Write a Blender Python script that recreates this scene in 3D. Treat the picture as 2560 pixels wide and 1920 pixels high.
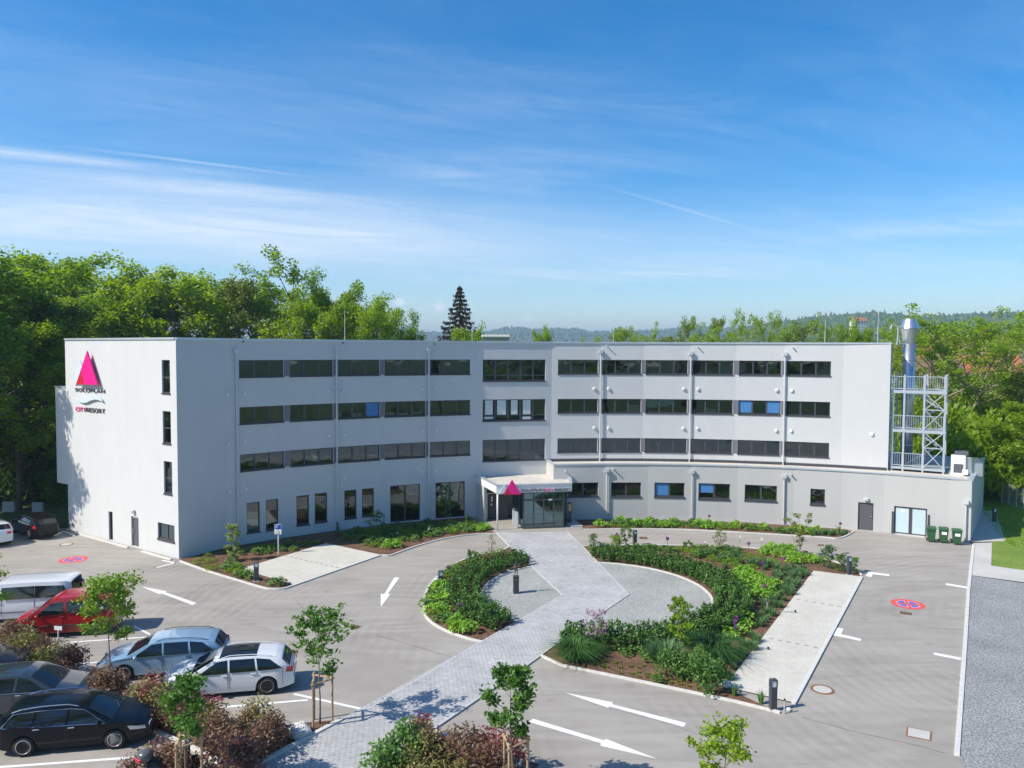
import bpy, bmesh, math, random
import numpy as np
from mathutils import Vector, Matrix
R_ = math.radians
for o in list(bpy.data.objects):
    bpy.data.objects.remove(o)
SC = bpy.context.scene
COL = SC.collection

# ------------------------------------------------------------------ camera, sky, sun, exposure
CAM_H = 13.0
FOC = 1923.0                      # focal length in pixels of the 2560 wide photograph
_p = math.atan(85 / 1923.0)
_r = 0.0045
_f = Vector((0, math.cos(_p), -math.sin(_p)))
_r0 = Vector((1, 0, 0)); _u0 = Vector((0, math.sin(_p), math.cos(_p)))
_up = _u0 * math.cos(_r) - _r0 * math.sin(_r)
_rt = _r0 * math.cos(_r) + _u0 * math.sin(_r)
cam_data = bpy.data.cameras.new('camera')
cam_data.sensor_width = 36.0
cam_data.lens = 36.0 * FOC / 2560.0
cam_data.clip_start = 0.3
cam_data.clip_end = 20000
cam = bpy.data.objects.new('camera', cam_data)
M = Matrix((_rt, _up, -_f)).transposed().to_4x4()
M.translation = (0, 0, CAM_H)
cam.matrix_world = M
COL.objects.link(cam)
SC.camera = cam

SUN_EL = R_(42.0)
SUN_DIR = Vector((-0.9385, -0.345, 0)).normalized()      # towards the sun
world = bpy.data.worlds.new('World')
SC.world = world
world.use_nodes = True
nt = world.node_tree
nt.nodes.clear()
out = nt.nodes.new('ShaderNodeOutputWorld')
bg = nt.nodes.new('ShaderNodeBackground')
sky = nt.nodes.new('ShaderNodeTexSky')
sky.sky_type = 'NISHITA'
sky.sun_disc = False
sky.sun_elevation = SUN_EL
sky.sun_rotation = math.atan2(SUN_DIR.x, SUN_DIR.y)
sky.altitude = 700
sky.air_density = 1.0
sky.dust_density = 0.9
sky.ozone_density = 2.2
bg.inputs['Strength'].default_value = 0.113


def wn(kind, **kw):
    n = nt.nodes.new(kind)
    for k, v in kw.items():
        setattr(n, k, v)
    return n


def wmath(op, a, b=None, clamp=False):
    n = wn('ShaderNodeMath', operation=op)
    n.use_clamp = clamp
    for i, s in enumerate((a, b)):
        if s is None:
            continue
        if isinstance(s, (int, float)):
            n.inputs[i].default_value = s
        else:
            nt.links.new(s, n.inputs[i])
    return n.outputs[0]


def wramp(src, pts):
    n = wn('ShaderNodeValToRGB')
    e = n.color_ramp.elements
    while len(e) < len(pts):
        e.new(0.5)
    for i, (p, c) in enumerate(pts):
        e[i].position = p
        e[i].color = (c, c, c, 1)
    nt.links.new(src, n.inputs[0])
    return n.outputs[0]


# direction -> coordinates on a high flat cloud layer (x/z, y/z), so that cirrus thins towards the horizon
tc = wn('ShaderNodeTexCoord')
sep = wn('ShaderNodeSeparateXYZ')
nt.links.new(tc.outputs['Generated'], sep.inputs[0])
zz = wmath('MAXIMUM', wmath('ADD', sep.outputs[2], 0.05), 0.02)
cu = wmath('DIVIDE', sep.outputs[0], zz)
cv = wmath('DIVIDE', sep.outputs[1], zz)


def layer(rot, sx, sy, scale, detail, rough, dist, off=0.0):
    """stretched noise on the cloud layer"""
    comb = wn('ShaderNodeCombineXYZ')
    c, s = math.cos(rot), math.sin(rot)
    a = wmath('MULTIPLY', wmath('ADD', wmath('MULTIPLY', cu, c), wmath('MULTIPLY', cv, s)), sx)
    b = wmath('MULTIPLY', wmath('ADD', wmath('MULTIPLY', cu, -s), wmath('MULTIPLY', cv, c)), sy)
    nt.links.new(wmath('ADD', a, off), comb.inputs[0])
    nt.links.new(b, comb.inputs[1])
    n = wn('ShaderNodeTexNoise')
    n.inputs['Scale'].default_value = scale
    n.inputs['Detail'].default_value = detail
    n.inputs['Roughness'].default_value = rough
    n.inputs['Distortion'].default_value = dist
    nt.links.new(comb.outputs[0], n.inputs['Vector'])
    return n.outputs['Fac']


def band(rot, centre, width, wob=0.0):
    """a soft straight strip of the cloud layer"""
    c, s = math.cos(rot), math.sin(rot)
    b = wmath('ADD', wmath('MULTIPLY', cu, -s), wmath('MULTIPLY', cv, c))
    if wob:
        b = wmath('ADD', b, wmath('MULTIPLY', wmath('SUBTRACT', layer(rot, 0.35, 1.0, 1.6, 4, 0.6, 0.3), 0.5), wob))
    d = wmath('DIVIDE', wmath('ABSOLUTE', wmath('SUBTRACT', b, centre)), width)
    return wmath('SUBTRACT', 1.0, d, clamp=True)


def along(rot, lo, hi, soft):
    """1 between lo and hi along a strip, soft ends"""
    c, s = math.cos(rot), math.sin(rot)
    a = wmath('ADD', wmath('MULTIPLY', cu, c), wmath('MULTIPLY', cv, s))
    x = wmath('DIVIDE', wmath('SUBTRACT', a, lo), soft, clamp=True)
    y = wmath('DIVIDE', wmath('SUBTRACT', hi, a), soft, clamp=True)
    return wmath('MULTIPLY', x, y)


def mul(*xs):
    r = xs[0]
    for x in xs[1:]:
        r = wmath('MULTIPLY', r, x)
    return r


ra = R_(26)
fib = wramp(layer(ra, 0.34, 1.2, 2.0, 10, 0.70, 1.3), [(0.30, 0.0), (0.72, 1.0)])
fine = wramp(layer(ra, 0.55, 2.0, 2.8, 10, 0.72, 1.2, 3.1), [(0.30, 0.10), (0.70, 1.0)])
soft = wramp(layer(R_(12), 0.5, 1.0, 0.9, 6, 0.6, 0.8, 7.7), [(0.35, 0.0), (0.75, 1.0)])
parts = [
    mul(band(ra, 3.80, 0.13, 0.16), along(ra, -3.0, 0.62, 0.7), fine, 0.58),
    mul(band(ra, 4.13, 0.20, 0.22), along(ra, -0.75, 1.5, 0.9), fine, 0.66),
    mul(band(ra, 5.2, 1.7, 0.9), along(ra, -6.0, 3.2, 2.0), wmath('ADD', wmath('MULTIPLY', fib, 0.6), 0.4), 0.82),
    mul(band(R_(8), 3.55, 0.45, 0.5), along(R_(8), -0.4, 1.2, 0.6), fib, 0.36),
    mul(band(R_(42.7), 2.50, 0.030, 0.02), along(R_(42.7), 2.7, 4.85, 0.9), 0.20),
    mul(band(R_(-28), 5.25, 0.42, 0.4), along(R_(-28), -1.2, 4.0, 1.0), fib, 0.40),
    mul(band(R_(-20), 6.6, 0.9, 0.8), along(R_(-20), -4, 6, 1.5), fib, 0.40),
    mul(band(R_(4), 5.6, 1.9, 0.9), along(R_(4), -3.0, 3.5, 1.6), wmath('ADD', wmath('MULTIPLY', fine, 0.5), 0.3), 0.34),
    mul(band(R_(31), 3.62, 0.035, 0.03), along(R_(31), 0.0, 1.15, 0.5), 0.30),
    mul(soft, fib, 0.20),
]
CLOUD = parts[0]
for q in parts[1:]:
    CLOUD = wmath('SUBTRACT', wmath('ADD', CLOUD, q), wmath('MULTIPLY', CLOUD, q))


def puff(u, v, ax, ay):
    """a small far cumulus in the direction of a pixel"""
    d = (_rt * ((u - 1280) / FOC) + _up * ((960 - v) / FOC) + _f).normalized()
    right = d.cross(Vector((0, 0, 1))).normalized()
    upv = right.cross(d)
    vn = []
    for axis, size in ((right, ax), (upv, ay)):
        dp = wn('ShaderNodeVectorMath', operation='DOT_PRODUCT')
        nt.links.new(tc.outputs['Generated'], dp.inputs[0])
        dp.inputs[1].default_value = axis
        q = wmath('DIVIDE', dp.outputs['Value'], size / FOC)
        vn.append(wmath('MULTIPLY', q, q))
    n = wn('ShaderNodeTexNoise')
    n.inputs['Scale'].default_value = 260
    n.inputs['Detail'].default_value = 4
    nt.links.new(tc.outputs['Generated'], n.inputs['Vector'])
    r2 = wmath('ADD', wmath('ADD', vn[0], vn[1]), wmath('MULTIPLY', wmath('SUBTRACT', n.outputs['Fac'], 0.5), 1.0))
    front = wn('ShaderNodeVectorMath', operation='DOT_PRODUCT')
    nt.links.new(tc.outputs['Generated'], front.inputs[0])
    front.inputs[1].default_value = d
    return mul(wmath('MULTIPLY', wmath('SUBTRACT', 1.0, r2), 1.6, clamp=True), wmath('GREATER_THAN', front.outputs['Value'], 0.9), 0.7)


for q in (puff(1000, 755, 15, 11), puff(1099, 768, 17, 14), puff(1320, 800, 15, 8)):
    CLOUD = wmath('MAXIMUM', CLOUD, q)

mixc = wn('ShaderNodeMix', data_type='RGBA')
nt.links.new(CLOUD, mixc.inputs[0])
hs = wn('ShaderNodeHueSaturation')
hs.inputs['Saturation'].default_value = 1.50
hs.inputs['Value'].default_value = 1.05
nt.links.new(sky.outputs[0], hs.inputs['Color'])
nt.links.new(hs.outputs[0], mixc.inputs[6])
mixc.inputs[7].default_value = (6.3, 6.6, 7.0, 1)
nt.links.new(mixc.outputs[2], bg.inputs[0])
nt.links.new(bg.outputs[0], out.inputs[0])

sd = bpy.data.lights.new('sun', 'SUN')
sd.energy = 4.2
sd.angle = R_(0.53)
sd.color = (1.0, 0.94, 0.84)
sun = bpy.data.objects.new('sun', sd)
_sv = Vector((SUN_DIR.x * math.cos(SUN_EL), SUN_DIR.y * math.cos(SUN_EL), math.sin(SUN_EL)))
sun.rotation_euler = _sv.to_track_quat('Z', 'Y').to_euler()
sun.location = (0, 0, 60)
COL.objects.link(sun)

SC.view_settings.view_transform = 'Standard'
SC.view_settings.look = 'None'
SC.view_settings.gamma = 1.0
SC.view_settings.use_curve_mapping = False
SC.view_settings.exposure = 0.57
SC.cycles.max_bounces = 8
SC.cycles.transparent_max_bounces = 12
SC.cycles.use_denoising = True

# ------------------------------------------------------------------ helpers
def ray(u, v):
    return _rt * ((u - 1280) / FOC) + _up * ((960 - v) / FOC) + _f


def G(u, v, z=0.0):
    """point of the level z seen at pixel u, v of the photograph"""
    d = ray(u, v)
    t = (z - CAM_H) / d.z
    return Vector((d.x * t, d.y * t, z))


def at(u, v, y):
    """point at depth y seen at pixel u, v"""
    d = ray(u, v)
    t = y / d.y
    return Vector((d.x * t, y, CAM_H + d.z * t))


def GP(pts, z=0.0):
    return [G(u, v, 0.0).xy.to_3d() + Vector((0, 0, z)) for u, v in pts]


def tag(o, label=None, cat=None, group=None, kind=None):
    if label: o['label'] = label
    if cat: o['category'] = cat
    if group: o['group'] = group
    if kind: o['kind'] = kind
    return o


def empty(name, loc=(0, 0, 0), rz=0.0, parent=None):
    o = bpy.data.objects.new(name, None)
    o.empty_display_size = 0.2
    o.location = loc
    o.rotation_euler = (0, 0, rz)
    o.parent = parent
    COL.objects.link(o)
    return o


def world_off(o):
    s = Vector((0, 0, 0))
    while o is not None:
        s += Vector(o.location)
        o = o.parent
    return s


class MB:
    """collects shapes and links them as ONE mesh object"""
    def __init__(s):
        s.v = []; s.f = []; s.m = []

    def add(s, vs, fs, mi=0):
        n = len(s.v)
        s.v += [tuple(x) for x in vs]
        s.f += [tuple(i + n for i in f) for f in fs]
        s.m += [mi] * len(fs)

    def box(s, c, size, rz=0.0, mi=0, mat=None):
        x, y, z = size[0] / 2, size[1] / 2, size[2] / 2
        vs = [Vector(q) for q in ((-x, -y, -z), (x, -y, -z), (x, y, -z), (-x, y, -z), (-x, -y, z), (x, -y, z), (x, y, z), (-x, y, z))]
        rot = mat if mat is not None else Matrix.Rotation(rz, 3, 'Z')
        vs = [rot @ q + Vector(c) for q in vs]
        s.add(vs, [(0, 3, 2, 1), (4, 5, 6, 7), (0, 1, 5, 4), (1, 2, 6, 5), (2, 3, 7, 6), (3, 0, 4, 7)], mi)

    def bbox(s, c, size, bev, rz=0.0, mi=0):
        """box with bevelled vertical and top edges"""
        x, y, z = size[0] / 2, size[1] / 2, size[2] / 2
        b = bev
        ring = lambda a, c_: [(-a + b, -c_), (a - b, -c_), (a, -c_ + b), (a, c_ - b), (a - b, c_), (-a + b, c_), (-a, c_ - b), (-a, -c_ + b)]
        r1 = ring(x, y)
        r2 = ring(x - b, y - b)
        vs = [(p[0], p[1], -z) for p in r1] + [(p[0], p[1], z - b) for p in r1] + [(p[0], p[1], z) for p in r2]
        rot = Matrix.Rotation(rz, 3, 'Z')
        vs = [rot @ Vector(q) + Vector(c) for q in vs]
        fs = [tuple(range(7, -1, -1)), tuple(range(16, 24))]
        for i in range(8):
            j = (i + 1) % 8
            fs.append((i, j, j + 8, i + 8)); fs.append((i + 8, j + 8, j + 16, i + 16))
        s.add(vs, fs, mi)

    def prism(s, poly, z0, z1, mi=0, bottom=False):
        n = len(poly)
        a = sum(poly[i][0] * poly[(i + 1) % n][1] - poly[(i + 1) % n][0] * poly[i][1] for i in range(n))
        if a < 0:
            poly = list(reversed(poly))
        vs = [(p[0], p[1], z0) for p in poly] + [(p[0], p[1], z1) for p in poly]
        fs = [tuple(range(n, 2 * n))]
        if bottom:
            fs.append(tuple(range(n - 1, -1, -1)))
        for i in range(n):
            j = (i + 1) % n
            fs.append((i, j, j + n, i + n))
        s.add(vs, fs, mi)

    def sheet(s, poly, z=None, mi=0):
        n = len(poly)
        a = sum(poly[i][0] * poly[(i + 1) % n][1] - poly[(i + 1) % n][0] * poly[i][1] for i in range(n))
        if a < 0:
            poly = list(reversed(poly))
        s.add([(p[0], p[1], p[2] if z is None else z) for p in poly], [tuple(range(n))], mi)

    def tube(s, pts, rad, n=8, mi=0, cap=True):
        pts = [Vector(p) for p in pts]
        rads = rad if isinstance(rad, (list, tuple)) else [rad] * len(pts)
        base = len(s.v)
        ref = None
        for i, p in enumerate(pts):
            d = (pts[min(i + 1, len(pts) - 1)] - pts[max(i - 1, 0)]).normalized()
            if ref is None:
                ref = Vector((1, 0, 0)) if abs(d.x) < 0.8 else Vector((0, 1, 0))
            a = d.cross(ref).normalized()
            b = d.cross(a)
            ref = -d.cross(a).cross(d) if False else ref
            for k in range(n):
                t = 2 * math.pi * k / n
                s.v.append(tuple(p + a * (math.cos(t) * rads[i]) + b * (math.sin(t) * rads[i])))
        for i in range(len(pts) - 1):
            for k in range(n):
                l = (k + 1) % n
                s.f.append((base + i * n + k, base + i * n + l, base + (i + 1) * n + l, base + (i + 1) * n + k)); s.m.append(mi)
        if cap:
            s.f.append(tuple(base + k for k in range(n - 1, -1, -1))); s.m.append(mi)
            e = base + (len(pts) - 1) * n
            s.f.append(tuple(e + k for k in range(n))); s.m.append(mi)

    def lathe(s, prof, n=16, c=(0, 0, 0), axis='Z', mi=0):
        """prof: (radius, height) pairs"""
        base = len(s.v)
        for r, h in prof:
            for k in range(n):
                t = 2 * math.pi * k / n
                x, y = r * math.cos(t), r * math.sin(t)
                q = (x, y, h) if axis == 'Z' else (x, h, y)
                s.v.append((q[0] + c[0], q[1] + c[1], q[2] + c[2]))
        for i in range(len(prof) - 1):
            for k in range(n):
                l = (k + 1) % n
                q = (base + i * n + k, base + i * n + l, base + (i + 1) * n + l, base + (i + 1) * n + k)
                s.f.append(q if axis == 'Z' else q[::-1]); s.m.append(mi)
        for i, rev in ((0, True), (len(prof) - 1, False)):
            if prof[i][0] > 1e-4:
                q = [base + i * n + k for k in range(n)]
                if rev != (axis != 'Z'):
                    q.reverse()
                s.f.append(tuple(q)); s.m.append(mi)

    def build(s, name, mats, parent=None, smooth=False, world=True):
        me = bpy.data.meshes.new(name)
        off = world_off(parent) if (world and parent is not None) else Vector((0, 0, 0))
        me.from_pydata([(x - off.x, y - off.y, z - off.z) for x, y, z in s.v], [], s.f)
        if not isinstance(mats, (list, tuple)):
            mats = [mats]
        for m in mats:
            me.materials.append(m)
        if len(mats) > 1:
            me.polygons.foreach_set('material_index', s.m)
        if smooth:
            me.polygons.foreach_set('use_smooth', [True] * len(me.polygons))
        me.update()
        o = bpy.data.objects.new(name, me)
        o.parent = parent
        COL.objects.link(o)
        return o


def np_mesh(name, V, Q, mat, smooth=False):
    """mesh from numpy arrays: V (n,3), Q (m,k) faces of k corners"""
    me = bpy.data.meshes.new(name)
    me.vertices.add(len(V))
    me.vertices.foreach_set('co', np.ascontiguousarray(V, dtype=np.float32).ravel())
    k = Q.shape[1]
    me.loops.add(Q.size)
    me.loops.foreach_set('vertex_index', np.ascontiguousarray(Q, dtype=np.int32).ravel())
    me.polygons.add(len(Q))
    me.polygons.foreach_set('loop_start', np.arange(0, Q.size, k, dtype=np.int32))
    me.polygons.foreach_set('loop_total', np.full(len(Q), k, dtype=np.int32))
    if smooth:
        me.polygons.foreach_set('use_smooth', np.ones(len(Q), dtype=bool))
    me.materials.append(mat)
    me.update(calc_edges=True)
    me.validate()
    return me


def link(name, me, parent=None, loc=(0, 0, 0), rz=0.0, sc=1.0):
    o = bpy.data.objects.new(name, me)
    o.parent = parent
    o.location = loc
    o.rotation_euler = (0, 0, rz)
    o.scale = (sc, sc, sc) if not isinstance(sc, (tuple, list)) else sc
    COL.objects.link(o)
    return o


def copy_tree(o, parent=None):
    c = o.copy()
    COL.objects.link(c)
    c.parent = parent
    for ch in list(o.children):
        copy_tree(ch, c)
    return c


# ------------------------------------------------------------------ materials
def new_mat(name):
    m = bpy.data.materials.new(name)
    m.use_nodes = True
    return m, m.node_tree, m.node_tree.nodes['Principled BSDF']


def mat(name, col, rough=0.6, metal=0.0, noise=0.0, nscale=8.0, bump=0.0, bscale=40.0, coat=0.0, spec=None, emit=None):
    m, t, b = new_mat(name)
    b.inputs['Base Color'].default_value = (*col, 1)
    b.inputs['Roughness'].default_value = rough
    b.inputs['Metallic'].default_value = metal
    if coat:
        b.inputs['Coat Weight'].default_value = coat
        b.inputs['Coat Roughness'].default_value = 0.04
    if spec is not None:
        b.inputs['Specular IOR Level'].default_value = spec
    if emit:
        b.inputs['Emission Color'].default_value = (*emit[0], 1)
        b.inputs['Emission Strength'].default_value = emit[1]
    tcn = t.nodes.new('ShaderNodeTexCoord')
    if noise:
        n = t.nodes.new('ShaderNodeTexNoise')
        n.inputs['Scale'].default_value = nscale
        n.inputs['Detail'].default_value = 6
        n.inputs['Roughness'].default_value = 0.65
        t.links.new(tcn.outputs['Object'], n.inputs['Vector'])
        r = t.nodes.new('ShaderNodeValToRGB')
        r.color_ramp.elements[0].position = 0.3
        r.color_ramp.elements[1].position = 0.7
        r.color_ramp.elements[0].color = (*[c * (1 - noise) for c in col], 1)
        r.color_ramp.elements[1].color = (*[min(1, c * (1 + noise)) for c in col], 1)
        t.links.new(n.outputs['Fac'], r.inputs[0])
        t.links.new(r.outputs[0], b.inputs['Base Color'])
    if bump:
        n = t.nodes.new('ShaderNodeTexNoise')
        n.inputs['Scale'].default_value = bscale
        n.inputs['Detail'].default_value = 4
        t.links.new(tcn.outputs['Object'], n.inputs['Vector'])
        bn = t.nodes.new('ShaderNodeBump')
        bn.inputs['Strength'].default_value = bump
        bn.inputs['Distance'].default_value = 0.02
        t.links.new(n.outputs['Fac'], bn.inputs['Height'])
        t.links.new(bn.outputs[0], b.inputs['Normal'])
    return m


def foliage(name, cols, trans=0.35, rough=0.5):
    """leaf material: each leaf takes its own tone, light shines through"""
    m, t, b = new_mat(name)
    geo = t.nodes.new('ShaderNodeNewGeometry')
    oi = t.nodes.new('ShaderNodeObjectInfo')
    add = t.nodes.new('ShaderNodeMath'); add.operation = 'MULTIPLY_ADD'
    add.inputs[1].default_value = 0.75
    mul = t.nodes.new('ShaderNodeMath'); mul.operation = 'MULTIPLY'; mul.inputs[1].default_value = 0.25
    t.links.new(oi.outputs['Random'], mul.inputs[0])
    t.links.new(geo.outputs['Random Per Island'], add.inputs[0])
    t.links.new(mul.outputs[0], add.inputs[2])
    r = t.nodes.new('ShaderNodeValToRGB')
    e = r.color_ramp.elements
    while len(e) < len(cols):
        e.new(0.5)
    for i, c in enumerate(cols):
        e[i].position = i / (len(cols) - 1)
        e[i].color = (*c, 1)
    t.links.new(add.outputs[0], r.inputs[0])
    t.links.new(r.outputs[0], b.inputs['Base Color'])
    b.inputs['Roughness'].default_value = rough
    b.inputs['Specular IOR Level'].default_value = 0.35
    tr = t.nodes.new('ShaderNodeBsdfTranslucent')
    hs_ = t.nodes.new('ShaderNodeHueSaturation')
    hs_.inputs['Hue'].default_value = 0.485
    hs_.inputs['Saturation'].default_value = 1.1
    hs_.inputs['Value'].default_value = 1.5
    t.links.new(r.outputs[0], hs_.inputs['Color'])
    t.links.new(hs_.outputs[0], tr.inputs['Color'])
    mx = t.nodes.new('ShaderNodeMixShader')
    mx.inputs[0].default_value = trans
    t.links.new(b.outputs[0], mx.inputs[1])
    t.links.new(tr.outputs[0], mx.inputs[2])
    t.links.new(mx.outputs[0], t.nodes['Material Output'].inputs[0])
    return m


def ground_mat(name, base, alt, big=0.25, fine=60.0, grain=0.25, rough=0.9, bump=0.4, bdist=0.01, extra=None):
    """two tones by large patches, fine grain on top; object coordinates in metres"""
    m, t, b = new_mat(name)
    tcn = t.nodes.new('ShaderNodeTexCoord')
    n1 = t.nodes.new('ShaderNodeTexNoise'); n1.inputs['Scale'].default_value = big; n1.inputs['Detail'].default_value = 8; n1.inputs['Roughness'].default_value = 0.62
    n2 = t.nodes.new('ShaderNodeTexNoise'); n2.inputs['Scale'].default_value = fine; n2.inputs['Detail'].default_value = 3
    for n in (n1, n2):
        t.links.new(tcn.outputs['Object'], n.inputs['Vector'])
    r1 = t.nodes.new('ShaderNodeValToRGB')
    r1.color_ramp.elements[0].position = 0.32; r1.color_ramp.elements[1].position = 0.68
    r1.color_ramp.elements[0].color = (*base, 1); r1.color_ramp.elements[1].color = (*alt, 1)
    t.links.new(n1.outputs['Fac'], r1.inputs[0])
    r2 = t.nodes.new('ShaderNodeValToRGB')
    r2.color_ramp.elements[0].position = 0.3; r2.color_ramp.elements[1].position = 0.7
    r2.color_ramp.elements[0].color = (1 - grain,) * 3 + (1,); r2.color_ramp.elements[1].color = (1 + grain,) * 3 + (1,)
    t.links.new(n2.outputs['Fac'], r2.inputs[0])
    mx = t.nodes.new('ShaderNodeMix'); mx.data_type = 'RGBA'; mx.blend_type = 'MULTIPLY'; mx.inputs[0].default_value = 1
    t.links.new(r1.outputs[0], mx.inputs[6]); t.links.new(r2.outputs[0], mx.inputs[7])
    col = mx.outputs[2]
    if extra:
        col = extra(t, tcn, col)
    t.links.new(col, b.inputs['Base Color'])
    b.inputs['Roughness'].default_value = rough
    b.inputs['Specular IOR Level'].default_value = 0.3
    if bump:
        bn = t.nodes.new('ShaderNodeBump'); bn.inputs['Strength'].default_value = bump; bn.inputs['Distance'].default_value = bdist
        t.links.new(n2.outputs['Fac'], bn.inputs['Height'])
        t.links.new(bn.outputs[0], b.inputs['Normal'])
    return m


def tyre_tracks(t, tcn, col):
    """long curved dark rubber marks and paler patches on the asphalt"""
    mp = t.nodes.new('ShaderNodeMapping'); mp.inputs['Rotation'].default_value = (0, 0, R_(24)); mp.inputs['Scale'].default_value = (0.22, 1.1, 1)
    t.links.new(tcn.outputs['Object'], mp.inputs['Vector'])
    n = t.nodes.new('ShaderNodeTexNoise'); n.inputs['Scale'].default_value = 1.0; n.inputs['Detail'].default_value = 5; n.inputs['Distortion'].default_value = 1.2
    t.links.new(mp.outputs[0], n.inputs['Vector'])
    r = t.nodes.new('ShaderNodeValToRGB')
    r.color_ramp.elements[0].position = 0.30; r.color_ramp.elements[1].position = 0.62
    r.color_ramp.elements[0].color = (0.875, 0.87, 0.865, 1); r.color_ramp.elements[1].color = (1.06, 1.06, 1.05, 1)
    t.links.new(n.outputs['Fac'], r.inputs[0])
    mx = t.nodes.new('ShaderNodeMix'); mx.data_type = 'RGBA'; mx.blend_type = 'MULTIPLY'; mx.inputs[0].default_value = 1
    t.links.new(col, mx.inputs[6]); t.links.new(r.outputs[0], mx.inputs[7])
    # arcs swept by turning wheels
    mp2 = t.nodes.new('ShaderNodeMapping'); mp2.inputs['Location'].default_value = (-30.0, -33.0, 0)
    t.links.new(tcn.outputs['Object'], mp2.inputs['Vector'])
    wv = t.nodes.new('ShaderNodeTexWave'); wv.wave_type = 'RINGS'; wv.rings_direction = 'Z'
    wv.inputs['Scale'].default_value = 0.55; wv.inputs['Distortion'].default_value = 9.0; wv.inputs['Detail'].default_value = 4; wv.inputs['Detail Scale'].default_value = 0.35
    t.links.new(mp2.outputs[0], wv.inputs['Vector'])
    nm = t.nodes.new('ShaderNodeTexNoise'); nm.inputs['Scale'].default_value = 0.16; nm.inputs['Detail'].default_value = 2
    t.links.new(tcn.outputs['Object'], nm.inputs['Vector'])
    rm = t.nodes.new('ShaderNodeValToRGB'); rm.color_ramp.elements[0].position = 0.45; rm.color_ramp.elements[1].position = 0.65
    t.links.new(nm.outputs['Fac'], rm.inputs[0])
    rw_ = t.nodes.new('ShaderNodeValToRGB'); rw_.color_ramp.elements[0].color = (0.91, 0.908, 0.905, 1); rw_.color_ramp.elements[1].color = (1.03, 1.03, 1.03, 1)
    t.links.new(wv.outputs['Fac'], rw_.inputs[0])
    m3 = t.nodes.new('ShaderNodeMix'); m3.data_type = 'RGBA'; m3.blend_type = 'MULTIPLY'
    t.links.new(rm.outputs[0], m3.inputs[0]); t.links.new(mx.outputs[2], m3.inputs[6]); t.links.new(rw_.outputs[0], m3.inputs[7])
    vs = t.nodes.new('ShaderNodeTexVoronoi'); vs.inputs['Scale'].default_value = 0.55; vs.inputs['Randomness'].default_value = 1.0
    nd = t.nodes.new('ShaderNodeTexNoise'); nd.inputs['Scale'].default_value = 3.0; nd.inputs['Detail'].default_value = 3
    t.links.new(tcn.outputs['Object'], nd.inputs['Vector'])
    va = t.nodes.new('ShaderNodeMix'); va.data_type = 'RGBA'; va.blend_type = 'ADD'; va.inputs[0].default_value = 0.25
    t.links.new(tcn.outputs['Object'], va.inputs[6]); t.links.new(nd.outputs['Color'], va.inputs[7])
    t.links.new(va.outputs[2], vs.inputs['Vector'])
    rs = t.nodes.new('ShaderNodeValToRGB'); rs.color_ramp.elements[0].position = 0.04; rs.color_ramp.elements[1].position = 0.17
    rs.color_ramp.elements[0].color = (0.80, 0.79, 0.78, 1); rs.color_ramp.elements[1].color = (1, 1, 1, 1)
    t.links.new(vs.outputs['Distance'], rs.inputs[0])
    m4 = t.nodes.new('ShaderNodeMix'); m4.data_type = 'RGBA'; m4.blend_type = 'MULTIPLY'; m4.inputs[0].default_value = 0.75
    t.links.new(m3.outputs[2], m4.inputs[6]); t.links.new(rs.outputs[0], m4.inputs[7])
    return m4.outputs[2]


def grid_holes(t, tcn, col):
    """pale grass-paver grid, gravel filled cells"""
    b = t.nodes.new('ShaderNodeTexBrick')
    b.inputs['Scale'].default_value = 1.0
    b.inputs['Color1'].default_value = (1, 1, 1, 1); b.inputs['Color2'].default_value = (0.93, 0.93, 0.91, 1); b.inputs['Mortar'].default_value = (0.93, 0.925, 0.91, 1)
    b.inputs['Brick Width'].default_value = 0.2; b.inputs['Row Height'].default_value = 0.2; b.inputs['Mortar Size'].default_value = 0.012; b.offset = 0
    mp = t.nodes.new('ShaderNodeMapping'); mp.inputs['Rotation'].default_value = (0, 0, R_(20))
    t.links.new(tcn.outputs['Object'], mp.inputs['Vector'])
    t.links.new(mp.outputs[0], b.inputs['Vector'])
    mx = t.nodes.new('ShaderNodeMix'); mx.data_type = 'RGBA'; mx.blend_type = 'MULTIPLY'; mx.inputs[0].default_value = 1
    t.links.new(col, mx.inputs[6]); t.links.new(b.outputs[0], mx.inputs[7])
    return mx.outputs[2]


def paint_mat(name, col, rough=0.28, metal=0.0, coat=1.0):
    return mat(name, col, rough, metal, coat=coat)


def glass_mat(name, ior=1.75, tint=(0.42, 0.47, 0.45), rough=0.015, wave=0.06, refl=(0.95, 0.98, 1)):
    m, t, b = new_mat(name)
    t.nodes.remove(b)
    fr = t.nodes.new('ShaderNodeFresnel'); fr.inputs[0].default_value = ior
    gl = t.nodes.new('ShaderNodeBsdfGlossy'); gl.inputs['Roughness'].default_value = rough; gl.inputs['Color'].default_value = (*refl, 1)
    tr = t.nodes.new('ShaderNodeBsdfTransparent'); tr.inputs[0].default_value = (*tint, 1)
    mx = t.nodes.new('ShaderNodeMixShader')
    tcn = t.nodes.new('ShaderNodeTexCoord')
    n = t.nodes.new('ShaderNodeTexNoise'); n.inputs['Scale'].default_value = 1.1; n.inputs['Detail'].default_value = 1
    t.links.new(tcn.outputs['Object'], n.inputs['Vector'])
    bn = t.nodes.new('ShaderNodeBump'); bn.inputs['Strength'].default_value = wave; bn.inputs['Distance'].default_value = 0.1
    t.links.new(n.outputs['Fac'], bn.inputs['Height'])
    t.links.new(bn.outputs[0], gl.inputs['Normal'])
    t.links.new(fr.outputs[0], mx.inputs[0])
    t.links.new(tr.outputs[0], mx.inputs[1]); t.links.new(gl.outputs[0], mx.inputs[2])
    t.links.new(mx.outputs[0], t.nodes['Material Output'].inputs[0])
    return m


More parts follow.
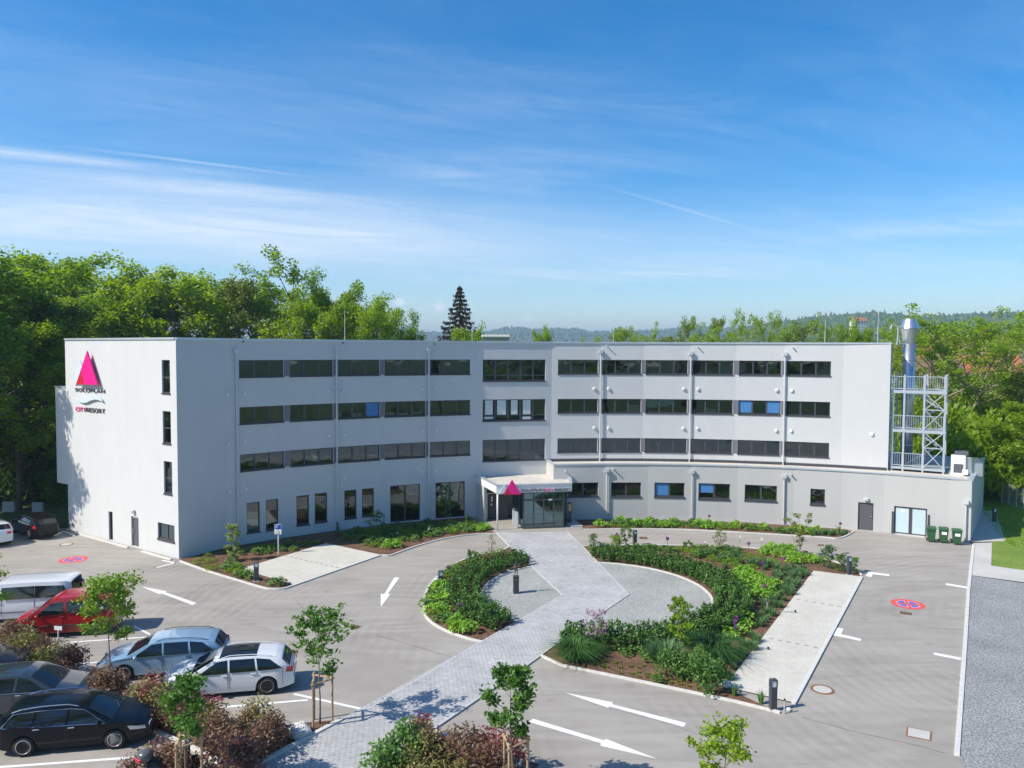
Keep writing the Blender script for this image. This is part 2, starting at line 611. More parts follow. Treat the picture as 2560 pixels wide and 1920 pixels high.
def paver_mat():
    m, t, b = new_mat('concrete_paver')
    at_ = t.nodes.new('ShaderNodeAttribute'); at_.attribute_name = 'tone'
    oi = t.nodes.new('ShaderNodeObjectInfo')
    ad = t.nodes.new('ShaderNodeMath'); ad.operation = 'ADD'
    t.links.new(at_.outputs['Fac'], ad.inputs[0]); t.links.new(oi.outputs['Random'], ad.inputs[1])
    frac = t.nodes.new('ShaderNodeMath'); frac.operation = 'FRACT'
    t.links.new(ad.outputs[0], frac.inputs[0])
    r = t.nodes.new('ShaderNodeValToRGB')
    e = r.color_ramp.elements
    e.new(0.5); e.new(0.9)
    for i, (p, c) in enumerate(((0, (0.36, 0.36, 0.358)), (0.10, (0.415, 0.415, 0.41)), (0.88, (0.455, 0.453, 0.447)), (1, (0.50, 0.495, 0.485)))):
        e[i].position = p; e[i].color = (*c, 1)
    t.links.new(frac.outputs[0], r.inputs[0])
    tcn = t.nodes.new('ShaderNodeTexCoord')
    n = t.nodes.new('ShaderNodeTexNoise'); n.inputs['Scale'].default_value = 0.5; n.inputs['Detail'].default_value = 6
    geo = t.nodes.new('ShaderNodeNewGeometry')
    t.links.new(geo.outputs['Position'], n.inputs['Vector'])
    rr = t.nodes.new('ShaderNodeValToRGB')
    rr.color_ramp.elements[0].position = 0.3; rr.color_ramp.elements[1].position = 0.7
    rr.color_ramp.elements[0].color = (0.86, 0.86, 0.86, 1); rr.color_ramp.elements[1].color = (1.08, 1.08, 1.08, 1)
    t.links.new(n.outputs['Fac'], rr.inputs[0])
    mx = t.nodes.new('ShaderNodeMix'); mx.data_type = 'RGBA'; mx.blend_type = 'MULTIPLY'; mx.inputs[0].default_value = 1
    t.links.new(r.outputs[0], mx.inputs[6]); t.links.new(rr.outputs[0], mx.inputs[7])
    t.links.new(mx.outputs[2], b.inputs['Base Color'])
    b.inputs['Roughness'].default_value = 0.85
    return m


MT = {}
MT['asphalt'] = ground_mat('asphalt', (0.31, 0.285, 0.252), (0.37, 0.342, 0.305), 0.22, 90, 0.14, 0.88, 0.25, 0.004, tyre_tracks)
MT['asphalt_dark'] = ground_mat('asphalt_patch', (0.29, 0.265, 0.235), (0.345, 0.318, 0.284), 0.4, 90, 0.16, 0.88, 0.25, 0.004)
MT['gravel_grey'] = ground_mat('grey_gravel', (0.235, 0.24, 0.24), (0.31, 0.315, 0.31), 0.35, 14, 0.55, 0.95, 1.0, 0.04)
MT['gravel_roof'] = ground_mat('roof_gravel', (0.52, 0.48, 0.42), (0.62, 0.58, 0.51), 0.6, 9, 0.35, 0.95, 1.0, 0.04)
MT['chippings'] = ground_mat('grey_chippings', (0.29, 0.295, 0.275), (0.38, 0.385, 0.36), 0.3, 22, 0.45, 0.95, 0.8, 0.02)
MT['grid'] = ground_mat('pale_grass_paver', (0.53, 0.505, 0.44), (0.63, 0.605, 0.53), 0.5, 30, 0.12, 0.9, 0.3, 0.01, grid_holes)
MT['concrete'] = ground_mat('pale_concrete', (0.46, 0.445, 0.41), (0.54, 0.525, 0.485), 0.5, 30, 0.08, 0.85, 0.15, 0.004)
MT['mulch'] = ground_mat('bark_mulch', (0.125, 0.068, 0.040), (0.21, 0.122, 0.072), 1.2, 16, 0.6, 0.95, 1.0, 0.06)
MT['lawn'] = ground_mat('lawn_grass', (0.13, 0.21, 0.03), (0.20, 0.28, 0.05), 0.5, 9, 0.45, 0.95, 0.8, 0.08)
MT['ground'] = ground_mat('meadow_ground', (0.05, 0.085, 0.02), (0.085, 0.12, 0.03), 0.02, 0.5, 0.35, 1, 0)
MT['joint'] = mat('paver_joint', (0.13, 0.13, 0.125), 0.95, noise=0.2, nscale=20)
MT['kerb'] = mat('kerb_concrete', (0.60, 0.585, 0.545), 0.85, noise=0.12, nscale=6, bump=0.15)
MT['paver'] = paver_mat()
MT['white_paint'] = mat('road_paint_white', (0.76, 0.76, 0.735), 0.75, noise=0.16, nscale=9)
MT['red_paint'] = mat('road_paint_red', (0.72, 0.08, 0.07), 0.7, noise=0.15, nscale=8)
MT['pink_paint'] = mat('road_paint_pale', (0.62, 0.36, 0.46), 0.7, noise=0.15, nscale=8)
MT['blue_paint'] = mat('road_paint_blue', (0.05, 0.13, 0.48), 0.7, noise=0.15, nscale=8)
MT['rust'] = mat('rusty_iron', (0.24, 0.115, 0.055), 0.85, noise=0.35, nscale=14)
MT['iron'] = mat('dark_iron', (0.06, 0.05, 0.045), 0.7, noise=0.3, nscale=14)
MT['render_wall'] = mat('light_grey_render', (0.585, 0.588, 0.58), 0.9, noise=0.018, nscale=0.8, bump=0.25, bscale=55)
MT['render_annex'] = mat('warm_grey_render', (0.49, 0.488, 0.47), 0.9, noise=0.018, nscale=0.8, bump=0.25, bscale=55)
def wall_streaks(m):
    t = m.node_tree; b = t.nodes['Principled BSDF']
    src = b.inputs['Base Color'].links[0].from_socket
    geo = t.nodes.new('ShaderNodeNewGeometry')
    mp = t.nodes.new('ShaderNodeMapping'); mp.inputs['Scale'].default_value = (1.1, 1.1, 0.12)
    t.links.new(geo.outputs['Position'], mp.inputs['Vector'])
    n = t.nodes.new('ShaderNodeTexNoise'); n.inputs['Scale'].default_value = 1.0; n.inputs['Detail'].default_value = 7; n.inputs['Roughness'].default_value = 0.7
    t.links.new(mp.outputs[0], n.inputs['Vector'])
    r = t.nodes.new('ShaderNodeValToRGB'); r.color_ramp.elements[0].position = 0.33; r.color_ramp.elements[1].position = 0.55
    r.color_ramp.elements[0].color = (0.975, 0.975, 0.972, 1); r.color_ramp.elements[1].color = (1.005, 1.005, 1.005, 1)
    t.links.new(n.outputs['Fac'], r.inputs[0])
    mx = t.nodes.new('ShaderNodeMix'); mx.data_type = 'RGBA'; mx.blend_type = 'MULTIPLY'; mx.inputs[0].default_value = 1
    t.links.new(src, mx.inputs[6]); t.links.new(r.outputs[0], mx.inputs[7]); t.links.new(mx.outputs[2], b.inputs['Base Color'])


wall_streaks(MT['render_wall']); wall_streaks(MT['render_annex'])
MT['render_white'] = mat('white_trim', (0.74, 0.74, 0.72), 0.7, noise=0.03, nscale=2)
MT['plinth_pale'] = mat('paver_edge_stone', (0.50, 0.495, 0.48), 0.85, noise=0.08, nscale=4)
MT['plinth'] = mat('grey_plinth', (0.42, 0.42, 0.40), 0.85, noise=0.1, nscale=4)
MT['coping'] = mat('aluminium_coping', (0.62, 0.66, 0.70), 0.42, metal=0.55)
MT['anthracite'] = mat('anthracite_frame', (0.065, 0.065, 0.076), 0.45)
MT['frame_grey'] = mat('grey_frame_metal', (0.10, 0.10, 0.112), 0.5)
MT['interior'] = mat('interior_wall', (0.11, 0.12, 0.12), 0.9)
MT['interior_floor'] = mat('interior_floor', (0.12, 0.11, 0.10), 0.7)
MT['glass'] = glass_mat('window_glass', 2.25, (0.66, 0.74, 0.74), refl=(0.80, 0.95, 1.0))
MT['glass_clear'] = glass_mat('entrance_glass', 2.9, (0.62, 0.82, 0.86), refl=(0.62, 0.92, 1.0))
MT['blind_blue'] = mat('blue_blind', (0.065, 0.21, 0.45), 0.8)
MT['curtain'] = mat('white_curtain', (0.62, 0.66, 0.66), 0.9)
MT['blind_white'] = mat('frosted_film', (0.50, 0.62, 0.65), 0.6)
MT['pipe'] = mat('zinc_downpipe', (0.62, 0.64, 0.66), 0.45, metal=0.3)
MT['galv'] = mat('galvanised_steel', (0.47, 0.51, 0.55), 0.45, metal=0.35, noise=0.06, nscale=6)
MT['steel'] = mat('stainless_steel', (0.62, 0.63, 0.64), 0.33, metal=0.9)
MT['sheet_metal'] = mat('duct_sheet_metal', (0.50, 0.54, 0.57), 0.35, metal=0.7)
MT['magenta'] = mat('magenta_panel', (0.78, 0.008, 0.24), 0.45)
MT['deep_red'] = mat('red_panel', (0.55, 0.012, 0.03), 0.45)
MT['pale_blue'] = mat('pale_blue_panel', (0.58, 0.68, 0.74), 0.5)
MT['grey_panel'] = mat('grey_panel', (0.28, 0.31, 0.35), 0.5)
MT['letter_dark'] = mat('dark_letter', (0.045, 0.048, 0.055), 0.5)
MT['sign_blue'] = mat('sign_blue', (0.015, 0.07, 0.42), 0.4)
MT['white_plastic'] = mat('white_plastic', (0.80, 0.80, 0.79), 0.4)
MT['black_plastic'] = mat('black_plastic', (0.018, 0.018, 0.02), 0.5)
MT['bin_green'] = mat('bin_green', (0.028, 0.095, 0.036), 0.5, noise=0.1, nscale=4)
MT['bollard'] = mat('bollard_anthracite', (0.055, 0.062, 0.075), 0.45, noise=0.06, nscale=5)
MT['opal'] = mat('opal_lens', (0.80, 0.82, 0.84), 0.35)
MT['bronze'] = mat('dark_bronze', (0.10, 0.105, 0.115), 0.38, metal=0.7, noise=0.3, nscale=18)
MT['brass'] = mat('brass_plate', (0.5, 0.32, 0.14), 0.4, metal=0.6)
MT['wood_stake'] = mat('timber_stake', (0.42, 0.29, 0.17), 0.85, noise=0.2, nscale=7)
MT['bark'] = mat('tree_bark', (0.13, 0.10, 0.075), 0.95, noise=0.35, nscale=6, bump=0.6, bscale=20)
MT['bark_pale'] = mat('young_bark', (0.20, 0.155, 0.11), 0.9, noise=0.3, nscale=9)
MT['bark_warm'] = mat('warm_pale_bark', (0.30, 0.235, 0.14), 0.95, noise=0.3, nscale=5, bump=0.5, bscale=15)  # paler, warmer bark tone used on the robinia trees
MT['rock'] = mat('pale_boulder', (0.62, 0.60, 0.56), 0.9, noise=0.15, nscale=4, bump=0.6, bscale=9)
MT['leaf_mid'] = foliage('leaf_mid_green', [(0.085, 0.175, 0.016), (0.15, 0.27, 0.022), (0.23, 0.36, 0.034), (0.32, 0.44, 0.045)], trans=0.5)
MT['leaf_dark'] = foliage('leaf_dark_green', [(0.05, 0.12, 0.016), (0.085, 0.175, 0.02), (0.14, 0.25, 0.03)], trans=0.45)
MT['leaf_fresh'] = foliage('leaf_fresh_green', [(0.14, 0.25, 0.02), (0.23, 0.36, 0.03), (0.34, 0.46, 0.045)], trans=0.5)
MT['leaf_olive'] = foliage('leaf_olive_green', [(0.109, 0.155, 0.028), (0.178, 0.232, 0.040), (0.264, 0.310, 0.062)])
MT['leaf_birch'] = foliage('leaf_birch', [(0.139, 0.217, 0.046), (0.232, 0.310, 0.078), (0.326, 0.403, 0.124)])
MT['leaf_spruce'] = foliage('spruce_needles', [(0.021, 0.025, 0.011), (0.040, 0.037, 0.018), (0.063, 0.051, 0.028)], trans=0.1)
MT['leaf_sapling'] = foliage('sapling_leaf', [(0.054, 0.139, 0.023), (0.093, 0.217, 0.031), (0.155, 0.295, 0.046)])
MT['leaf_maple'] = foliage('light_sapling_leaf', [(0.09, 0.20, 0.02), (0.15, 0.29, 0.03), (0.23, 0.37, 0.05), (0.30, 0.33, 0.06)])
MT['leaf_purple'] = foliage('purple_shrub_leaf', [(0.08, 0.042, 0.034), (0.18, 0.08, 0.065), (0.25, 0.13, 0.095), (0.18, 0.16, 0.06), (0.15, 0.075, 0.06)], trans=0.3)
MT['leaf_bronze'] = foliage('bronze_green_shrub_leaf', [(0.109, 0.085, 0.039), (0.202, 0.186, 0.054), (0.264, 0.295, 0.078), (0.232, 0.132, 0.078)], trans=0.25)
MT['leaf_red'] = foliage('red_shrub_leaf', [(0.155, 0.046, 0.046), (0.279, 0.085, 0.078), (0.372, 0.155, 0.124)], trans=0.25)
MT['leaf_shrub'] = foliage('green_shrub_leaf', [(0.062, 0.155, 0.031), (0.109, 0.232, 0.043), (0.186, 0.310, 0.078)])
MT['leaf_hedge'] = foliage('hedge_leaf', [(0.034, 0.093, 0.019), (0.065, 0.155, 0.025), (0.139, 0.264, 0.039)], trans=0.2)
MT['leaf_lime'] = foliage('lime_perennial_leaf', [(0.139, 0.310, 0.031), (0.232, 0.434, 0.046), (0.357, 0.574, 0.078)])
MT['leaf_blue'] = foliage('blue_green_grass_blade', [(0.070, 0.155, 0.054), (0.109, 0.217, 0.078), (0.171, 0.295, 0.116)], trans=0.2)
MT['leaf_grass'] = foliage('dark_grass_blade', [(0.031, 0.101, 0.022), (0.062, 0.155, 0.031), (0.109, 0.232, 0.046)], trans=0.2)
MT['leaf_wood'] = foliage('far_wood', [(0.035, 0.075, 0.02), (0.065, 0.12, 0.028), (0.11, 0.18, 0.04)], trans=0.1)
MT['flower_purple'] = mat('purple_flower', (0.22, 0.05, 0.22), 0.8)
MT['flower_white'] = mat('white_flower', (0.82, 0.82, 0.80), 0.8)
MT['twig_pink'] = foliage('pinkish_twig_leaf', [(0.310, 0.232, 0.264), (0.465, 0.310, 0.403), (0.248, 0.295, 0.155)], trans=0.25)
MT['house_white'] = mat('house_render_white', (0.72, 0.70, 0.66), 0.9)
MT['house_cream'] = mat('house_render_cream', (0.66, 0.56, 0.42), 0.9)
MT['house_grey'] = mat('house_render_grey', (0.48, 0.47, 0.46), 0.9)
MT['roof_red'] = mat('roof_tile_red', (0.40, 0.13, 0.06), 0.85, noise=0.2, nscale=0.8)
MT['roof_brown'] = mat('roof_tile_brown', (0.20, 0.12, 0.09), 0.85, noise=0.2, nscale=0.8)
MT['house_window'] = mat('house_window_glass', (0.03, 0.035, 0.045), 0.1, spec=0.8)

# ================================================================== THE SETTING: ground
g = MB(); g.sheet([(-4400, -700), (4400, -700), (4400, 6700), (-4400, 6700)], -0.06)
tag(g.build('ground', MT['ground']), 'green meadow ground reaching out to the hills', kind='structure')

# asphalt yard
YARD = GP([(2436, 1358), (2430, 1420), (2398, 1890)]) + [Vector((11, 5, 0)), Vector((-60, 5, 0)), Vector((-70, 44, 0)), Vector((-52, 62, 0)), Vector((-31.5, 54.7, 0)), Vector((-20, 47, 0)), Vector((-9, 58, 0)), Vector((3, 62, 0)), Vector((20, 59, 0))]
a = MB(); a.sheet(YARD, 0.0)
asphalt = tag(a.build('asphalt', MT['asphalt']), 'worn warm grey asphalt yard with curved tyre marks', kind='structure')
pt = MB(); pt.sheet(GP([(1040, 1705), (922, 1775), (790, 1690), (985, 1632)]), 0.0035)
pt.build('asphalt_patch', MT['asphalt_dark'], asphalt)

# ---- kerbs
def kerb(name, pts, w=0.11, z0=-0.04, z1=0.075, mt='kerb', parent=None, label=None):
    pts = [Vector((p[0], p[1], 0)) for p in pts]
    m = MB()
    L_, Rr = [], []
    for i, p in enumerate(pts):
        if i == 0: d = (pts[1] - p).normalized(); k = 1
        elif i == len(pts) - 1: d = (p - pts[i - 1]).normalized(); k = 1
        else:
            d1 = (p - pts[i - 1]).normalized(); d2 = (pts[i + 1] - p).normalized()
            d = (d1 + d2).normalized(); k = 1 / max(0.4, d.dot(d1))
        n = Vector((-d.y, d.x, 0)) * (w / 2 * k)
        L_.append(p + n); Rr.append(p - n)
    for i in range(len(pts) - 1):
        a_, b_, c_, d_ = Rr[i], Rr[i + 1], L_[i + 1], L_[i]
        vs = [(q.x, q.y, z) for z in (z0, z1) for q in (a_, b_, c_, d_)]
        fs = [(4, 5, 6, 7), (0, 1, 5, 4), (2, 3, 7, 6)]
        if i == 0: fs.append((3, 0, 4, 7))
        if i == len(pts) - 2: fs.append((1, 2, 6, 5))
        m.add(vs, fs)
    return tag(m.build(name, MT[mt], parent), label, kind='structure' if parent is None else None)


def smooth_line(pts, n=6):
    """Catmull-Rom through the points"""
    P = [Vector(p) for p in pts]
    P = [P[0] * 2 - P[1]] + P + [P[-1] * 2 - P[-2]]
    o = []
    for i in range(1, len(P) - 2):
        for k in range(n):
            t = k / n
            o.append(0.5 * ((2 * P[i]) + (P[i + 1] - P[i - 1]) * t + (2 * P[i - 1] - 5 * P[i] + 4 * P[i + 1] - P[i + 2]) * t * t + (3 * P[i] - P[i - 1] - 3 * P[i + 1] + P[i + 2]) * t ** 3))
    o.append(P[-2])
    return o


CC = Vector((4.52, 40.5, 0)); CR = 6.0                   # the gravel circle
def circ(a0, a1, r, n=24):
    return [CC + Vector((math.sin(R_(a0 + (a1 - a0) * i / n)), math.cos(R_(a0 + (a1 - a0) * i / n)), 0)) * r for i in range(n + 1)]


# ---- bed outlines
ISL_L_OUT = smooth_line(GP([(1275, 1367), (1248, 1381), (1210, 1386), (1167, 1398), (1124, 1419), (1083, 1454), (1065, 1484), (1060, 1513), (1062, 1535), (1076, 1555), (1112, 1577), (1167, 1597), (1208, 1607)]), 4)
PATH_L = GP([(1241, 1332.5), (1275, 1367), (1407, 1490), (1204.6, 1607), (922, 1775), (650, 1916), (560, 1966)])
PATH_R = GP([(1418, 1331), (1456, 1367), (1571.6, 1488), (1392.6, 1611), (1307.6, 1672.5), (1083, 1826), (900, 1950), (800, 2020)])
ISL_R_TOP = smooth_line(GP([(1456, 1367), (1514, 1365), (1655, 1364), (1840, 1369), (2000, 1385), (2100, 1410), (2146, 1432), (2153, 1440)]), 4)
ISL_R_BOT = GP([(1353, 1641), (1405, 1665), (1619, 1709), (1840, 1756), (1885, 1767), (1950, 1783), (1984, 1760)])
PARK_R = GP([(2034, 1429), (2154, 1444), (1984, 1760), (1812, 1720)])

b1 = MB(); b1.sheet(ISL_L_OUT + [PATH_L[2], PATH_L[1]], 0.020)
BED_L = ISL_L_OUT + [PATH_L[2]]
tag(b1.build('planting_bed', MT['mulch']), 'bark mulched bed of the small round island left of the path', kind='structure')
b2 = MB(); b2.sheet(ISL_R_TOP + [PARK_R[1], PARK_R[0], PARK_R[3]] + list(reversed(ISL_R_BOT[:6])) + [PATH_R[2]], 0.020)
tag(b2.build('planting_bed', MT['mulch']), 'large bark mulched bed of the island right of the path', kind='structure')
# chippings inside the circle, split by the path
gc = MB()
gc.sheet([p for p in circ(0, 360, CR, 64)][:-1], 0.028)
tag(gc.build('chippings_circle', MT['chippings']), 'round court of grey stone chippings around the statue', kind='structure')
kerb('kerb', ISL_L_OUT, label='pale kerb round the outer edge of the left island')
kerb('kerb', ISL_R_TOP, label='pale kerb along the building side of the right island')
kerb('kerb', ISL_R_BOT[:6], label='pale kerb along the arrow lane side of the right island')
kerb('kerb', circ(-27, -120, CR + 0.05, 26), 0.12, label='thin kerb round the left part of the chippings circle')
kerb('kerb', circ(5, 190, CR + 0.05, 40), 0.12, label='thin kerb round the right part of the chippings circle')
# parking strips of pale pavers
pk = MB(); pk.sheet(PARK_R, 0.06)
pr = tag(pk.build('parking_strip', MT['grid']), 'pale paved parking strip beside the right island', kind='structure')
def dashes(parent, p0, p1, n, w=0.10):
    p0, p1 = p0.copy(), p1.copy()
    for i in range(n):
        c = p0.lerp(p1, (i + 0.5) / n); d = (p1 - p0).normalized(); nn = Vector((-d.y, d.x, 0)) * w / 2
        l = (p1 - p0).length / n * 0.26
        m = MB(); m.sheet([c - d * l - nn, c + d * l - nn, c + d * l + nn, c - d * l + nn], 0.0645)
        m.build('dark_paver', MT['gravel_grey'], parent)
dashes(pr, *GP([(1986, 1500), (2108, 1521)]), 6)
dashes(pr, *GP([(1918, 1598), (2050, 1624)]), 6)
kerb('kerb', [PARK_R[1], PARK_R[2]], 0.16, z1=0.068, label='flush kerb between the right parking strip and the asphalt')
LPARK = GP([(734, 1465), (952, 1389), (815, 1360), (602, 1424)])
pk = MB(); pk.sheet(LPARK, 0.06)
pl_ = tag(pk.build('parking_strip', MT['grid']), 'pale paved disabled parking bay by the left wing', kind='structure')
dashes(pl_, *GP([(710, 1391), (850, 1423)]), 11)
LBED = smooth_line(GP([(450, 1404), (526, 1431), (602, 1454), (658, 1470.5), (678, 1473.5), (709, 1473), (734, 1465)]), 3)
MBED = smooth_line(GP([(952, 1389), (976, 1389.5), (1000, 1381), (1050, 1364), (1119, 1346), (1190, 1337), (1237, 1335.5)]), 4)
lb = MB(); lb.sheet([Vector((-20.4, 46.9, 0))] + LBED + [LPARK[3], LPARK[2], LPARK[1]] + MBED + [Vector((-1.6, 55.8, 0)), Vector((-3.2, 59.3, 0)), Vector((-9, 56.9, 0)), Vector((-15.4, 52.2, 0))], 0.020)
tag(lb.build('planting_bed', MT['mulch']), 'shaded mulched bed along the foot of the left wing', kind='structure')
kerb('kerb', LBED, label='curved kerb of the bed at the left building corner')
kerb('kerb', MBED, label='curved kerb of the bed left of the entrance')
kerb('kerb', [LPARK[0], LPARK[1]], 0.12, z1=0.068, label='flush kerb along the disabled parking bay')
ABED = smooth_line(GP([(1460, 1325), (1570, 1323.5), (1710, 1325), (1920, 1336), (2055, 1344), (2092, 1347), (2115, 1341), (2135, 1329)]), 4)
ab = MB(); ab.sheet(ABED + [Vector((24.4, 55.7, 0)), Vector((18, 57.8, 0)), Vector((10, 58.7, 0)), Vector((5, 58.5, 0))], 0.020)
tag(ab.build('planting_bed', MT['mulch']), 'narrow mulched bed along the foot of the flat annex', kind='structure')
kerb('kerb', ABED, label='kerb of the narrow bed in front of the annex')
# car park beds
BED_A = GP([(-120, 1600), (0, 1572), (100, 1640), (206, 1705), (330, 1765), (480, 1820), (600, 1850), (719, 1825), (760, 1808), (852, 1800), (650, 1912), (500, 2010), (640, 1960), (575, 1922), (499, 1880), (365, 1819), (224, 1738), (66, 1675), (-60, 1640)])
del BED_A[11:13]
m = MB(); m.sheet(BED_A, 0.020)
tag(m.build('planting_bed', MT['mulch']), 'long mulched bed between the two rows of parked cars', kind='structure')
kerb('kerb', GP([(-60, 1641), (66, 1676), (224, 1739), (365, 1820), (499, 1881), (580, 1925)]), 0.14, z1=0.10, label='kerb in front of the dark parked cars')
kerb('kerb', GP([(719, 1826), (760, 1808)]), 0.12, label='short kerb by the staked young tree')
kerb('kerb', GP([(853, 1804), (650, 1913), (520, 1985)]), 0.16, z1=0.12, label='raised kerb between the purple shrubs and the paved path')
kerb('kerb', GP([(206, 1706), (236, 1699)]), 0.14, z1=0.12, label='short kerb at the empty bay left of the silver wagon')
BED_B = GP([(1083, 1828), (1340, 1935), (1420, 2010), (1250, 2080), (800, 2030), (960, 1915)])
m = MB(); m.sheet(BED_B, 0.020)
tag(m.build('planting_bed', MT['mulch']), 'mulched bed of bronze shrubs at the bottom of the yard', kind='structure')
kerb('kerb', GP([(1083, 1828), (1215, 1882), (1340, 1935), (1440, 1975)]), 0.14, label='pale kerb on the lane side of the lower shrub bed')
BED_C = GP([(1640, 1995), (1900, 1960), (2060, 2100), (1700, 2160)])
m = MB(); m.sheet(BED_C, 0.020)
tag(m.build('planting_bed', MT['mulch']), 'mulched bed below the lower right sapling', kind='structure')

# right edge: kerb, concrete path, gravel field, lawn
kerb('kerb', GP([(2434, 1360), (2427, 1420), (2421, 1478), (2412, 1620), (2400, 1780), (2392, 1890)]), 0.16, z1=0.05, label='long straight kerb along the right edge of the asphalt')
m = MB(); m.sheet(GP([(2435, 1358), (2480, 1357), (2478, 1415), (2600, 1432), (2600, 1462), (2428, 1439)]), 0.022)
cp = tag(m.build('concrete_path', MT['concrete']), 'pale concrete path bending round the right end of the annex', kind='structure')
m = MB(); m.sheet([Vector((31.45, 52.1, 0)), Vector((34.0, 52.35, 0)), Vector((39.6, 62.5, 0)), Vector((37.2, 62.8, 0))], 0.024)
m.build('concrete_slab', MT['concrete'], cp)
m = MB(); m.sheet(GP([(2424, 1439), (2700, 1478)]) + [Vector((60, 30, 0)), Vector((40, 8, 0)), Vector((10.8, 8, 0))] + GP([(2393, 1893)]), 0.012)
tag(m.build('gravel_field', MT['gravel_grey']), 'dark grey gravel field right of the asphalt', kind='structure')
m = MB(); m.sheet(GP([(2480, 1357), (2478, 1415), (2600, 1432)]) + [Vector((70, 46, 0)), Vector((85, 80, 0)), Vector((33, 80, 0)), Vector((34, 60, 0))], 0.008)
tag(m.build('lawn', MT['lawn']), 'green lawn right of the annex partly in building shade', kind='structure')
# concrete apron left of the building, slab under the entrance, ramp
m = MB(); m.sheet(GP([(160, 1332), (205, 1340), (470, 1408), (445, 1400), (172, 1325)]), 0.03)
# white edge strip along the left wall
kerb('kerb', [Vector((-30.6, 53.45, 0)), Vector((-24.95, 49.55, 0))], 0.16, label='white edge strip at the foot of the left end wall')
kerb('kerb', [Vector((-23.6, 48.62, 0)), Vector((-20.9, 46.75, 0))], 0.16, label='white edge strip from the left door to the building corner')
kerb('kerb', GP([(186, 1341), (158, 1331), (133, 1340)]), 0.14, label='white kerb turning in at the shaded corner')

# ---- paved path: single stones
def clip(poly, quad):
    """Sutherland-Hodgman: poly clipped by a convex counter-clockwise quad"""
    for i in range(len(quad)):
        a_, b_ = quad[i], quad[(i + 1) % len(quad)]
        o = []
        side = lambda p: (b_[0] - a_[0]) * (p[1] - a_[1]) - (b_[1] - a_[1]) * (p[0] - a_[0])
        for k in range(len(poly)):
            p, q = poly[k], poly[(k + 1) % len(poly)]
            sp, sq = side(p), side(q)
            if sp >= 0: o.append(p)
            if sp * sq < 0:
                t = sp / (sp - sq)
                o.append((p[0] + (q[0] - p[0]) * t, p[1] + (q[1] - p[1]) * t))
        poly = o
        if len(poly) < 3: return []
    return poly


def ccw(q):
    s = sum(q[i][0] * q[(i + 1) % len(q)][1] - q[(i + 1) % len(q)][0] * q[i][1] for i in range(len(q)))
    return q if s > 0 else list(reversed(q))


path_poly = PATH_L + list(reversed(PATH_R))
m = MB(); m.sheet(path_poly, 0.034)
path = tag(m.build('paved_path', MT['joint']), 'light grey block paved footpath leading to the entrance', kind='structure')
for side, q in (('l', PATH_L), ('r', PATH_R)):
    for part in (q[:3], q[2:]):
        pass
kerb('paver_edge', PATH_L, 0.07, z0=0.0, z1=0.061, mt='plinth_pale', parent=path)
kerb('paver_edge', PATH_R, 0.07, z0=0.0, z1=0.061, mt='plinth_pale', parent=path)
quadA = ccw([(p.x, p.y) for p in (PATH_L[0], PATH_L[2], PATH_R[2], PATH_R[0])])      # upper leg
quadB = ccw([(p.x, p.y) for p in (PATH_L[2], PATH_L[6], PATH_R[7], PATH_R[2])])      # lower leg
dirB = (PATH_L[2] - PATH_L[4]).normalized()
rngp = random.Random(5)
stones = []
SX, SY, JT = 0.22, 0.135, 0.013                            # across the path, along the path
axv = Vector((-dirB.y, dirB.x, 0))
for quad in (quadA, quadB):
    o0 = PATH_L[2]
    cs = [((Vector((x, y, 0)) - o0).dot(axv), (Vector((x, y, 0)) - o0).dot(dirB)) for x, y in quad]
    a0, a1 = min(c[0] for c in cs), max(c[0] for c in cs)
    b0, b1 = min(c[1] for c in cs), max(c[1] for c in cs)
    for j in range(int(b0 / SY) - 1, int(b1 / SY) + 2):
        for i in range(int(a0 / SX) - 2, int(a1 / SX) + 2):
            s0 = (i + (0.5 if j % 2 else 0)) * SX + JT / 2
            t0 = j * SY + JT / 2
            pts = [o0 + axv * x + dirB * y for x, y in ((s0, t0), (s0 + SX - JT, t0), (s0 + SX - JT, t0 + SY - JT), (s0, t0 + SY - JT))]
            pc = clip(ccw([(p.x, p.y) for p in pts]), quad)
            if len(pc) >= 3:
                ar = abs(sum(pc[k][0] * pc[(k + 1) % len(pc)][1] - pc[(k + 1) % len(pc)][0] * pc[k][1] for k in range(len(pc)))) / 2
                if ar > 0.003:
                    stones.append(pc)
def _dist(pc):
    x = sum(p[0] for p in pc) / len(pc); y = sum(p[1] for p in pc) / len(pc)
    return y + (100 if y < 24.3 or x < -8.6 else 0)
stones.sort(key=_dist)
rest = MB(); tones = []
for k, pc in enumerate(stones):
    z = 0.054 + rngp.uniform(-0.004, 0.004)
    if k < 300:
        s = MB(); s.prism(pc, 0.036, z)
        s.build('paver', MT['paver'], path)
    else:
        n0 = len(rest.f)
        rest.prism(pc, 0.036, z)
        tones += [rngp.random()] * (len(rest.f) - n0)
ro = rest.build('paver', MT['paver'], path)
ro['kind'] = 'stuff'
at_ = ro.data.attributes.new('tone', 'FLOAT', 'FACE')
at_.data.foreach_set('value', tones)

# ---- painted markings on the asphalt (parts of it)
def marking(name, pts, z=0.006, mt='white_paint', label=None):
    m = MB(); m.sheet(pts, z)
    o = m.build(name, MT[mt], asphalt)
    if label: o['label'] = label
    return o


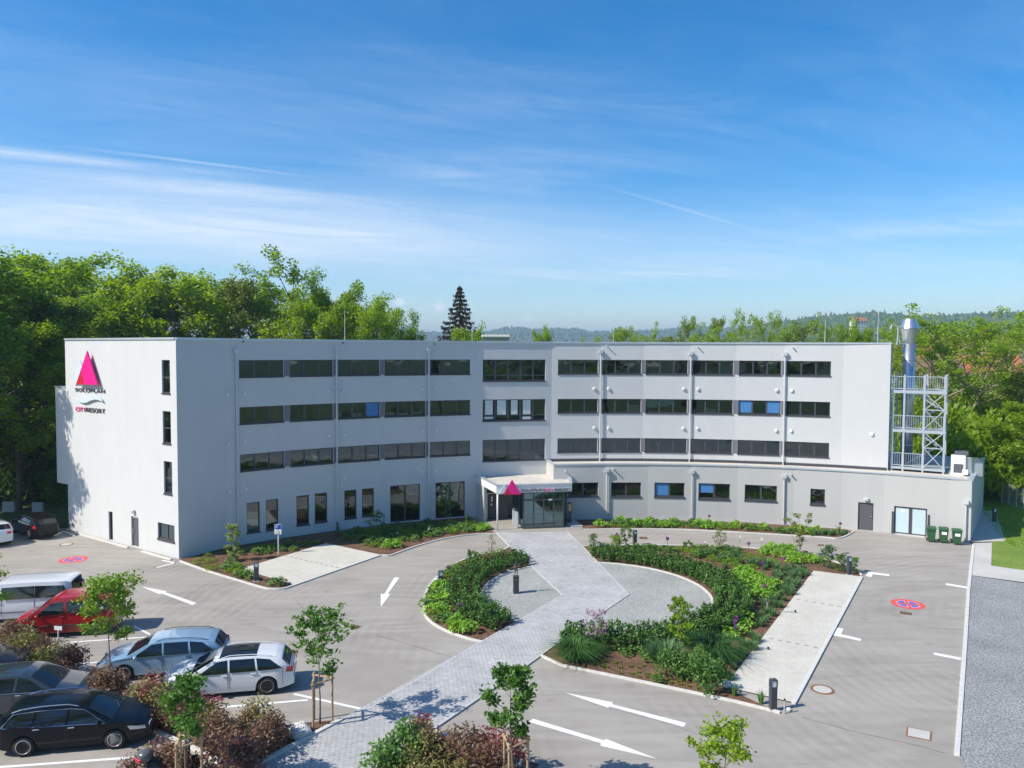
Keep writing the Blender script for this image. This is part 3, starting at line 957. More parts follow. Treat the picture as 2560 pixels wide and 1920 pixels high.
def c5(x, y, ox, oy, s): return (ox + x / s, oy + y / s)
marking('arrow_marking', GP([c5(x, y, 1200, 1550, 2.765) for x, y in ((585, 502), (885, 608), (895, 598), (1410, 740), (1425, 713), (913, 583), (920, 570))]), label='white lane arrow pointing left')
marking('arrow_marking', GP([c5(x, y, 1200, 1550, 2.765) for x, y in ((338, 705), (836, 853), (832, 870), (1226, 961), (870, 823), (858, 833), (365, 683))]), label='white lane arrow pointing right')
marking('arrow_marking', GP([c5(x, y, 0, 1420, 2.911) for x, y in ((1030, 135), (1160, 192), (1178, 186), (1400, 270), (1430, 255), (1205, 178), (1211, 170))]), label='white arrow near the red car')
marking('arrow_marking', GP([c5(x, y, 880, 1400, 8.296) for x, y in ((597, 975), (597, 705), (670, 705), (880, 362), (985, 366), (740, 708), (797, 708))]), label='white arrow beside the left island')
def line(a_, b_, w=0.12, label=None):
    p, q = GP([a_])[0], GP([b_])[0]
    d = (q - p).normalized(); n = Vector((-d.y, d.x, 0)) * w / 2
    return marking('parking_line', [p - n, q - n, q + n, p + n], label=label)
line((-40, 1921), (470, 1884), 0.14); line((430, 1779), (770, 1750), 0.14); line((735, 1735), (924, 1777), 0.14)
line((170, 1606), (385, 1592), 0.13); line((385, 1592), (335, 1565), 0.12); line((0, 1566), (50, 1564), 0.12)
line((200, 1659), (255, 1655), 0.12); line((-20, 1622), (30, 1603), 0.12); line((195, 1476), (240, 1463), 0.14)
line((392, 1419), (440, 1407), 0.16); line((405, 1401), (440, 1408), 0.16)
c6 = lambda x, y: c5(x, y, 1780, 1300, 2.676)
def poly_c6(*q): return GP([c6(x, y) for x, y in q])
marking('parking_line', poly_c6((1028, 375), (1045, 346), (1188, 364), (1184, 376), (1075, 363), (1066, 383)), label='white corner line by the upper end of the parking strip')
marking('parking_line', poly_c6((810, 772), (833, 720), (880, 728), (864, 764), (998, 796), (994, 810)), label='white corner line halfway along the parking strip')
marking('parking_line', poly_c6((1564, 423), (1708, 447), (1706, 458), (1566, 436)))
marking('parking_line', poly_c6((1482, 886), (1668, 922), (1664, 938), (1484, 902)))

def no_stopping(c, ax, z=0.006, label=None):
    """painted ring with a crossed blue field"""
    root = MB()
    n = 40
    r0, r1 = 0.80, 0.58
    for i in range(n):
        t0, t1 = 2 * math.pi * i / n, 2 * math.pi * (i + 1) / n
        root.sheet([(c.x + r * math.cos(t), c.y + r * math.sin(t)) for r, t in ((r1, t0), (r0, t0), (r0, t1), (r1, t1))], z)
    o = root.build('no_stopping_marking', MT['red_paint'], asphalt)
    if label: o['label'] = label
    f = MB(); f.sheet([(c.x + 0.578 * math.cos(2 * math.pi * i / n), c.y + 0.578 * math.sin(2 * math.pi * i / n)) for i in range(n)], z)
    f.build('pale_field', MT['pink_paint'], o)
    for k in range(4):
        m = MB()
        b0 = ax + k * math.pi / 2
        q = []
        for t in np.linspace(-0.52, 0.52, 7):
            q.append((c.x + 0.50 * math.cos(b0 + t), c.y + 0.50 * math.sin(b0 + t)))
        q.append((c.x + 0.15 * math.cos(b0), c.y + 0.15 * math.sin(b0)))
        m.sheet(q, z + 0.004)
        m.build('blue_field', MT['blue_paint'], o)
    for k in range(2):
        m = MB()
        b0 = ax + math.pi / 4 + k * math.pi / 2
        d = Vector((math.cos(b0), math.sin(b0), 0)); nn = Vector((-d.y, d.x, 0)) * 0.07
        m.sheet([c - d * 0.577 - nn, c + d * 0.577 - nn, c + d * 0.577 + nn, c - d * 0.577 + nn], z + 0.004 + 0.004 * (k + 1))
        m.build('red_bar', MT['red_paint'], o)
no_stopping(GP([(2270, 1510.5)])[0], 0.5, label='red and blue no stopping symbol on the right lane')
no_stopping(GP([(183, 1399)])[0], 0.2, label='red and blue no stopping symbol near the left door')

# ---- seams and cracks of the asphalt, thin dark tar lines
MT['tar'] = mat('tar_seam', (0.16, 0.15, 0.14), 0.8)
def seam(px, w=0.035, label=None):
    pts_ = smooth_line(GP(px), 5)
    m = MB(); rg = random.Random(len(px) + int(px[0][0]))
    n_ = []
    for i, p in enumerate(pts_):
        d = (pts_[min(i + 1, len(pts_) - 1)] - pts_[max(i - 1, 0)]).normalized(); n_.append((p + Vector((-d.y, d.x, 0)) * rg.uniform(-.012, .012), Vector((-d.y, d.x, 0)) * w * rg.uniform(.3, .6)))
    for i in range(len(pts_) - 1):
        a_, an = n_[i]; b_, bn = n_[i + 1]
        m.sheet([a_ - an, b_ - bn, b_ + bn, a_ + an], 0.003)
    o = m.build('tar_seam', MT['tar'], asphalt)
seam([(942, 1589), (1010, 1607), (1131, 1644)]); seam([(2004, 1793), (2140, 1830), (2260, 1856), (2363, 1883)]); seam([(738, 1500), (760, 1522), (800, 1545), (850, 1570)])
seam([(90, 1400), (160, 1412), (260, 1440), (330, 1462)], 0.025); seam([(2110, 1535), (2200, 1545), (2300, 1565), (2412, 1575)], 0.03); seam([(1480, 1760), (1600, 1790), (1760, 1840), (1900, 1895)], 0.02)
seam([(600, 1560), (680, 1575), (760, 1600), (830, 1640)], 0.02)

# ---- ironwork set in the ground
def cover_round(uv, r, label):
    c = GP([uv])[0]
    root = empty('manhole_cover', (c.x, c.y, 0)); tag(root, label, 'manhole cover')
    m = MB(); m.lathe([(r, 0.001), (r, 0.012), (r * 0.78, 0.012), (r * 0.78, 0.004)], 28, (c.x, c.y, 0)); m.build('iron_ring', MT['rust'], root)
    m = MB(); m.lathe([(r * 0.76, 0.001), (r * 0.76, 0.014)], 28, (c.x, c.y, 0)); m.build('concrete_lid', MT['concrete'], root)
cover_round((2056, 1724), 0.44, 'round manhole cover with rusty ring right of the lower bollard')
cover_round((166, 1361), 0.42, 'round pale manhole cover near the shaded black car')
def cover_flat(name, poly, label, mt, cat, slots=0, frame='rust', sub='lid'):
    c = sum(poly, Vector()) / len(poly)
    root = empty(name, (c.x, c.y, 0)); tag(root, label, cat)
    m = MB(); m.prism(poly, 0.001, 0.010); m.build('frame', MT[frame], root)
    inner = [c + (p - c) * 0.86 for p in poly]
    if not slots:
        m = MB(); m.prism(inner, 0.0105, 0.015); m.build(sub, MT[mt], root)
    for i in range(slots):
        t0, t1 = (i + 0.2) / slots, (i + 0.75) / slots
        a_, b_, c_, d_ = inner
        m = MB(); m.prism([a_.lerp(b_, t0), a_.lerp(b_, t1), d_.lerp(c_, t1), d_.lerp(c_, t0)], 0.0105, 0.018)
        m.build('bar', MT[mt], root)
cover_flat('manhole_cover', poly_c6((1303, 1382), (1472, 1416), (1466, 1480), (1297, 1446)), 'rectangular pale access cover in the lower right asphalt', 'concrete', 'manhole cover')
cover_flat('drain_grate', poly_c6((1257, 610), (1336, 622), (1334, 637), (1257, 626)), 'rusty drain grate below the right no stopping symbol', 'rust', 'drain', 5, 'iron')
cover_flat('drain_grate', poly_c6((706, 163), (746, 164), (748, 175), (708, 174)), 'rusty drain grate near the right end of the annex bed', 'rust', 'drain', 4, 'iron')
cover_flat('drain_grate', GP([c5(x, y, 880, 1400, 8.296) for x, y in ((-80, 1400), (20, 1335), (200, 1375), (85, 1440))]), 'dark drain grate in the asphalt above the middle sapling', 'iron', 'drain', 5, 'rust')
cover_flat('drain_grate', GP([(1598, 1342), (1617, 1342.5), (1619, 1348), (1599, 1347.5)]), 'rusty drain grate behind the bollard by the annex road', 'rust', 'drain', 4, 'iron')
cover_flat('drain_grate', GP([(1318, 1901), (1350, 1912), (1330, 1930), (1296, 1916)]), 'slotted drain grate beside the lower staked tree', 'iron', 'drain', 6, 'rust')
cover_flat('manhole_cover', GP([(1010, 1363), (1030, 1360), (1042, 1365), (1024, 1370)]), 'flat white cover in the bed left of the entrance', 'render_white', 'manhole cover', frame='concrete')

# ================================================================== THE HOTEL BUILDING
CB = Vector((9.6, 20.5, 0)); RB = 41.0; RA = 38.4
def onc(phi, r=RB, z=0.0):
    return Vector((CB.x + r * math.sin(phi), CB.y + r * math.cos(phi), z))


def fac(u, v, rad=RB):
    """angle and height on the curved facade seen at a pixel"""
    d = ray(u, v)
    a_ = d.x ** 2 + d.y ** 2; b_ = -2 * (d.x * CB.x + d.y * CB.y); c_ = CB.x ** 2 + CB.y ** 2 - rad ** 2
    t = (-b_ + math.sqrt(b_ * b_ - 4 * a_ * c_)) / (2 * a_)
    return math.atan2(d.x * t - CB.x, d.y * t - CB.y), CAM_H + d.z * t


ZR = 13.55
MT['pier'] = mat('pier_panel_grey', (0.17, 0.17, 0.19), 0.6)
hotel = empty('hotel_building', (6, 58, 0))
tag(hotel, 'pale grey four storey curved hotel building with dark ribbon windows and flat annex', 'building')


class Wall:
    """a planar wall strip from p0 to p1, holes with reveals; seen from the side of the normal n"""
    def __init__(s, mb, p0, p1, z0, z1, depth=0.16, mi=0):
        s.mb, s.p0, s.z0, s.z1, s.depth, s.mi = mb, p0, z0, z1, depth, mi
        s.L = (p1 - p0).xy.length
        s.e = ((p1 - p0).xy / s.L).to_3d()
        s.n = Vector((s.e.y, -s.e.x, 0))                 # outward (p0 -> p1 runs left to right seen from outside)
        s.holes = []

    def pt(s, t, z, off=0.0):
        return Vector((s.p0.x, s.p0.y, 0)) + s.e * t + s.n * off + Vector((0, 0, z))

    def hole(s, t0, t1, za, zb):
        s.holes.append((t0, t1, za, zb))

    def make(s):
        ts = sorted({0.0, s.L, *[h[0] for h in s.holes], *[h[1] for h in s.holes]})
        zs = sorted({s.z0, s.z1, *[h[2] for h in s.holes], *[h[3] for h in s.holes]})
        for i in range(len(ts) - 1):
            for j in range(len(zs) - 1):
                tm, zm = (ts[i] + ts[i + 1]) / 2, (zs[j] + zs[j + 1]) / 2
                if any(h[0] < tm < h[1] and h[2] < zm < h[3] for h in s.holes):
                    continue
                s.mb.add([s.pt(ts[i], zs[j]), s.pt(ts[i + 1], zs[j]), s.pt(ts[i + 1], zs[j + 1]), s.pt(ts[i], zs[j + 1])], [(0, 1, 2, 3)], s.mi)
        d = -s.depth
        for t0, t1, za, zb in s.holes:
            q = [(t0, za), (t1, za), (t1, zb), (t0, zb)]
            for k in range(4):
                a_, b_ = q[k], q[(k + 1) % 4]
                s.mb.add([s.pt(*a_), s.pt(*a_, d), s.pt(*b_, d), s.pt(*b_)], [(0, 1, 2, 3)], s.mi)


def wbox(m, w, t0, t1, z0, z1, o0, o1, mi=0):
    """box in wall coordinates between offsets o0 (inner) and o1 (outer)"""
    vs = [w.pt(t, z, o) for o in (o0, o1) for t, z in ((t0, z0), (t1, z0), (t1, z1), (t0, z1))]
    m.add(vs, [(3, 2, 1, 0), (4, 5, 6, 7), (0, 1, 5, 4), (1, 2, 6, 5), (2, 3, 7, 6), (3, 0, 4, 7)], mi)


def window(w, t0, t1, z0, z1, n=3, sill=True, trans=None, name='window', parent=None, fw=0.055, mull=0.11, glass='glass', frame='anthracite', dp=0.13, blinds=(), sill_h=0.08):
    """frame with mullions, single panes and sill as sub-parts"""
    zz0 = z0 + (sill_h if sill else 0)
    f = MB()
    wbox(f, w, t0, t0 + fw, zz0, z1, -dp - 0.03, -dp + 0.03); wbox(f, w, t1 - fw, t1, zz0, z1, -dp - 0.03, -dp + 0.03)
    wbox(f, w, t0 + fw, t1 - fw, z1 - fw, z1, -dp - 0.03, -dp + 0.03); wbox(f, w, t0 + fw, t1 - fw, zz0, zz0 + fw, -dp - 0.03, -dp + 0.03)
    span = (t1 - t0 - 2 * fw - (n - 1) * mull) / n
    top = z1 - fw
    if trans:
        wbox(f, w, t0 + fw, t1 - fw, trans - 0.04, trans + 0.04, -dp - 0.028, -dp + 0.028)
    pcs = []
    for i in range(n):
        a_ = t0 + fw + i * (span + mull)
        if i < n - 1:
            wbox(f, w, a_ + span, a_ + span + mull, zz0 + fw, (trans - 0.04) if trans else top, -dp - 0.032, -dp + 0.032)
            if trans:
                wbox(f, w, a_ + span, a_ + span + mull, trans + 0.04, top, -dp - 0.032, -dp + 0.032)
        pcs += [(a_, a_ + span, zz0 + fw, trans - 0.04), (a_, a_ + span, trans + 0.04, top)] if trans else [(a_, a_ + span, zz0 + fw, top)]
    o = f.build(name, MT[frame], parent or hotel)
    for q in pcs:
        p = MB(); p.add([w.pt(q[0], q[2], -dp), w.pt(q[1], q[2], -dp), w.pt(q[1], q[3], -dp), w.pt(q[0], q[3], -dp)], [(0, 1, 2, 3)])
        p.build('pane', MT[glass], o)
    for i, f0, f1, mt in blinds:                          # a blind behind pane i, from height share f0 to f1
        q = pcs[i]
        hgt = q[3] - q[2]
        o0_, o1_ = (-dp + 0.004, -dp + 0.014) if mt in ('blind_blue', 'curtain') else (-dp - 0.025, -dp - 0.012)
        gx = 0.012 if mt != 'curtain' else 0.10 + 0.05 * (i % 3)
        p = MB(); wbox(p, w, q[0] + gx, q[1] - gx * 0.8, q[2] + hgt * f0 + 0.004, q[2] + hgt * f1 - 0.004, o0_, o1_)
        p.build('blind', MT[mt], o)
    if sill:
        p = MB(); wbox(p, w, t0 - 0.03, t1 + 0.03, z0 - 0.015, z0 + sill_h - 0.012, -dp - 0.02, 0.05)
        p.build('sill', MT[frame], o)
    return o


wall = MB()
# --- break points of the curved facade (pier centres between windows), by the pixel column on the top window row
U = [596.7, 708.6, 723.6, 832, 845, 948.8, 961.4, 1063.5, 1075.7, 1175.4, 1206.8, 1364, 1395, 1495.7, 1506, 1604, 1615, 1720, 1731, 1834, 1848, 1954, 1967, 2078]
PH = [fac(u, 899)[0] for u in U]
brk = [R_(-48.05)] + [PH[0] - R_(1.3)] + [(PH[i] + PH[i + 1]) / 2 for i in range(1, len(PH) - 1, 2)] + [PH[-1] + R_(1.2), R_(26.8)]
corner = Vector((-20.55, 47.05, 0))
pts = [onc(a_) for a_ in brk]
pts[0] = corner
ROW = ((12.25, 11.06), (9.13, 7.95), (5.98, 4.80))       # top and bottom of the ribbon windows
panels = []
for i in range(len(pts) - 1):
    panels.append(Wall(wall, pts[i], pts[i + 1], -0.3, ZR))
def t_of(w, phi):
    """where the radial direction phi cuts the wall panel"""
    d = Vector((math.sin(phi), math.cos(phi), 0)); q = w.p0 - CB
    den = d.x * w.e.y - d.y * w.e.x
    r = (q.x * w.e.y - q.y * w.e.x) / den
    return ((CB + d * r) - w.p0).xy.dot(w.e.xy)


jobs = []
BL = {(4, 1): [(2, 0.0, 1.0, 'blind_blue')], (11, 1): [(0, 0.05, 1, 'blind_blue'), (2, 0.05, 1, 'blind_blue')],
      (6, 1): [(i, 0.0, 1.0, 'curtain') for i in (1, 3, 5, 7)] + [(0, 0.2, 0.8, 'curtain'), (6, 0.0, 0.7, 'curtain')], (9, 1): [(0, 0.5, 1.0, 'blind_white'), (1, 0.55, 1.0, 'blind_white')]}
BL[(3, 1)] = [(2, 0.0, 1.0, 'blind_blue')]; del BL[(4, 1)]
k = 0
for i in range(1, len(panels) - 1):
    w = panels[i]
    pa, pb = PH[2 * k], PH[2 * k + 1]
    t0, t1 = t_of(w, pa), t_of(w, pb)
    mid = (k == 5)
    for r, (zt, zb) in enumerate(ROW):
        z0 = zt - 1.74 if mid else zb
        w.hole(t0, t1, z0, zt)
        jobs.append((w, t0, t1, z0, zt, dict(n=5 if mid else 3, trans=(z0 + 0.50) if mid else None, blinds=BL.get((i, r), ()), mull=0.13 if mid else 0.11, fw=0.06)))
    k += 1
PIERS = []
for i in range(1, len(panels) - 2):                       # narrow recessed metal panels between neighbouring ribbon windows
    k = i - 1
    if k in (4, 5): continue
    for zt, zb in ROW:
        wa, wb_ = panels[i], panels[i + 1]
        PIERS.append((wa, t_of(wa, PH[2 * k + 1]) + 0.012, wa.L - 0.001, zb + 0.07, zt - 0.004))
        PIERS.append((wb_, 0.001, t_of(wb_, PH[2 * k + 2]) - 0.012, zb + 0.07, zt - 0.004))
# ground floor of the left wing: paired windows, two tall glazed doors (pixels at top / bottom)
c4 = lambda x, y: (560 + x / 2.86, 820 + y / 2.86)
for x0, x1, yt, yb, n, door in ((160, 255, 1246, 1466, 1, 0), (297, 388, 1225, 1448, 1, 0), (517, 608, 1197, 1414, 1, 0), (647, 738, 1180, 1393, 1, 0),
                                (860, 947, 1158, 1366, 1, 0), (985, 1072, 1147, 1349, 1, 0), (1188, 1402, 1121, 1402, 2, 1), (1512, 1722, 1100, 1366, 2, 1)):
    pa, zt = fac(*c4(x0, (yt * 2 + yb) / 3)); pb, _ = fac(*c4(x1, (yt * 2 + yb) / 3))
    zt = fac(*c4((x0 + x1) / 2, yt))[1]; zb = fac(*c4((x0 + x1) / 2, yb))[1]
    pm = (pa + pb) / 2
    j = max(i for i in range(len(brk) - 1) if brk[i] <= pm)
    w = panels[j]
    t0, t1 = max(0.05, t_of(w, pa)), min(w.L - 0.05, t_of(w, pb))
    zb = max(zb, 0.05)
    w.hole(t0, t1, zb, zt)
    kw = dict(n=n, sill=not door, name='glazed_door' if door else 'window', mull=0.14 if door else 0.1, fw=0.07)
    if x0 == 160: kw['blinds'] = [(0, 0.02, 0.42, 'blind_white')]
    jobs.append((w, t0, t1, zb, zt, kw))
for w in panels: w.make()

# --- left end wall
E = Vector((-31.64, 54.48, 0))
we = Wall(wall, E, corner, -0.3, ZR, mi=0)
def on_wall(w, u, v):
    d = ray(u, v); o = Vector((0, 0, CAM_H))
    t = (w.p0 - o).dot(w.n) / d.dot(w.n)
    q = o + d * t
    return (q - w.p0).xy.dot(w.e.xy), q.z


cA = lambda x, y: (x / 3.16, 600 + y / 3.16)
cB = lambda x, y: (x / 3.16, 1100 + y / 3.16)
ej = []
for x0, y0, x1, y1, f, kind in ((1277, 947, 1345, 1220, cA, 'w'), (1284, 1350, 1352, 1620, cA, 'w'), (1293, 165, 1362, 440, cB, 'w'),
                                (857, 562, 893, 806, cB, 'slot'), (1036, 600, 1098, 862, cB, 'door'), (1246, 648, 1380, 818, cB, 'g')):
    t0, za = on_wall(we, *f(x0, y0)); t1, zb = on_wall(we, *f(x1, y1))
    if kind in ('door', 'slot'): zb = max(0.06, zb)
    we.hole(t0, t1, zb, za)
    ej.append((t0, t1, zb, za, kind))
we.make()
for t0, t1, zb, za, kind in ej:
    if kind == 'w':
        window(we, t0, t1, zb, za, n=1, trans=(za + zb) / 2 - 0.02, fw=0.05)
    elif kind == 'g':
        window(we, t0, t1, zb, za, n=2, fw=0.06, sill_h=0.13, blinds=[(0, 0, 1, 'blind_white'), (1, 0.0, 1, 'house_white')])
    elif kind == 'slot':
        window(we, t0, t1, zb, za, n=1, sill=False, fw=0.05)
    else:
        m = MB(); wbox(m, we, t0, t1, zb, za, -0.16, -0.11); d = m.build('door', MT['frame_grey'], hotel)
        m = MB(); wbox(m, we, t0 + 0.10, t0 + 0.14, zb + 0.85, zb + 1.15, -0.11, -0.05); m.build('handle', MT['steel'], d)
        m = MB(); wbox(m, we, t0 + 0.02, t1 - 0.02, za - 0.10, za - 0.04, -0.11, -0.07); m.build('door_closer', MT['pipe'], d)
# overhanging bay at the far end of the left wall
bdir = we.e; bay = MB()
b0 = E - bdir * 1.55 - we.n * 0.02
zbt, zbb = at(137, 968, b0.y).z, at(140, 1206, b0.y).z
q = [b0, E - we.n * 0.02, E - we.n * 5.0, b0 - we.n * 5.0]
bay.prism([(p.x, p.y) for p in q], zbb, zbt, bottom=True)
bay.build('bay', MT['render_wall'], hotel)
m = MB(); m.prism([(p.x, p.y) for p in (b0 - bdir * 0.05 + we.n * 0.05, E + we.n * 0.03, E - we.n * 5.0, b0 - we.n * 5.0 - bdir * 0.05)], zbt, zbt + 0.07, bottom=True)
m.build('bay_coping', MT['coping'], hotel)
# --- right end wall and back
r1 = onc(R_(26.8)); r2 = onc(R_(26.8), RB + 12.7)
wr = Wall(wall, r1, r2, -0.3, ZR)
wr.make()
back = [onc(R_(26.8 - (26.8 + 50.2) * i / 16), RB + 12.7) for i in range(17)]
back[-1] = E.copy()
for i in range(16):
    Wall(wall, back[i], back[i + 1], -0.3, ZR).make()
wall.build('wall', MT['render_wall'], hotel)
for w, t0, t1, z0, z1, kw in jobs:
    window(w, t0, t1, z0, z1, **kw)
for w, t0, t1, z0, z1 in PIERS:
    m = MB(); wbox(m, w, t0, t1, z0, z1, -0.02, 0.006); m.build('pier_panel', MT['pier'], hotel)
# roof, parapet coping, floors and a back wall inside so that rooms have depth
foot = pts + back[1:]
m = MB(); m.sheet([(p.x, p.y) for p in foot], ZR - 0.25); m.build('roof', MT['gravel_roof'], hotel)
def offset_line(line, d):
    o = []
    for i, p in enumerate(line):
        a_ = (line[min(i + 1, len(line) - 1)] - line[max(i - 1, 0)]).xy.normalized()
        o.append(p + Vector((a_.y, -a_.x, 0)) * d)
    return o
def coping(name, line, z, w_out=0.07, w_in=0.32, h=0.10, parent=None, mt='coping'):
    lo, li = offset_line(line, w_out), offset_line(line, -w_in)
    m = MB()
    for i in range(len(line) - 1):
        a_, b_, c_, d_ = lo[i], lo[i + 1], li[i + 1], li[i]
        vs = [(p.x, p.y, zz_) for zz_ in (z, z + h) for p in (a_, b_, c_, d_)]
        fs = [(4, 5, 6, 7), (3, 2, 1, 0), (0, 1, 5, 4), (2, 3, 7, 6)]
        if i == 0: fs.append((3, 0, 4, 7))
        if i == len(line) - 2: fs.append((1, 2, 6, 5))
        m.add(vs, fs)
    return m.build(name, MT[mt], parent or hotel)
coping('coping', pts + [r2], ZR + 0.0, h=0.13)
coping('coping', [E, corner + (E - corner) * 0.006], ZR + 0.002, h=0.13)
for z in (3.65, 6.75, 9.85):
    inn = [onc(R_(-47 + (26.2 + 47) * i / 14), RB - 0.0) for i in range(15)]
    fl = MB()
    for i in range(14):
        a_, b_ = onc(R_(-47 + 73.2 * i / 14), RB + 0.35), onc(R_(-47 + 73.2 * (i + 1) / 14), RB + 0.35)
        c_, d_ = onc(R_(-47 + 73.2 * (i + 1) / 14), RB + 5.6), onc(R_(-47 + 73.2 * i / 14), RB + 5.6)
        fl.prism([(p.x, p.y) for p in (a_, b_, c_, d_)], z, z + 0.28, bottom=True)
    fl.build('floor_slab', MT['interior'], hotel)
iw = MB()
for i in range(14):
    Wall(iw, onc(R_(-47 + 73.2 * i / 14), RB + 5.6), onc(R_(-47 + 73.2 * (i + 1) / 14), RB + 5.6), 0, ZR - 0.3).make()
for i in range(1, len(pts) - 1, 1):
    d = (pts[i] - CB).normalized()
    a_, b_ = pts[i] + d * 0.35, pts[i] + d * 5.5
    n = Vector((d.y, -d.x, 0)) * 0.06
    iw.prism([(p.x, p.y) for p in (a_ - n, b_ - n, b_ + n, a_ + n)], 0.0, ZR - 0.3)
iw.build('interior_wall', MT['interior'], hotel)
# things on the window ledges and a few curtains behind the second row
for i, f0, f1, zz0, hh, off in ((3, 0.02, 0.10, 0.0, 0.34, 0.30), (3, 0.36, 0.62, 0.0, 0.25, 0.35), (4, 0.02, 0.26, 0.0, 0.18, 0.30), (4, 0.38, 0.60, 0.0, 0.15, 0.33), (4, 0.72, 0.95, 0.0, 0.20, 0.30), (8, 0.70, 0.96, 0.0, 0.55, 0.25), (9, 0.05, 0.30, 0.35, 0.7, 0.22), (9, 0.38, 0.55, 0.45, 0.6, 0.22), (10, 0.35, 0.6, 0.0, 0.3, 0.3), (11, 0.1, 0.35, 0.0, 0.35, 0.3)):
    w_, t0_, t1_, z0_, z1_, _k = [j for j in jobs if j[0] is panels[min(i, len(panels) - 2)]][1]
    m = MB(); wbox(m, w_, t0_ + (t1_ - t0_) * f0, t0_ + (t1_ - t0_) * f1, z0_ + 0.13 + zz0, z0_ + 0.13 + zz0 + hh, -off - 0.2, -off); m.build('ledge_item', MT['curtain'], hotel)
# lit ceiling lamps seen through the second row
lampm = mat('warm_lamp', (1, 0.85, 0.6), 0.5, emit=((1.0, 0.78, 0.45), 5.0))
for x, y in ((228, 573), (478, 563), (940, 544), (1168, 536), (1612, 524)):
    pa, z = fac(*c4(x, y), rad=RB + 2.0)
    c = onc(pa, RB + 2.0)
    m = MB(); m.lathe([(0.05, 9.80), (0.24, 9.74), (0.30, 9.66), (0.24, 9.60), (0.05, 9.58)], 16, (c.x, c.y, -0.32)); m.build('ceiling_lamp', lampm, hotel, smooth=True)

# --- downpipes with rain heads, and little vent caps on the wall
def downpipe(phi, z_top, z_bot, r=RB, rad=0.055, parent=hotel, mt='pipe'):
    p = onc(phi, r - 0.13)
    m = MB(); m.tube([(p.x, p.y, z_bot), (p.x, p.y, z_top)], rad, 10)
    o = m.build('downpipe', MT[mt], parent, smooth=False)
    h = MB(); h.box((p.x, p.y, z_top + 0.11), (0.30, 0.22, 0.26), rz=-phi); h.build('rain_head', MT[mt], o)
    for z in np.arange(z_bot + 1.2, z_top - 0.5, 2.4):
        q = MB(); q.lathe([(rad + 0.012, z), (rad + 0.012, z + 0.05)], 10, (p.x, p.y, 0)); q.build('bracket', MT[mt], o)
for u, vt, zb in ((588, 876, 0.05), (839.5, 872, 0.05), (1071, 872, 0.05), (1501.5, 878, 4.1), (1727, 882, 4.1), (1963, 884, 4.1)):
    ph, z = fac(u, vt)
    downpipe(ph, z - 0.15, zb)
def cap(phi, z, r, size=0.20):
    p = onc(phi, r - 0.07)
    m = MB(); m.bbox((p.x, p.y, z), (size, 0.14, size), 0.03, rz=-phi); m.build('vent_cap', MT['render_white'], hotel)
c5r = lambda x, y: (1360 + x / 2.86, 820 + y / 2.86)
for f, l in ((c4, ((22, 475), (143, 470), (743, 452), (849, 449), (1410, 436), (1510, 433), (28, 824), (149, 810), (748, 768), (855, 762), (1413, 731), (1518, 728), (36, 1166), (153, 1152), (754, 1080), (857, 1072), (1410, 1028), (1509, 1022))),
             (c5r, ((358, 432), (460, 433), (998, 434), (1100, 436), (1664, 444), (1772, 446), (358, 712), (460, 714), (995, 715), (1097, 716), (1660, 732), (1767, 735)))):
    for x, y in l:
        cap(*fac(*f(x, y)), RB)
cap(*fac(2180, 1085), RB, 0.22)
for x, y in ((135, 98), (849, 107), (1504, 117)):
    ph, z = fac(*c4(x, y)); p = onc(ph, RB - 0.06)
    m = MB(); m.lathe([(0.05, -0.07), (0.05, 0.07)], 10, (p.x, p.y, z), axis='Y'); m.build('overflow_pipe', MT['letter_dark'], hotel)
for x, y in ((447, 128), (1098, 135), (1778, 138)):
    ph, z = fac(*c5r(x, y)); p = onc(ph, RB - 0.16); q = onc(ph, RB)
    m = MB(); m.tube([q + Vector((0, 0, z)), onc(ph, RB - 0.28) + Vector((0, 0, z - 0.02))], 0.05, 10); m.build('overflow_pipe', MT['pipe'], hotel)

# --- annex: single storey, same curve, in front of the right wing
AZ = 4.22
a0, a1 = R_(-9.6), R_(34.6)
anx = MB()
A_U = [(1409, 1495), (1527, 1604), (1635.5, 1712), (1747, 1824), (1861, 1942), (2027, 2063)]
apan = []
def fa(u, v): return fac(u, v, RA)
bA = [a0]
wins = []
for x0, x1, yt, yb in ((170, 388, 1105, 1212), (480, 695, 1104, 1214), (790, 1006, 1106, 1216), (1105, 1331, 1112, 1232), (1436, 1667, 1124, 1243)):
    pa = fa(*c5r(x0, yt))[0]; pb = fa(*c5r(x1, yt))[0]
    wins.append((pa, pb, fa(*c5r((x0 + x1) / 2, yb))[1], fa(*c5r((x0 + x1) / 2, yt))[1], 2))
c8 = lambda x, y: (2000 + x / 2.514, 740 + y / 2.514)
pa = fa(*c8(66, 1212))[0]; pb = fa(*c8(158, 1217))[0]
wins.append((pa, pb, fa(*c8(112, 1318))[1], fa(*c8(112, 1213))[1], 1))
drs = []
pa = fa(*c8(366, 1300))[0]; pb = fa(*c8(463, 1300))[0]; drs.append((pa, pb, 0.03, fa(*c8(415, 1299))[1]))
pa = fa(*c8(592, 1330))[0]; pb = fa(*c8(800, 1340))[0]; drs.append((pa, pb, 0.03, fa(*c8(700, 1328))[1]))
items = wins + drs
bA = [a0] + [(items[i][1] + items[i + 1][0]) / 2 for i in range(len(items) - 1)] + [(items[-1][1] + a1) / 2, a1]
apts = [onc(p, RA) for p in bA]
aj = []
for i in range(len(apts) - 1):
    w = Wall(anx, apts[i], apts[i + 1], -0.2, AZ)
    if i < len(items):
        it = items[i]
        t0, t1 = t_of(w, it[0]), t_of(w, it[1])
        w.hole(t0, t1, it[2], it[3])
        aj.append((i, w, t0, t1, it[2], it[3]))
    w.make()
ar2 = onc(a1, RA + 13.5)
wR = Wall(anx, apts[-1], ar2, -0.2, AZ); wR.make()
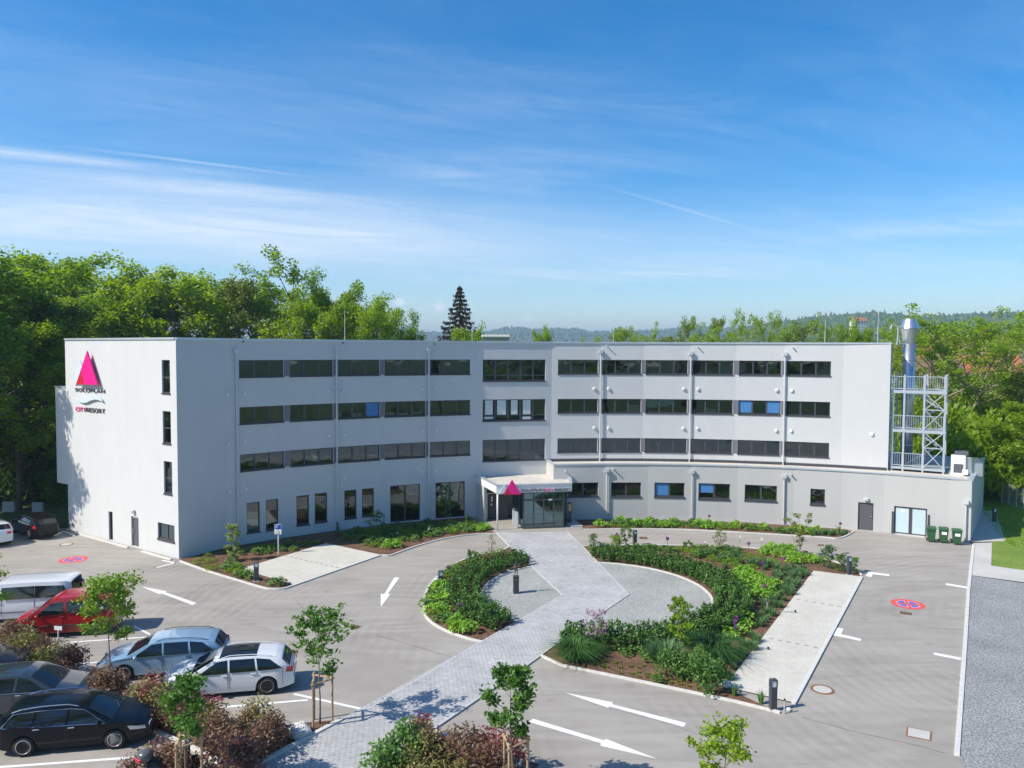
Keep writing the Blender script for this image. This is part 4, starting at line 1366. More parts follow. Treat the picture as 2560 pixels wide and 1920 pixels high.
wL = Wall(anx, onc(a0, RB + 0.02), apts[0], -0.2, AZ); wL.make()
anx.build('annex_wall', MT['render_annex'], hotel)
for i, w, t0, t1, zb, zt in aj:
    if i < 5:
        window(w, t0, t1, zb, zt, n=2, fw=0.07, mull=0.13, sill_h=0.13, blinds=[(0, 0.0, 1, 'blind_blue')] if i == 2 else [(0, 0.35, 1, 'blind_blue')] if i == 3 else ())
    elif i == 5:
        window(w, t0, t1, zb, zt, n=1, fw=0.08, sill_h=0.13)
    elif i == 6:
        m = MB(); wbox(m, w, t0, t1, zb, zt, -0.16, -0.12); d = m.build('door', MT['anthracite'], hotel)
        m = MB(); wbox(m, w, t0 + 0.07, t1 - 0.07, zb + 0.03, zt - 0.07, -0.12, -0.10); m.build('door_leaf', MT['frame_grey'], d)
        m = MB(); wbox(m, w, t1 - 0.22, t1 - 0.10, zb + 1.0, zb + 1.06, -0.10, -0.04); m.build('handle', MT['steel'], d)
    else:
        d = window(w, t0, t1, zb, zt, n=2, sill=False, name='double_door', fw=0.09, mull=0.2, glass='blind_white')
        m = MB(); wbox(m, w, (t0 + t1) / 2 - 0.62, (t0 + t1) / 2 - 0.32, zb + 1.55, zb + 1.75, -0.125, -0.121); m.build('notice', MT['white_plastic'], d)
        m = MB(); wbox(m, w, (t0 + t1) / 2 - 0.8, t1 - 0.1, 0.0, 0.06, 0.0, 0.4); m.build('door_step', MT['concrete'], d)
        for s_ in (t0 - 0.14, t1 + 0.04):
            m = MB(); wbox(m, w, s_, s_ + 0.10, zb, zt - 0.4, 0.002, 0.07); m.build('rail', MT['anthracite'], d)
# annex inside back wall so its windows are not seen through
iw = MB()
for i in range(8):
    Wall(iw, onc(a0 + (a1 - a0) * i / 8, RA + 2.3), onc(a0 + (a1 - a0) * (i + 1) / 8, RA + 2.3), 0, AZ - 0.3).make()
iw.build('annex_interior_wall', MT['interior'], hotel)
ar = [onc(a0 + (a1 - a0) * i / 16, RA) for i in range(17)]
rb = [onc(R_(26.8) - (R_(26.8) - a0) * i / 14, RB - 0.02) for i in range(15)]
m = MB(); m.sheet([(p.x, p.y) for p in ar] + [(ar2.x, ar2.y)] + [(r2.x, r2.y)] + [(p.x, p.y) for p in rb], AZ - 0.1)
m.build('annex_roof', MT['gravel_roof'], hotel)
coping('annex_coping', [onc(a0, RB - 0.05)] + apts + [ar2], AZ, 0.06, 0.26, 0.09)
m = MB()
pp = offset_line([onc(R_(26.7))] + [q for q in reversed(pts[:-1]) if math.atan2(q.x - CB.x, q.y - CB.y) > a0] + [onc(a0)], -0.03)
for i in range(len(pp) - 1):
    a_, b_ = pp[i], pp[i + 1]
    m.add([(a_.x, a_.y, AZ - 0.1), (b_.x, b_.y, AZ - 0.1), (b_.x, b_.y, AZ + 0.12), (a_.x, a_.y, AZ + 0.12)], [(0, 1, 2, 3)])
m.build('roof_flashing', MT['anthracite'], hotel)
for f, x, y, zb in ((c5r, 448, 1020, 0.1), (c5r, 1058, 1028, 0.1), (c5r, 1718, 1060, 0.1), (c8, 1046, 1296, 0.05)):
    ph, z = fa(*f(x, y)); downpipe(ph, z - 0.1, zb, RA, parent=hotel)
for x, y in ((150, 1020), (492, 1005), (1765, 1045)):
    ph, z = fa(*c5r(x, y))
    m = MB(); m.tube([onc(ph, RA) + Vector((0, 0, z)), onc(ph, RA - 0.3) + Vector((0, 0, z - 0.02))], 0.055, 10); m.build('overflow_pipe', MT['pipe'], hotel)
for ph, z in (fa(*c8(418, 1275)), ):
    p = onc(ph, RA - 0.1); m = MB(); m.bbox((p.x, p.y, z), (0.3, 0.22, 0.2), 0.05, rz=-ph); m.build('wall_lamp', MT['pipe'], hotel)
t_, z_ = on_wall(we, *cB(1060, 560)); p = we.pt(t_, z_, 0.1)
m = MB(); m.bbox((p.x, p.y, p.z), (0.3, 0.2, 0.22), 0.06, rz=math.atan2(we.e.y, we.e.x)); m.build('wall_lamp', MT['pipe'], hotel)

# --- roof furniture (things of their own)
def lightning_rod(u, y, vt, label):
    p = at(u, 860, y); z = at(u, vt, y).z
    m = MB(); m.tube([(p.x, p.y, ZR - 0.24), (p.x, p.y, z)], [0.025, 0.014], 6); m.box((p.x, p.y, ZR - 0.2), (0.35, 0.35, 0.1))
    tag(m.build('lightning_rod', MT['pipe']), label, 'lightning rod', 'lightning rods on the flat roof')
lightning_rod(862, 60.5, 776, 'lightning rod standing on the roof above the left wing')
lightning_rod(1180, 66, 790, 'lightning rod in front of the dark spruce')
lightning_rod(1533, 66, 815, 'lightning rod on the roof before the small trees right of centre')
lightning_rod(2194, 58.5, 762, 'tall lightning rod near the right roof corner')
lightning_rod(2062, 61, 800, 'short lightning rod on the roof left of the tall one')
p = at(1240, 840, 67)
MT['lid'] = mat('pale_green_lid', (0.42, 0.47, 0.42), 0.5)
MT['boxside'] = mat('dark_green_glazing', (0.10, 0.14, 0.11), 0.3)
hb = empty('roof_hatch', (p.x, p.y, ZR - 0.25)); tag(hb, 'low pale green roof light box on the flat roof beside the spruce', 'roof hatch')
m = MB(); m.box((p.x, p.y, ZR + 0.16), (2.3, 1.6, 0.82)); m.build('box_side', MT['boxside'], hb)
m = MB(); m.bbox((p.x, p.y, ZR + 0.66), (2.5, 1.8, 0.2), 0.08); m.build('lid', MT['lid'], hb)
# --- steel chimney at the right end wall
def px_on(u, v, y): return at(u, v, y)
cy = 59.6
cx = at(2272, 900, cy).x
ch = empty('steel_chimney', (cx, cy, AZ - 0.1)); tag(ch, 'shiny stainless steel chimney with cone head beside the escape stair', 'chimney')
zt = [at(2272, v, cy).z for v in (798, 821, 843, 860)]
k_ = cy / FOC
m = MB(); m.lathe([(14 * k_, AZ - 0.1), (14 * k_, zt[3] + 0.05)], 20, (cx, cy, 0)); m.build('flue_pipe', MT['steel'], ch, smooth=True)
for z in np.arange(AZ + 1.5, zt[3], 2.2):
    m = MB(); m.lathe([(14 * k_ + 0.01, z), (14 * k_ + 0.025, z + 0.04), (14 * k_ + 0.01, z + 0.08)], 20, (cx, cy, 0)); m.build('joint_band', MT['steel'], ch, smooth=True)
m = MB(); m.lathe([(14 * k_, zt[3] + 0.02), (20 * k_, zt[1] - 0.03), (22 * k_, zt[1]), (14.5 * k_, zt[0]), (13 * k_, zt[0] + 0.02), (13 * k_, zt[0] - 0.1)], 24, (cx, cy, 0)); m.build('cone_head', MT['steel'], ch)
# ladder hoop at the roof edge
m = MB()
q = [at(u, v, cy - 0.3) for u, v in ((2242, 862), (2245, 840), (2245, 818), (2240, 813), (2230, 813), (2226, 823))]
m.tube(q, 0.05, 6); m.tube([q[2], at(2268, 818, cy - 0.2)], 0.04, 6); m.tube([at(2240, 860, cy - 0.2), at(2262, 860, cy - 0.2)], 0.05, 6)
m.tube([at(2249, 862, cy - 0.3), at(2246, 832, cy - 0.3)], 0.035, 6)
tag(m.build('roof_ladder', MT['galv']), 'galvanised curved ladder hoop between roof edge and chimney', 'ladder')

# ================================================================== STAIR TOWER ON THE ANNEX ROOF
def tower():
    p1 = Vector((28.45, 57.3, 0)); p4 = Vector((31.35, 55.55, 0))
    e = (p4 - p1).normalized(); nb = Vector((-e.y, e.x, 0))
    L = (p4 - p1).length; D = 3.1; zb = AZ - 0.1
    rot = math.atan2(e.y, e.x)
    root = empty('stair_tower', (p1.x, p1.y, zb)); tag(root, 'galvanised steel escape stair tower with cross bracing on the annex roof', 'stair tower')
    Zd = [4.45, 7.25, 10.15]
    P = lambda t, d, z: p1 + e * t + nb * d + Vector((0, 0, z))
    cols = [(0.0, 0), (0.75, 0), (2.06, 0), (L, 0), (L, D), (2.06, D), (0.0, D)]
    for t, d in cols:
        m = MB(); c = P(t, d, 0); m.box((c.x, c.y, (zb + 11.3) / 2), (0.13, 0.13, 11.3 - zb), rz=rot); m.build('post', MT['galv'], root)
    for z in Zd:
        m = MB()
        q = [P(-0.1, -0.08, 0), P(L + 0.1, -0.08, 0), P(L + 0.1, D + 0.08, 0), P(-0.1, D + 0.08, 0)]
        if z < 5:
            m.prism([(v.x, v.y) for v in q], z - 0.16, z, bottom=True)
        else:                                         # ring with the stair opening
            for t0, t1, d0, d1 in ((-0.1, L + 0.1, -0.08, 1.1), (-0.1, 0.5, 1.1, D + 0.08), (L - 0.5, L + 0.1, 1.1, D + 0.08)):
                q = [P(t0, d0, 0), P(t1, d0, 0), P(t1, d1, 0), P(t0, d1, 0)]
                m.prism([(v.x, v.y) for v in q], z - 0.22, z, bottom=True)
        m.build('platform', MT['galv'], root)
        spans = [((0.07, 0), (0.68, 0)), ((0.82, 0), (1.99, 0)), ((2.13, 0), (L - 0.07, 0)), ((L, 0.07), (L, D - 0.07))]
        if z < 5: spans = spans[:2]
        for (ta, da), (tb, db) in spans:
            a_, b_ = P(ta, da, 0), P(tb, db, 0)
            r = MB()
            for h in (0.12, 1.02):
                r.tube([a_ + Vector((0, 0, z + h)), b_ + Vector((0, 0, z + h))], 0.03, 6)
            for s in (0.0, 1.0):
                c = a_.lerp(b_, s); r.tube([c + Vector((0, 0, z + 0.0)), c + Vector((0, 0, z + 1.02))], 0.028, 6)
            ro = r.build('railing', MT['galv'], root)
            n = max(3, int((b_ - a_).length / 0.14))
            for k in range(1, n):
                c = a_.lerp(b_, k / n)
                q = MB(); q.tube([c + Vector((0, 0, z + 0.12)), c + Vector((0, 0, z + 1.02))], 0.014, 5); q.build('baluster', MT['galv'], ro)
    for za, zc in ((4.5, 5.95), (5.95, 7.1), (7.35, 8.75), (8.75, 9.95)):
        for s in (0, 1):
            m = MB(); a_ = P(2.10, -0.03 - 0.03 * s, za if s else zc); b_ = P(L - 0.04, -0.03 - 0.03 * s, zc if s else za)
            m.tube([a_, b_], 0.035, 6); m.build('brace', MT['galv'], root)
    for z in (5.95, 8.75):
        m = MB(); m.tube([P(2.06, -0.02, z), P(L, -0.02, z)], 0.045, 6); m.build('beam', MT['galv'], root)
    for k, (za, zc) in enumerate(((4.45, 5.85), (5.85, 7.25), (7.25, 8.7), (8.7, 10.15))):      # flights of treads
        d0 = 1.9 if k % 2 == 0 else 2.3
        fl = MB()
        ta, tb = (0.9, L - 0.5) if k % 2 == 0 else (L - 0.5, 0.9)
        for s in (0.0, 0.7):
            a_, b_ = P(ta, d0 + s, za), P(tb, d0 + s, zc)
            n_ = nb * 0.03
            fl.add([a_ - n_, b_ - n_, b_ + n_, a_ + n_, a_ - n_ + Vector((0, 0, 0.1)), b_ - n_ + Vector((0, 0, 0.1)), b_ + n_ + Vector((0, 0, 0.1)), a_ + n_ + Vector((0, 0, 0.1))],
                   [(0, 3, 2, 1), (4, 5, 6, 7), (0, 1, 5, 4), (1, 2, 6, 5), (2, 3, 7, 6), (3, 0, 4, 7)])
        fo = fl.build('stair_flight', MT['galv'], root)
        for i in range(8):
            c = P(ta + (tb - ta) * (i + 0.5) / 8, d0 + 0.35, za + (zc - za) * (i + 0.6) / 8)
            q = MB(); q.box(c, (0.27, 0.76, 0.04), rz=rot); q.build('tread', MT['galv'], fo)
tower()
# ventilation unit
vx = at(2395, 1180, 55.4); vx.z = 0
vu = empty('ventilation_unit', (vx.x, vx.y, AZ - 0.1)); tag(vu, 'white ventilation unit with sheet metal duct on the right end of the annex roof', 'ventilation unit')
rz = -0.5
m = MB(); m.bbox((vx.x, vx.y, AZ + 0.62), (0.92, 0.9, 1.42), 0.03, rz); m.build('housing', MT['render_white'], vu)
fr = Matrix.Rotation(rz, 3, 'Z') @ Vector((0, -1, 0)); sd_ = Matrix.Rotation(rz, 3, 'Z') @ Vector((1, 0, 0))
m = MB(); c = vx + fr * 0.46; m.box((c.x, c.y, AZ + 0.42), (0.6, 0.03, 0.62), rz); m.build('grille', MT['frame_grey'], vu)
m = MB(); c = vx + fr * 0.55 + sd_ * 0.42; m.box((c.x, c.y, AZ + 0.20), (0.34, 0.2, 0.36), rz); m.build('control_box', MT['white_plastic'], vu)
m = MB(); c = vx - fr * 0.5 + sd_ * 0.2; m.bbox((c.x, c.y, AZ + 1.45), (0.9, 1.0, 0.26), 0.05, rz); m.build('hood', MT['frame_grey'], vu)
dm = MB(); o0 = vx + sd_ * 0.47
pr_ = [(-0.35, 0.0), (0.15, 0.02), (0.62, 0.55), (0.62, 0.85), (0.3, 1.28), (-0.45, 1.34)]
for off, rev in ((0.0, 0), (0.6, 1)):
    vs = [o0 + sd_ * off - fr * (y * 0.6) + Vector((0, 0, AZ - 0.08 + z)) + sd_ * (y * 0.6 if off else 0) for y, z in pr_]
    dm.add(vs, [tuple(range(6)) if rev else tuple(reversed(range(6)))])
dm.f += [(i, (i + 1) % 6, (i + 1) % 6 + 6, i + 6) for i in range(6)]; dm.m += [0] * 6
dm.build('duct', MT['sheet_metal'], vu)
m = MB(); c = vx + sd_ * 1.15 - fr * 0.4; m.bbox((c.x, c.y, AZ + 0.35), (0.8, 0.9, 0.9), 0.03, rz); m.build('duct_box', MT['sheet_metal'], vu)

# ================================================================== ENTRANCE PORCH
F0 = Vector((-1.09, 54.95, 0)); F1 = Vector((4.42, 55.95, 0))      # front edge of the canopy
B0 = onc(math.asin((-2.75 - 9.6) / RB)); B1 = Vector((4.55, 58.75, 0)); B2 = onc(a0, RA); B3 = onc(a0, RB)
ZF0, ZF1 = 2.68, 3.22
porch = empty('entrance_porch', (1.5, 56, 0)); tag(porch, 'flat roofed glass entrance porch with gravel topped canopy on a thin post', 'porch')
ex = (F1 - F0).normalized(); nx = Vector((ex.y, -ex.x, 0))
m = MB(); m.sheet([(p.x, p.y) for p in (F0, F1, B1, B2, B3, B0)], ZF1 - 0.08); m.build('gravel_roof', MT['gravel_roof'], porch)
m = MB(); m.sheet([(p.x, p.y) for p in (F0, F1, B1, B2, B3, B0)], ZF0 + 0.02); m.f = [tuple(reversed(f)) for f in m.f]; m.build('soffit', MT['render_white'], porch)
outline = [B0, F0, F1, B1]
for i, (a_, b_) in enumerate(((B0, F0), (F0, F1), (F1, B1))):
    d = (b_ - a_).normalized(); n = Vector((d.y, -d.x, 0)); L = (b_ - a_).length
    m = MB()
    vs = [a_ + n * o + Vector((0, 0, z)) for o, z in ((0, ZF0), (0, ZF1), (-0.1, ZF1), (-0.1, ZF0))] + [b_ + n * o + Vector((0, 0, z)) for o, z in ((0, ZF0), (0, ZF1), (-0.1, ZF1), (-0.1, ZF0))]
    m.add(vs, [(0, 4, 5, 1), (1, 5, 6, 2), (2, 6, 7, 3), (3, 7, 4, 0), (0, 1, 2, 3), (7, 6, 5, 4)])
    m.build('fascia', MT['render_white'], porch)
coping('canopy_coping', [B0, F0, F1, B1], ZF1, 0.05, 0.22, 0.07, porch)
pp_ = F0 + ex * 0.10 - nx * 0.08
m = MB(); m.tube([(pp_.x, pp_.y, 0.0), (pp_.x, pp_.y, ZF0 + 0.02)], 0.06, 12); m.build('post', MT['white_plastic'], porch, smooth=True)
# vestibule
V0 = F0 + ex * 2.02 - nx * 0.12; V1 = F0 + ex * 5.02 - nx * 0.12
VB0 = Vector((0.15, 59.75, 0)); VB1 = Vector((4.35, 58.9, 0))
def glazing(a_, b_, n, name, trans=2.05, ztop=ZF0, glass='glass_clear'):
    w = Wall(MB(), a_, b_, 0, ztop)
    f = MB(); fw = 0.08
    for i in range(n + 1):
        t = w.L * i / n
        wbox(f, w, max(0, t - fw / 2), min(w.L, t + fw / 2), 0.0, ztop, -0.05, 0.05)
    ts = [(w.L * i / n + fw / 2, w.L * (i + 1) / n - fw / 2) for i in range(n)]
    for t0, t1 in ts:
        for z0, z1 in ((0.0, 0.10), (trans, trans + 0.12), (ztop - 0.08, ztop)):
            wbox(f, w, t0, t1, z0, z1, -0.045, 0.045)
    o = f.build(name, MT['anthracite'], porch)
    for t0, t1 in ts:
        for z0, z1 in ((0.10, trans), (trans + 0.12, ztop - 0.08)):
            p = MB(); p.add([w.pt(t0, z0), w.pt(t1, z0), w.pt(t1, z1), w.pt(t0, z1)], [(0, 1, 2, 3)]); p.build('pane', MT[glass], o)
    return w, o
wv, gl_front = glazing(V0, V1, 4, 'glass_front')
m = MB(); wbox(m, wv, wv.L * 0.62, wv.L * 0.62 + 0.26, 2.06, 2.14, 0.051, 0.09); m.build('door_sensor', MT['white_plastic'], gl_front)
_, gs1 = glazing(VB0, V0, 3, 'glass_side')
glazing(V1, VB1, 2, 'glass_side')
m = MB(); m.prism([(p.x, p.y) for p in (V0, V1, VB1, VB0)], 0.0, 0.025); m.build('floor_mat', MT['interior_floor'], porch)
bd = (B0 - Vector((0, 0, 0)))
# inner wall and letter box column left of the glass
wl = Wall(MB(), Vector((-2.35, 58.75, 0)), Vector((-0.2, 59.0, 0)), 0, ZF0)
m = MB(); wbox(m, wl, 0.0, 2.1, 0.0, ZF0, -0.1, 0.0); m.build('rear_panel', MT['frame_grey'], porch)
m = MB(); wbox(m, wl, 0.5, 1.15, 0.0, 1.95, 0.002, 0.16); d = m.build('letter_box_column', MT['anthracite'], porch)
m = MB(); wbox(m, wl, 0.44, 0.50, 0.0, 2.0, 0.003, 0.17); wbox(m, wl, 0.50, 1.15, 1.95, 2.0, 0.003, 0.17); m.build('column_trim', MT['white_plastic'], d)
m = MB(); wbox(m, wl, 0.78, 0.88, 1.35, 1.75, 0.161, 0.175); m.build('name_plate', MT['steel'], d)
m = MB(); wbox(m, wl, 0.72, 0.86, 1.05, 1.2, 0.161, 0.175); m.build('bell_panel', MT['white_plastic'], d)
lw0 = F0.lerp(B0, 0.60)
m = MB(); wq = Wall(MB(), B0, lw0, 0, ZF0); wbox(m, wq, 0.0, wq.L, 0, ZF0 - 0.003, -0.22, -0.012); m.build('side_wall', MT['render_annex'], porch)
for fpos, lab in ((0.36, 'silver access terminal at the porch, farther from the glass front'), (0.10, 'silver access terminal at the porch, nearest the glass front')):
    c = V0.lerp(VB0, fpos) - ex * 0.42
    t_ = empty('access_terminal', (c.x, c.y, 0)); tag(t_, lab, 'terminal', 'access terminals under the canopy')
    m = MB(); m.bbox((c.x, c.y, 0.62), (0.26, 0.22, 1.24), 0.03); m.build('column', MT['pipe'], t_)
    m = MB(); m.bbox((c.x, c.y, 1.34), (0.26, 0.22, 0.18), 0.03); m.build('head', MT['anthracite'], t_)
# ramp and info column right of the porch
m = MB(); m.prism([(p.x, p.y) for p in GP([(1414, 1312), (1432, 1303), (1458, 1317), (1430, 1318)])], 0.0, 0.09); tag(m.build('side_slab', MT['plinth']), 'small dark grey slab right of the porch in its shade', kind='structure')
c = G(1424, 1312); c = at(1424, 1300, 57.3)
t_ = empty('key_column', (c.x, c.y, 0)); tag(t_, 'small dark column with brass coloured face right of the porch glass', 'column')
m = MB(); m.bbox((c.x, c.y, 0.8), (0.28, 0.2, 1.6), 0.03); m.build('column', MT['anthracite'], t_)
m = MB(); m.box((c.x, c.y - 0.105, 1.22), (0.2, 0.02, 0.5)); m.build('face_plate', MT['brass'], t_)

# ================================================================== SIGNS
def text(name, body, size, origin, ex_, ez_, mt, parent, extrude=0.02, align='LEFT', space=1.0, width=None, label=None):
    cu_ = bpy.data.curves.new(name, 'FONT')
    cu_.body = body; cu_.size = size; cu_.extrude = extrude; cu_.align_x = align; cu_.space_character = space
    cu_.materials.append(MT[mt])
    tmp = bpy.data.objects.new('tmp', cu_); COL.objects.link(tmp)
    dg = bpy.context.evaluated_depsgraph_get()
    me = bpy.data.meshes.new_from_object(tmp.evaluated_get(dg))
    bpy.data.objects.remove(tmp)
    n_ = ex_.cross(ez_)
    co = np.empty(len(me.vertices) * 3, dtype=np.float32); me.vertices.foreach_get('co', co); co = co.reshape(-1, 3)
    sx = 1.0
    if width:
        sx = width / (co[:, 0].max() - co[:, 0].min())
    off = world_off(parent) if parent else Vector()
    X = np.array(ex_); Z = np.array(ez_); N = np.array(n_)
    co2 = np.array(origin - off) + np.outer(co[:, 0] * sx, X) + np.outer(co[:, 1], Z) + np.outer(co[:, 2], N)
    me.vertices.foreach_set('co', co2.astype(np.float32).ravel()); me.update()
    o = bpy.data.objects.new(name, me); o.parent = parent; COL.objects.link(o)
    if label: o['label'] = label
    return o


UPV = Vector((0, 0, 1))
fs = empty('canopy_sign', (F0.x, F0.y, ZF0)); tag(fs, 'magenta mountain logo and lettering SOLOPLAN CITY RESORT on the canopy edge', 'sign')
k_ = 55.2 / FOC
def onf(u, v, off):
    """point on the canopy fascia plane"""
    d = ray(u, v); o = Vector((0, 0, CAM_H))
    t = (F0 + nx * off - o).dot(nx) / d.dot(nx)
    return o + d * t
c9 = lambda x, y: (1150 + x / 6.637, 1100 + y / 6.637)
def plate(name, pix, off, th, mt, parent):
    a_ = [onf(*c9(x, y), off) for x, y in pix]
    b_ = [p - nx * th for p in a_]
    n = len(a_); m = MB()
    m.add(a_ + b_, [tuple(range(n)), tuple(reversed(range(n, 2 * n)))] + [(i, i + n, (i + 1) % n + n, (i + 1) % n) for i in range(n)])
    m.build(name, MT[mt], parent)
plate('mountain_panel', [(640, 900), (745, 735), (775, 790), (720, 895)], 0.10, 0.08, 'pale_blue', fs)
plate('mountain_panel', [(735, 900), (865, 655), (1015, 895)], 0.20, 0.08, 'magenta', fs)
plate('mountain_panel', [(735, 900), (788, 800), (832, 897)], 0.206, 0.004, 'deep_red', fs)
plate('panel_edge', [(735, 912), (1015, 905), (1015, 897), (735, 902)], 0.21, 0.10, 'deep_red', fs)
o_ = onf(*c9(1018, 858), 0.03)
tw = (onf(*c9(1845, 838), 0.03) - o_).length
szs = 0.30
text('letters', 'SOLOPLAN', szs, o_, ex, UPV, 'letter_dark', fs, 0.02, width=tw * 0.455)
o2 = onf(*c9(1396, 856), 0.03); text('letters', 'CITY', szs, o2, ex, UPV, 'magenta', fs, 0.02, width=tw * 0.19, label='magenta letters CITY')
o3 = onf(*c9(1570, 850), 0.03); text('letters', 'RESORT', szs, o3, ex, UPV, 'letter_dark', fs, 0.02, width=tw * 0.32)
for x in (1010, 1300, 1590, 1850):
    pass

ws_o, _z = on_wall(we, 200, 950)
wsc = we.pt(ws_o, 9)
ws = empty('wall_sign', (wsc.x, wsc.y, 8.5)); tag(ws, 'large mountain and wave logo with lettering on the sunlit left end wall', 'sign')
c10 = lambda x, y: (160 + x / 7.54, 840 + y / 7.54)
def wplate(name, pix, off, th, mt):
    a_ = []
    for x, y in pix:
        t, z = on_wall(we, *c10(x, y)); a_.append(we.pt(t, z, off))
    b_ = [p - we.n * th for p in a_]
    n = len(a_); m = MB()
    m.add(a_ + b_, [tuple(reversed(range(n))), tuple(range(n, 2 * n))] + [(i, (i + 1) % n, (i + 1) % n + n, i + n) for i in range(n)])
    bmq = bmesh.new(); o = m.build(name, MT[mt], ws)
    bmq.from_mesh(o.data); bmesh.ops.recalc_face_normals(bmq, faces=bmq.faces); bmq.to_mesh(o.data); bmq.free()
wplate('mountain_panel', [(205, 890), (345, 465), (395, 590), (325, 890)], 0.16, 0.05, 'pale_blue')
wplate('mountain_panel', [(310, 905), (515, 285), (715, 920)], 0.30, 0.08, 'magenta')
wplate('mountain_panel', [(310, 905), (400, 640), (462, 912)], 0.305, 0.004, 'deep_red')
wv_t = [(240, 1165), (330, 1190), (420, 1180), (500, 1135), (580, 1120), (680, 1135), (745, 1190), (765, 1235)]
wv_b = [(740, 1225), (690, 1200), (620, 1195), (540, 1215), (470, 1250), (390, 1262), (310, 1230)]
wplate('wave_panel', wv_t + wv_b, 0.16, 0.06, 'pale_blue')
def wtext(body, x0, y0, x1, size, mt, label=None):
    t0, z0 = on_wall(we, *c10(x0, y0)); t1, _ = on_wall(we, *c10(x1, y0))
    text('letters', body, size, we.pt(t0, z0, 0.05), we.e, UPV, mt, ws, 0.02, width=t1 - t0, label=label, space=1.12)
wtext('SOLOPLAN', 222, 1040, 775, 0.34, 'letter_dark')
wtext('CITY', 232, 1412, 415, 0.42, 'magenta', 'magenta letters CITY')
wtext('RESORT', 420, 1425, 775, 0.42, 'letter_dark')

# ================================================================== STREET FURNITURE
def lamp_bollard(uv, h, label, rz=0.2, loc=None):
    c = loc or G(*uv)
    r = empty('bollard_light', (c.x, c.y, 0), rz); tag(r, label, 'bollard light', 'anthracite bollard lights')
    m = MB(); m.bbox((0, 0, h * 0.39), (0.26, 0.18, h * 0.78), 0.02)
    m.box((-0.115, 0, h * 0.89), (0.03, 0.176, h * 0.22)); m.box((0.115, 0, h * 0.89), (0.03, 0.176, h * 0.22)); m.bbox((0, 0.0, h + 0.02), (0.26, 0.18, 0.04), 0.015)
    m.build('housing', MT['bollard'], r, world=False)
    m = MB(); m.bbox((0, 0, h * 0.89), (0.196, 0.15, h * 0.20), 0.02); m.build('lens', MT['opal'], r, world=False)
    m = MB(); m.bbox((0, 0, 0.015), (0.34, 0.26, 0.03), 0.01); m.build('foot_plate', MT['concrete'], r, world=False)
    return r
lamp_bollard((641, 1453), 1.05, 'bollard light at the corner of the disabled parking bay')
lamp_bollard((1102, 1474), 1.0, 'bollard light on the rim of the left island')
lamp_bollard((1587, 1362), 0.95, 'bollard light by the road in front of the annex windows')
lamp_bollard((2123, 1437), 1.05, 'bollard light at the upper end of the right parking strip')
lamp_bollard((1932, 1776), 1.12, 'large near bollard light at the lower end of the right parking strip')
lamp_bollard(None, 1.0, 'bollard light on the shaded lawn beside the annex', loc=at(2487, 1262, 58.5).xy.to_3d())
def wheel_post(uv, label):
    c = G(*uv)
    r = empty('marker_post', (c.x, c.y, 0)); tag(r, label, 'post')
    m = MB(); m.tube([(0, 0, 0), (0, 0, 0.52)], 0.03, 8); m.build('tube', MT['galv'], r, world=False)
    m = MB(); m.lathe([(0.034, 0.48), (0.036, 0.53), (0.02, 0.55)], 8); m.build('cap', MT['black_plastic'], r, world=False)
wheel_post((1961, 1784), 'short steel marker post beside the large near bollard light')
wheel_post((1918, 1528), 'thin steel stake among the plants beside the parking strip')
def stub(uv, label):
    c = G(*uv); r = empty('wall_spout', (c.x, c.y, 0)); tag(r, label, 'ground spike light')
    m = MB(); m.tube([(-0.45, 0.05, 0.10), (0.3, 0.0, 0.10)], 0.02, 6); m.build('rod', MT['galv'], r, world=False)
    m = MB(); m.lathe([(0.03, 0.06), (0.05, 0.08), (0.05, 0.16), (0.02, 0.18)], 8, (0.32, 0, 0)); m.build('head', MT['black_plastic'], r, world=False)
    r.name = 'spike_light'
stub((1972, 1534), 'small spike light at the upper part of the parking strip edge')
stub((1902, 1627), 'small spike light at the lower part of the parking strip edge')
# number sign at the red car
c = G(146, 1598)
r = empty('bay_sign', (c.x, c.y, 0)); tag(r, 'small blank white bay sign on a short post by the red car', 'sign')
m = MB(); m.tube([(0, 0, 0), (0, 0, 0.42)], 0.025, 6); m.build('post', MT['white_plastic'], r, world=False)
m = MB(); m.box((0, 0, 0.50), (0.38, 0.03, 0.17), rz=-0.15); m.build('panel', MT['white_plastic'], r, world=False)
# disabled parking sign
c = G(696, 1386)
r = empty('parking_sign', (c.x, c.y, 0)); tag(r, 'blue and white disabled parking sign on a white post by the left wing', 'sign')
m = MB(); m.tube([(0, 0, 0), (0, 0, 1.95)], 0.035, 8); m.build('post', MT['white_plastic'], r, world=False)
m = MB(); m.box((0, -0.05, 1.62), (0.44, 0.02, 0.62)); pn = m.build('panel', MT['white_plastic'], r, world=False)
m = MB(); m.box((0, -0.063, 1.77), (0.40, 0.01, 0.29)); m.build('blue_field', MT['sign_blue'], pn, world=False)
text('letter', 'P', 0.26, Vector((-0.15, -0.072, 1.68)), Vector((1, 0, 0)), UPV, 'white_plastic', None, 0.003).parent = pn
m = MB()                                            # wheelchair pictogram
for i in range(14):
    t0, t1 = math.pi * 0.9 + math.pi * 1.15 * i / 14, math.pi * 0.9 + math.pi * 1.15 * (i + 1) / 14
    m.add([(0.02 + rr * math.cos(t), -0.064, 1.44 + rr * math.sin(t)) for rr, t in ((0.085, t0), (0.115, t0), (0.115, t1), (0.085, t1))], [(0, 1, 2, 3)])
m.add([(0.0, -0.064, 1.44), (0.03, -0.064, 1.44), (0.03, -0.064, 1.55), (0.0, -0.064, 1.55)], [(0, 1, 2, 3)])
m.add([(0.03, -0.0645, 1.44), (0.12, -0.0645, 1.44), (0.12, -0.0645, 1.465), (0.03, -0.0645, 1.465)], [(0, 1, 2, 3)])
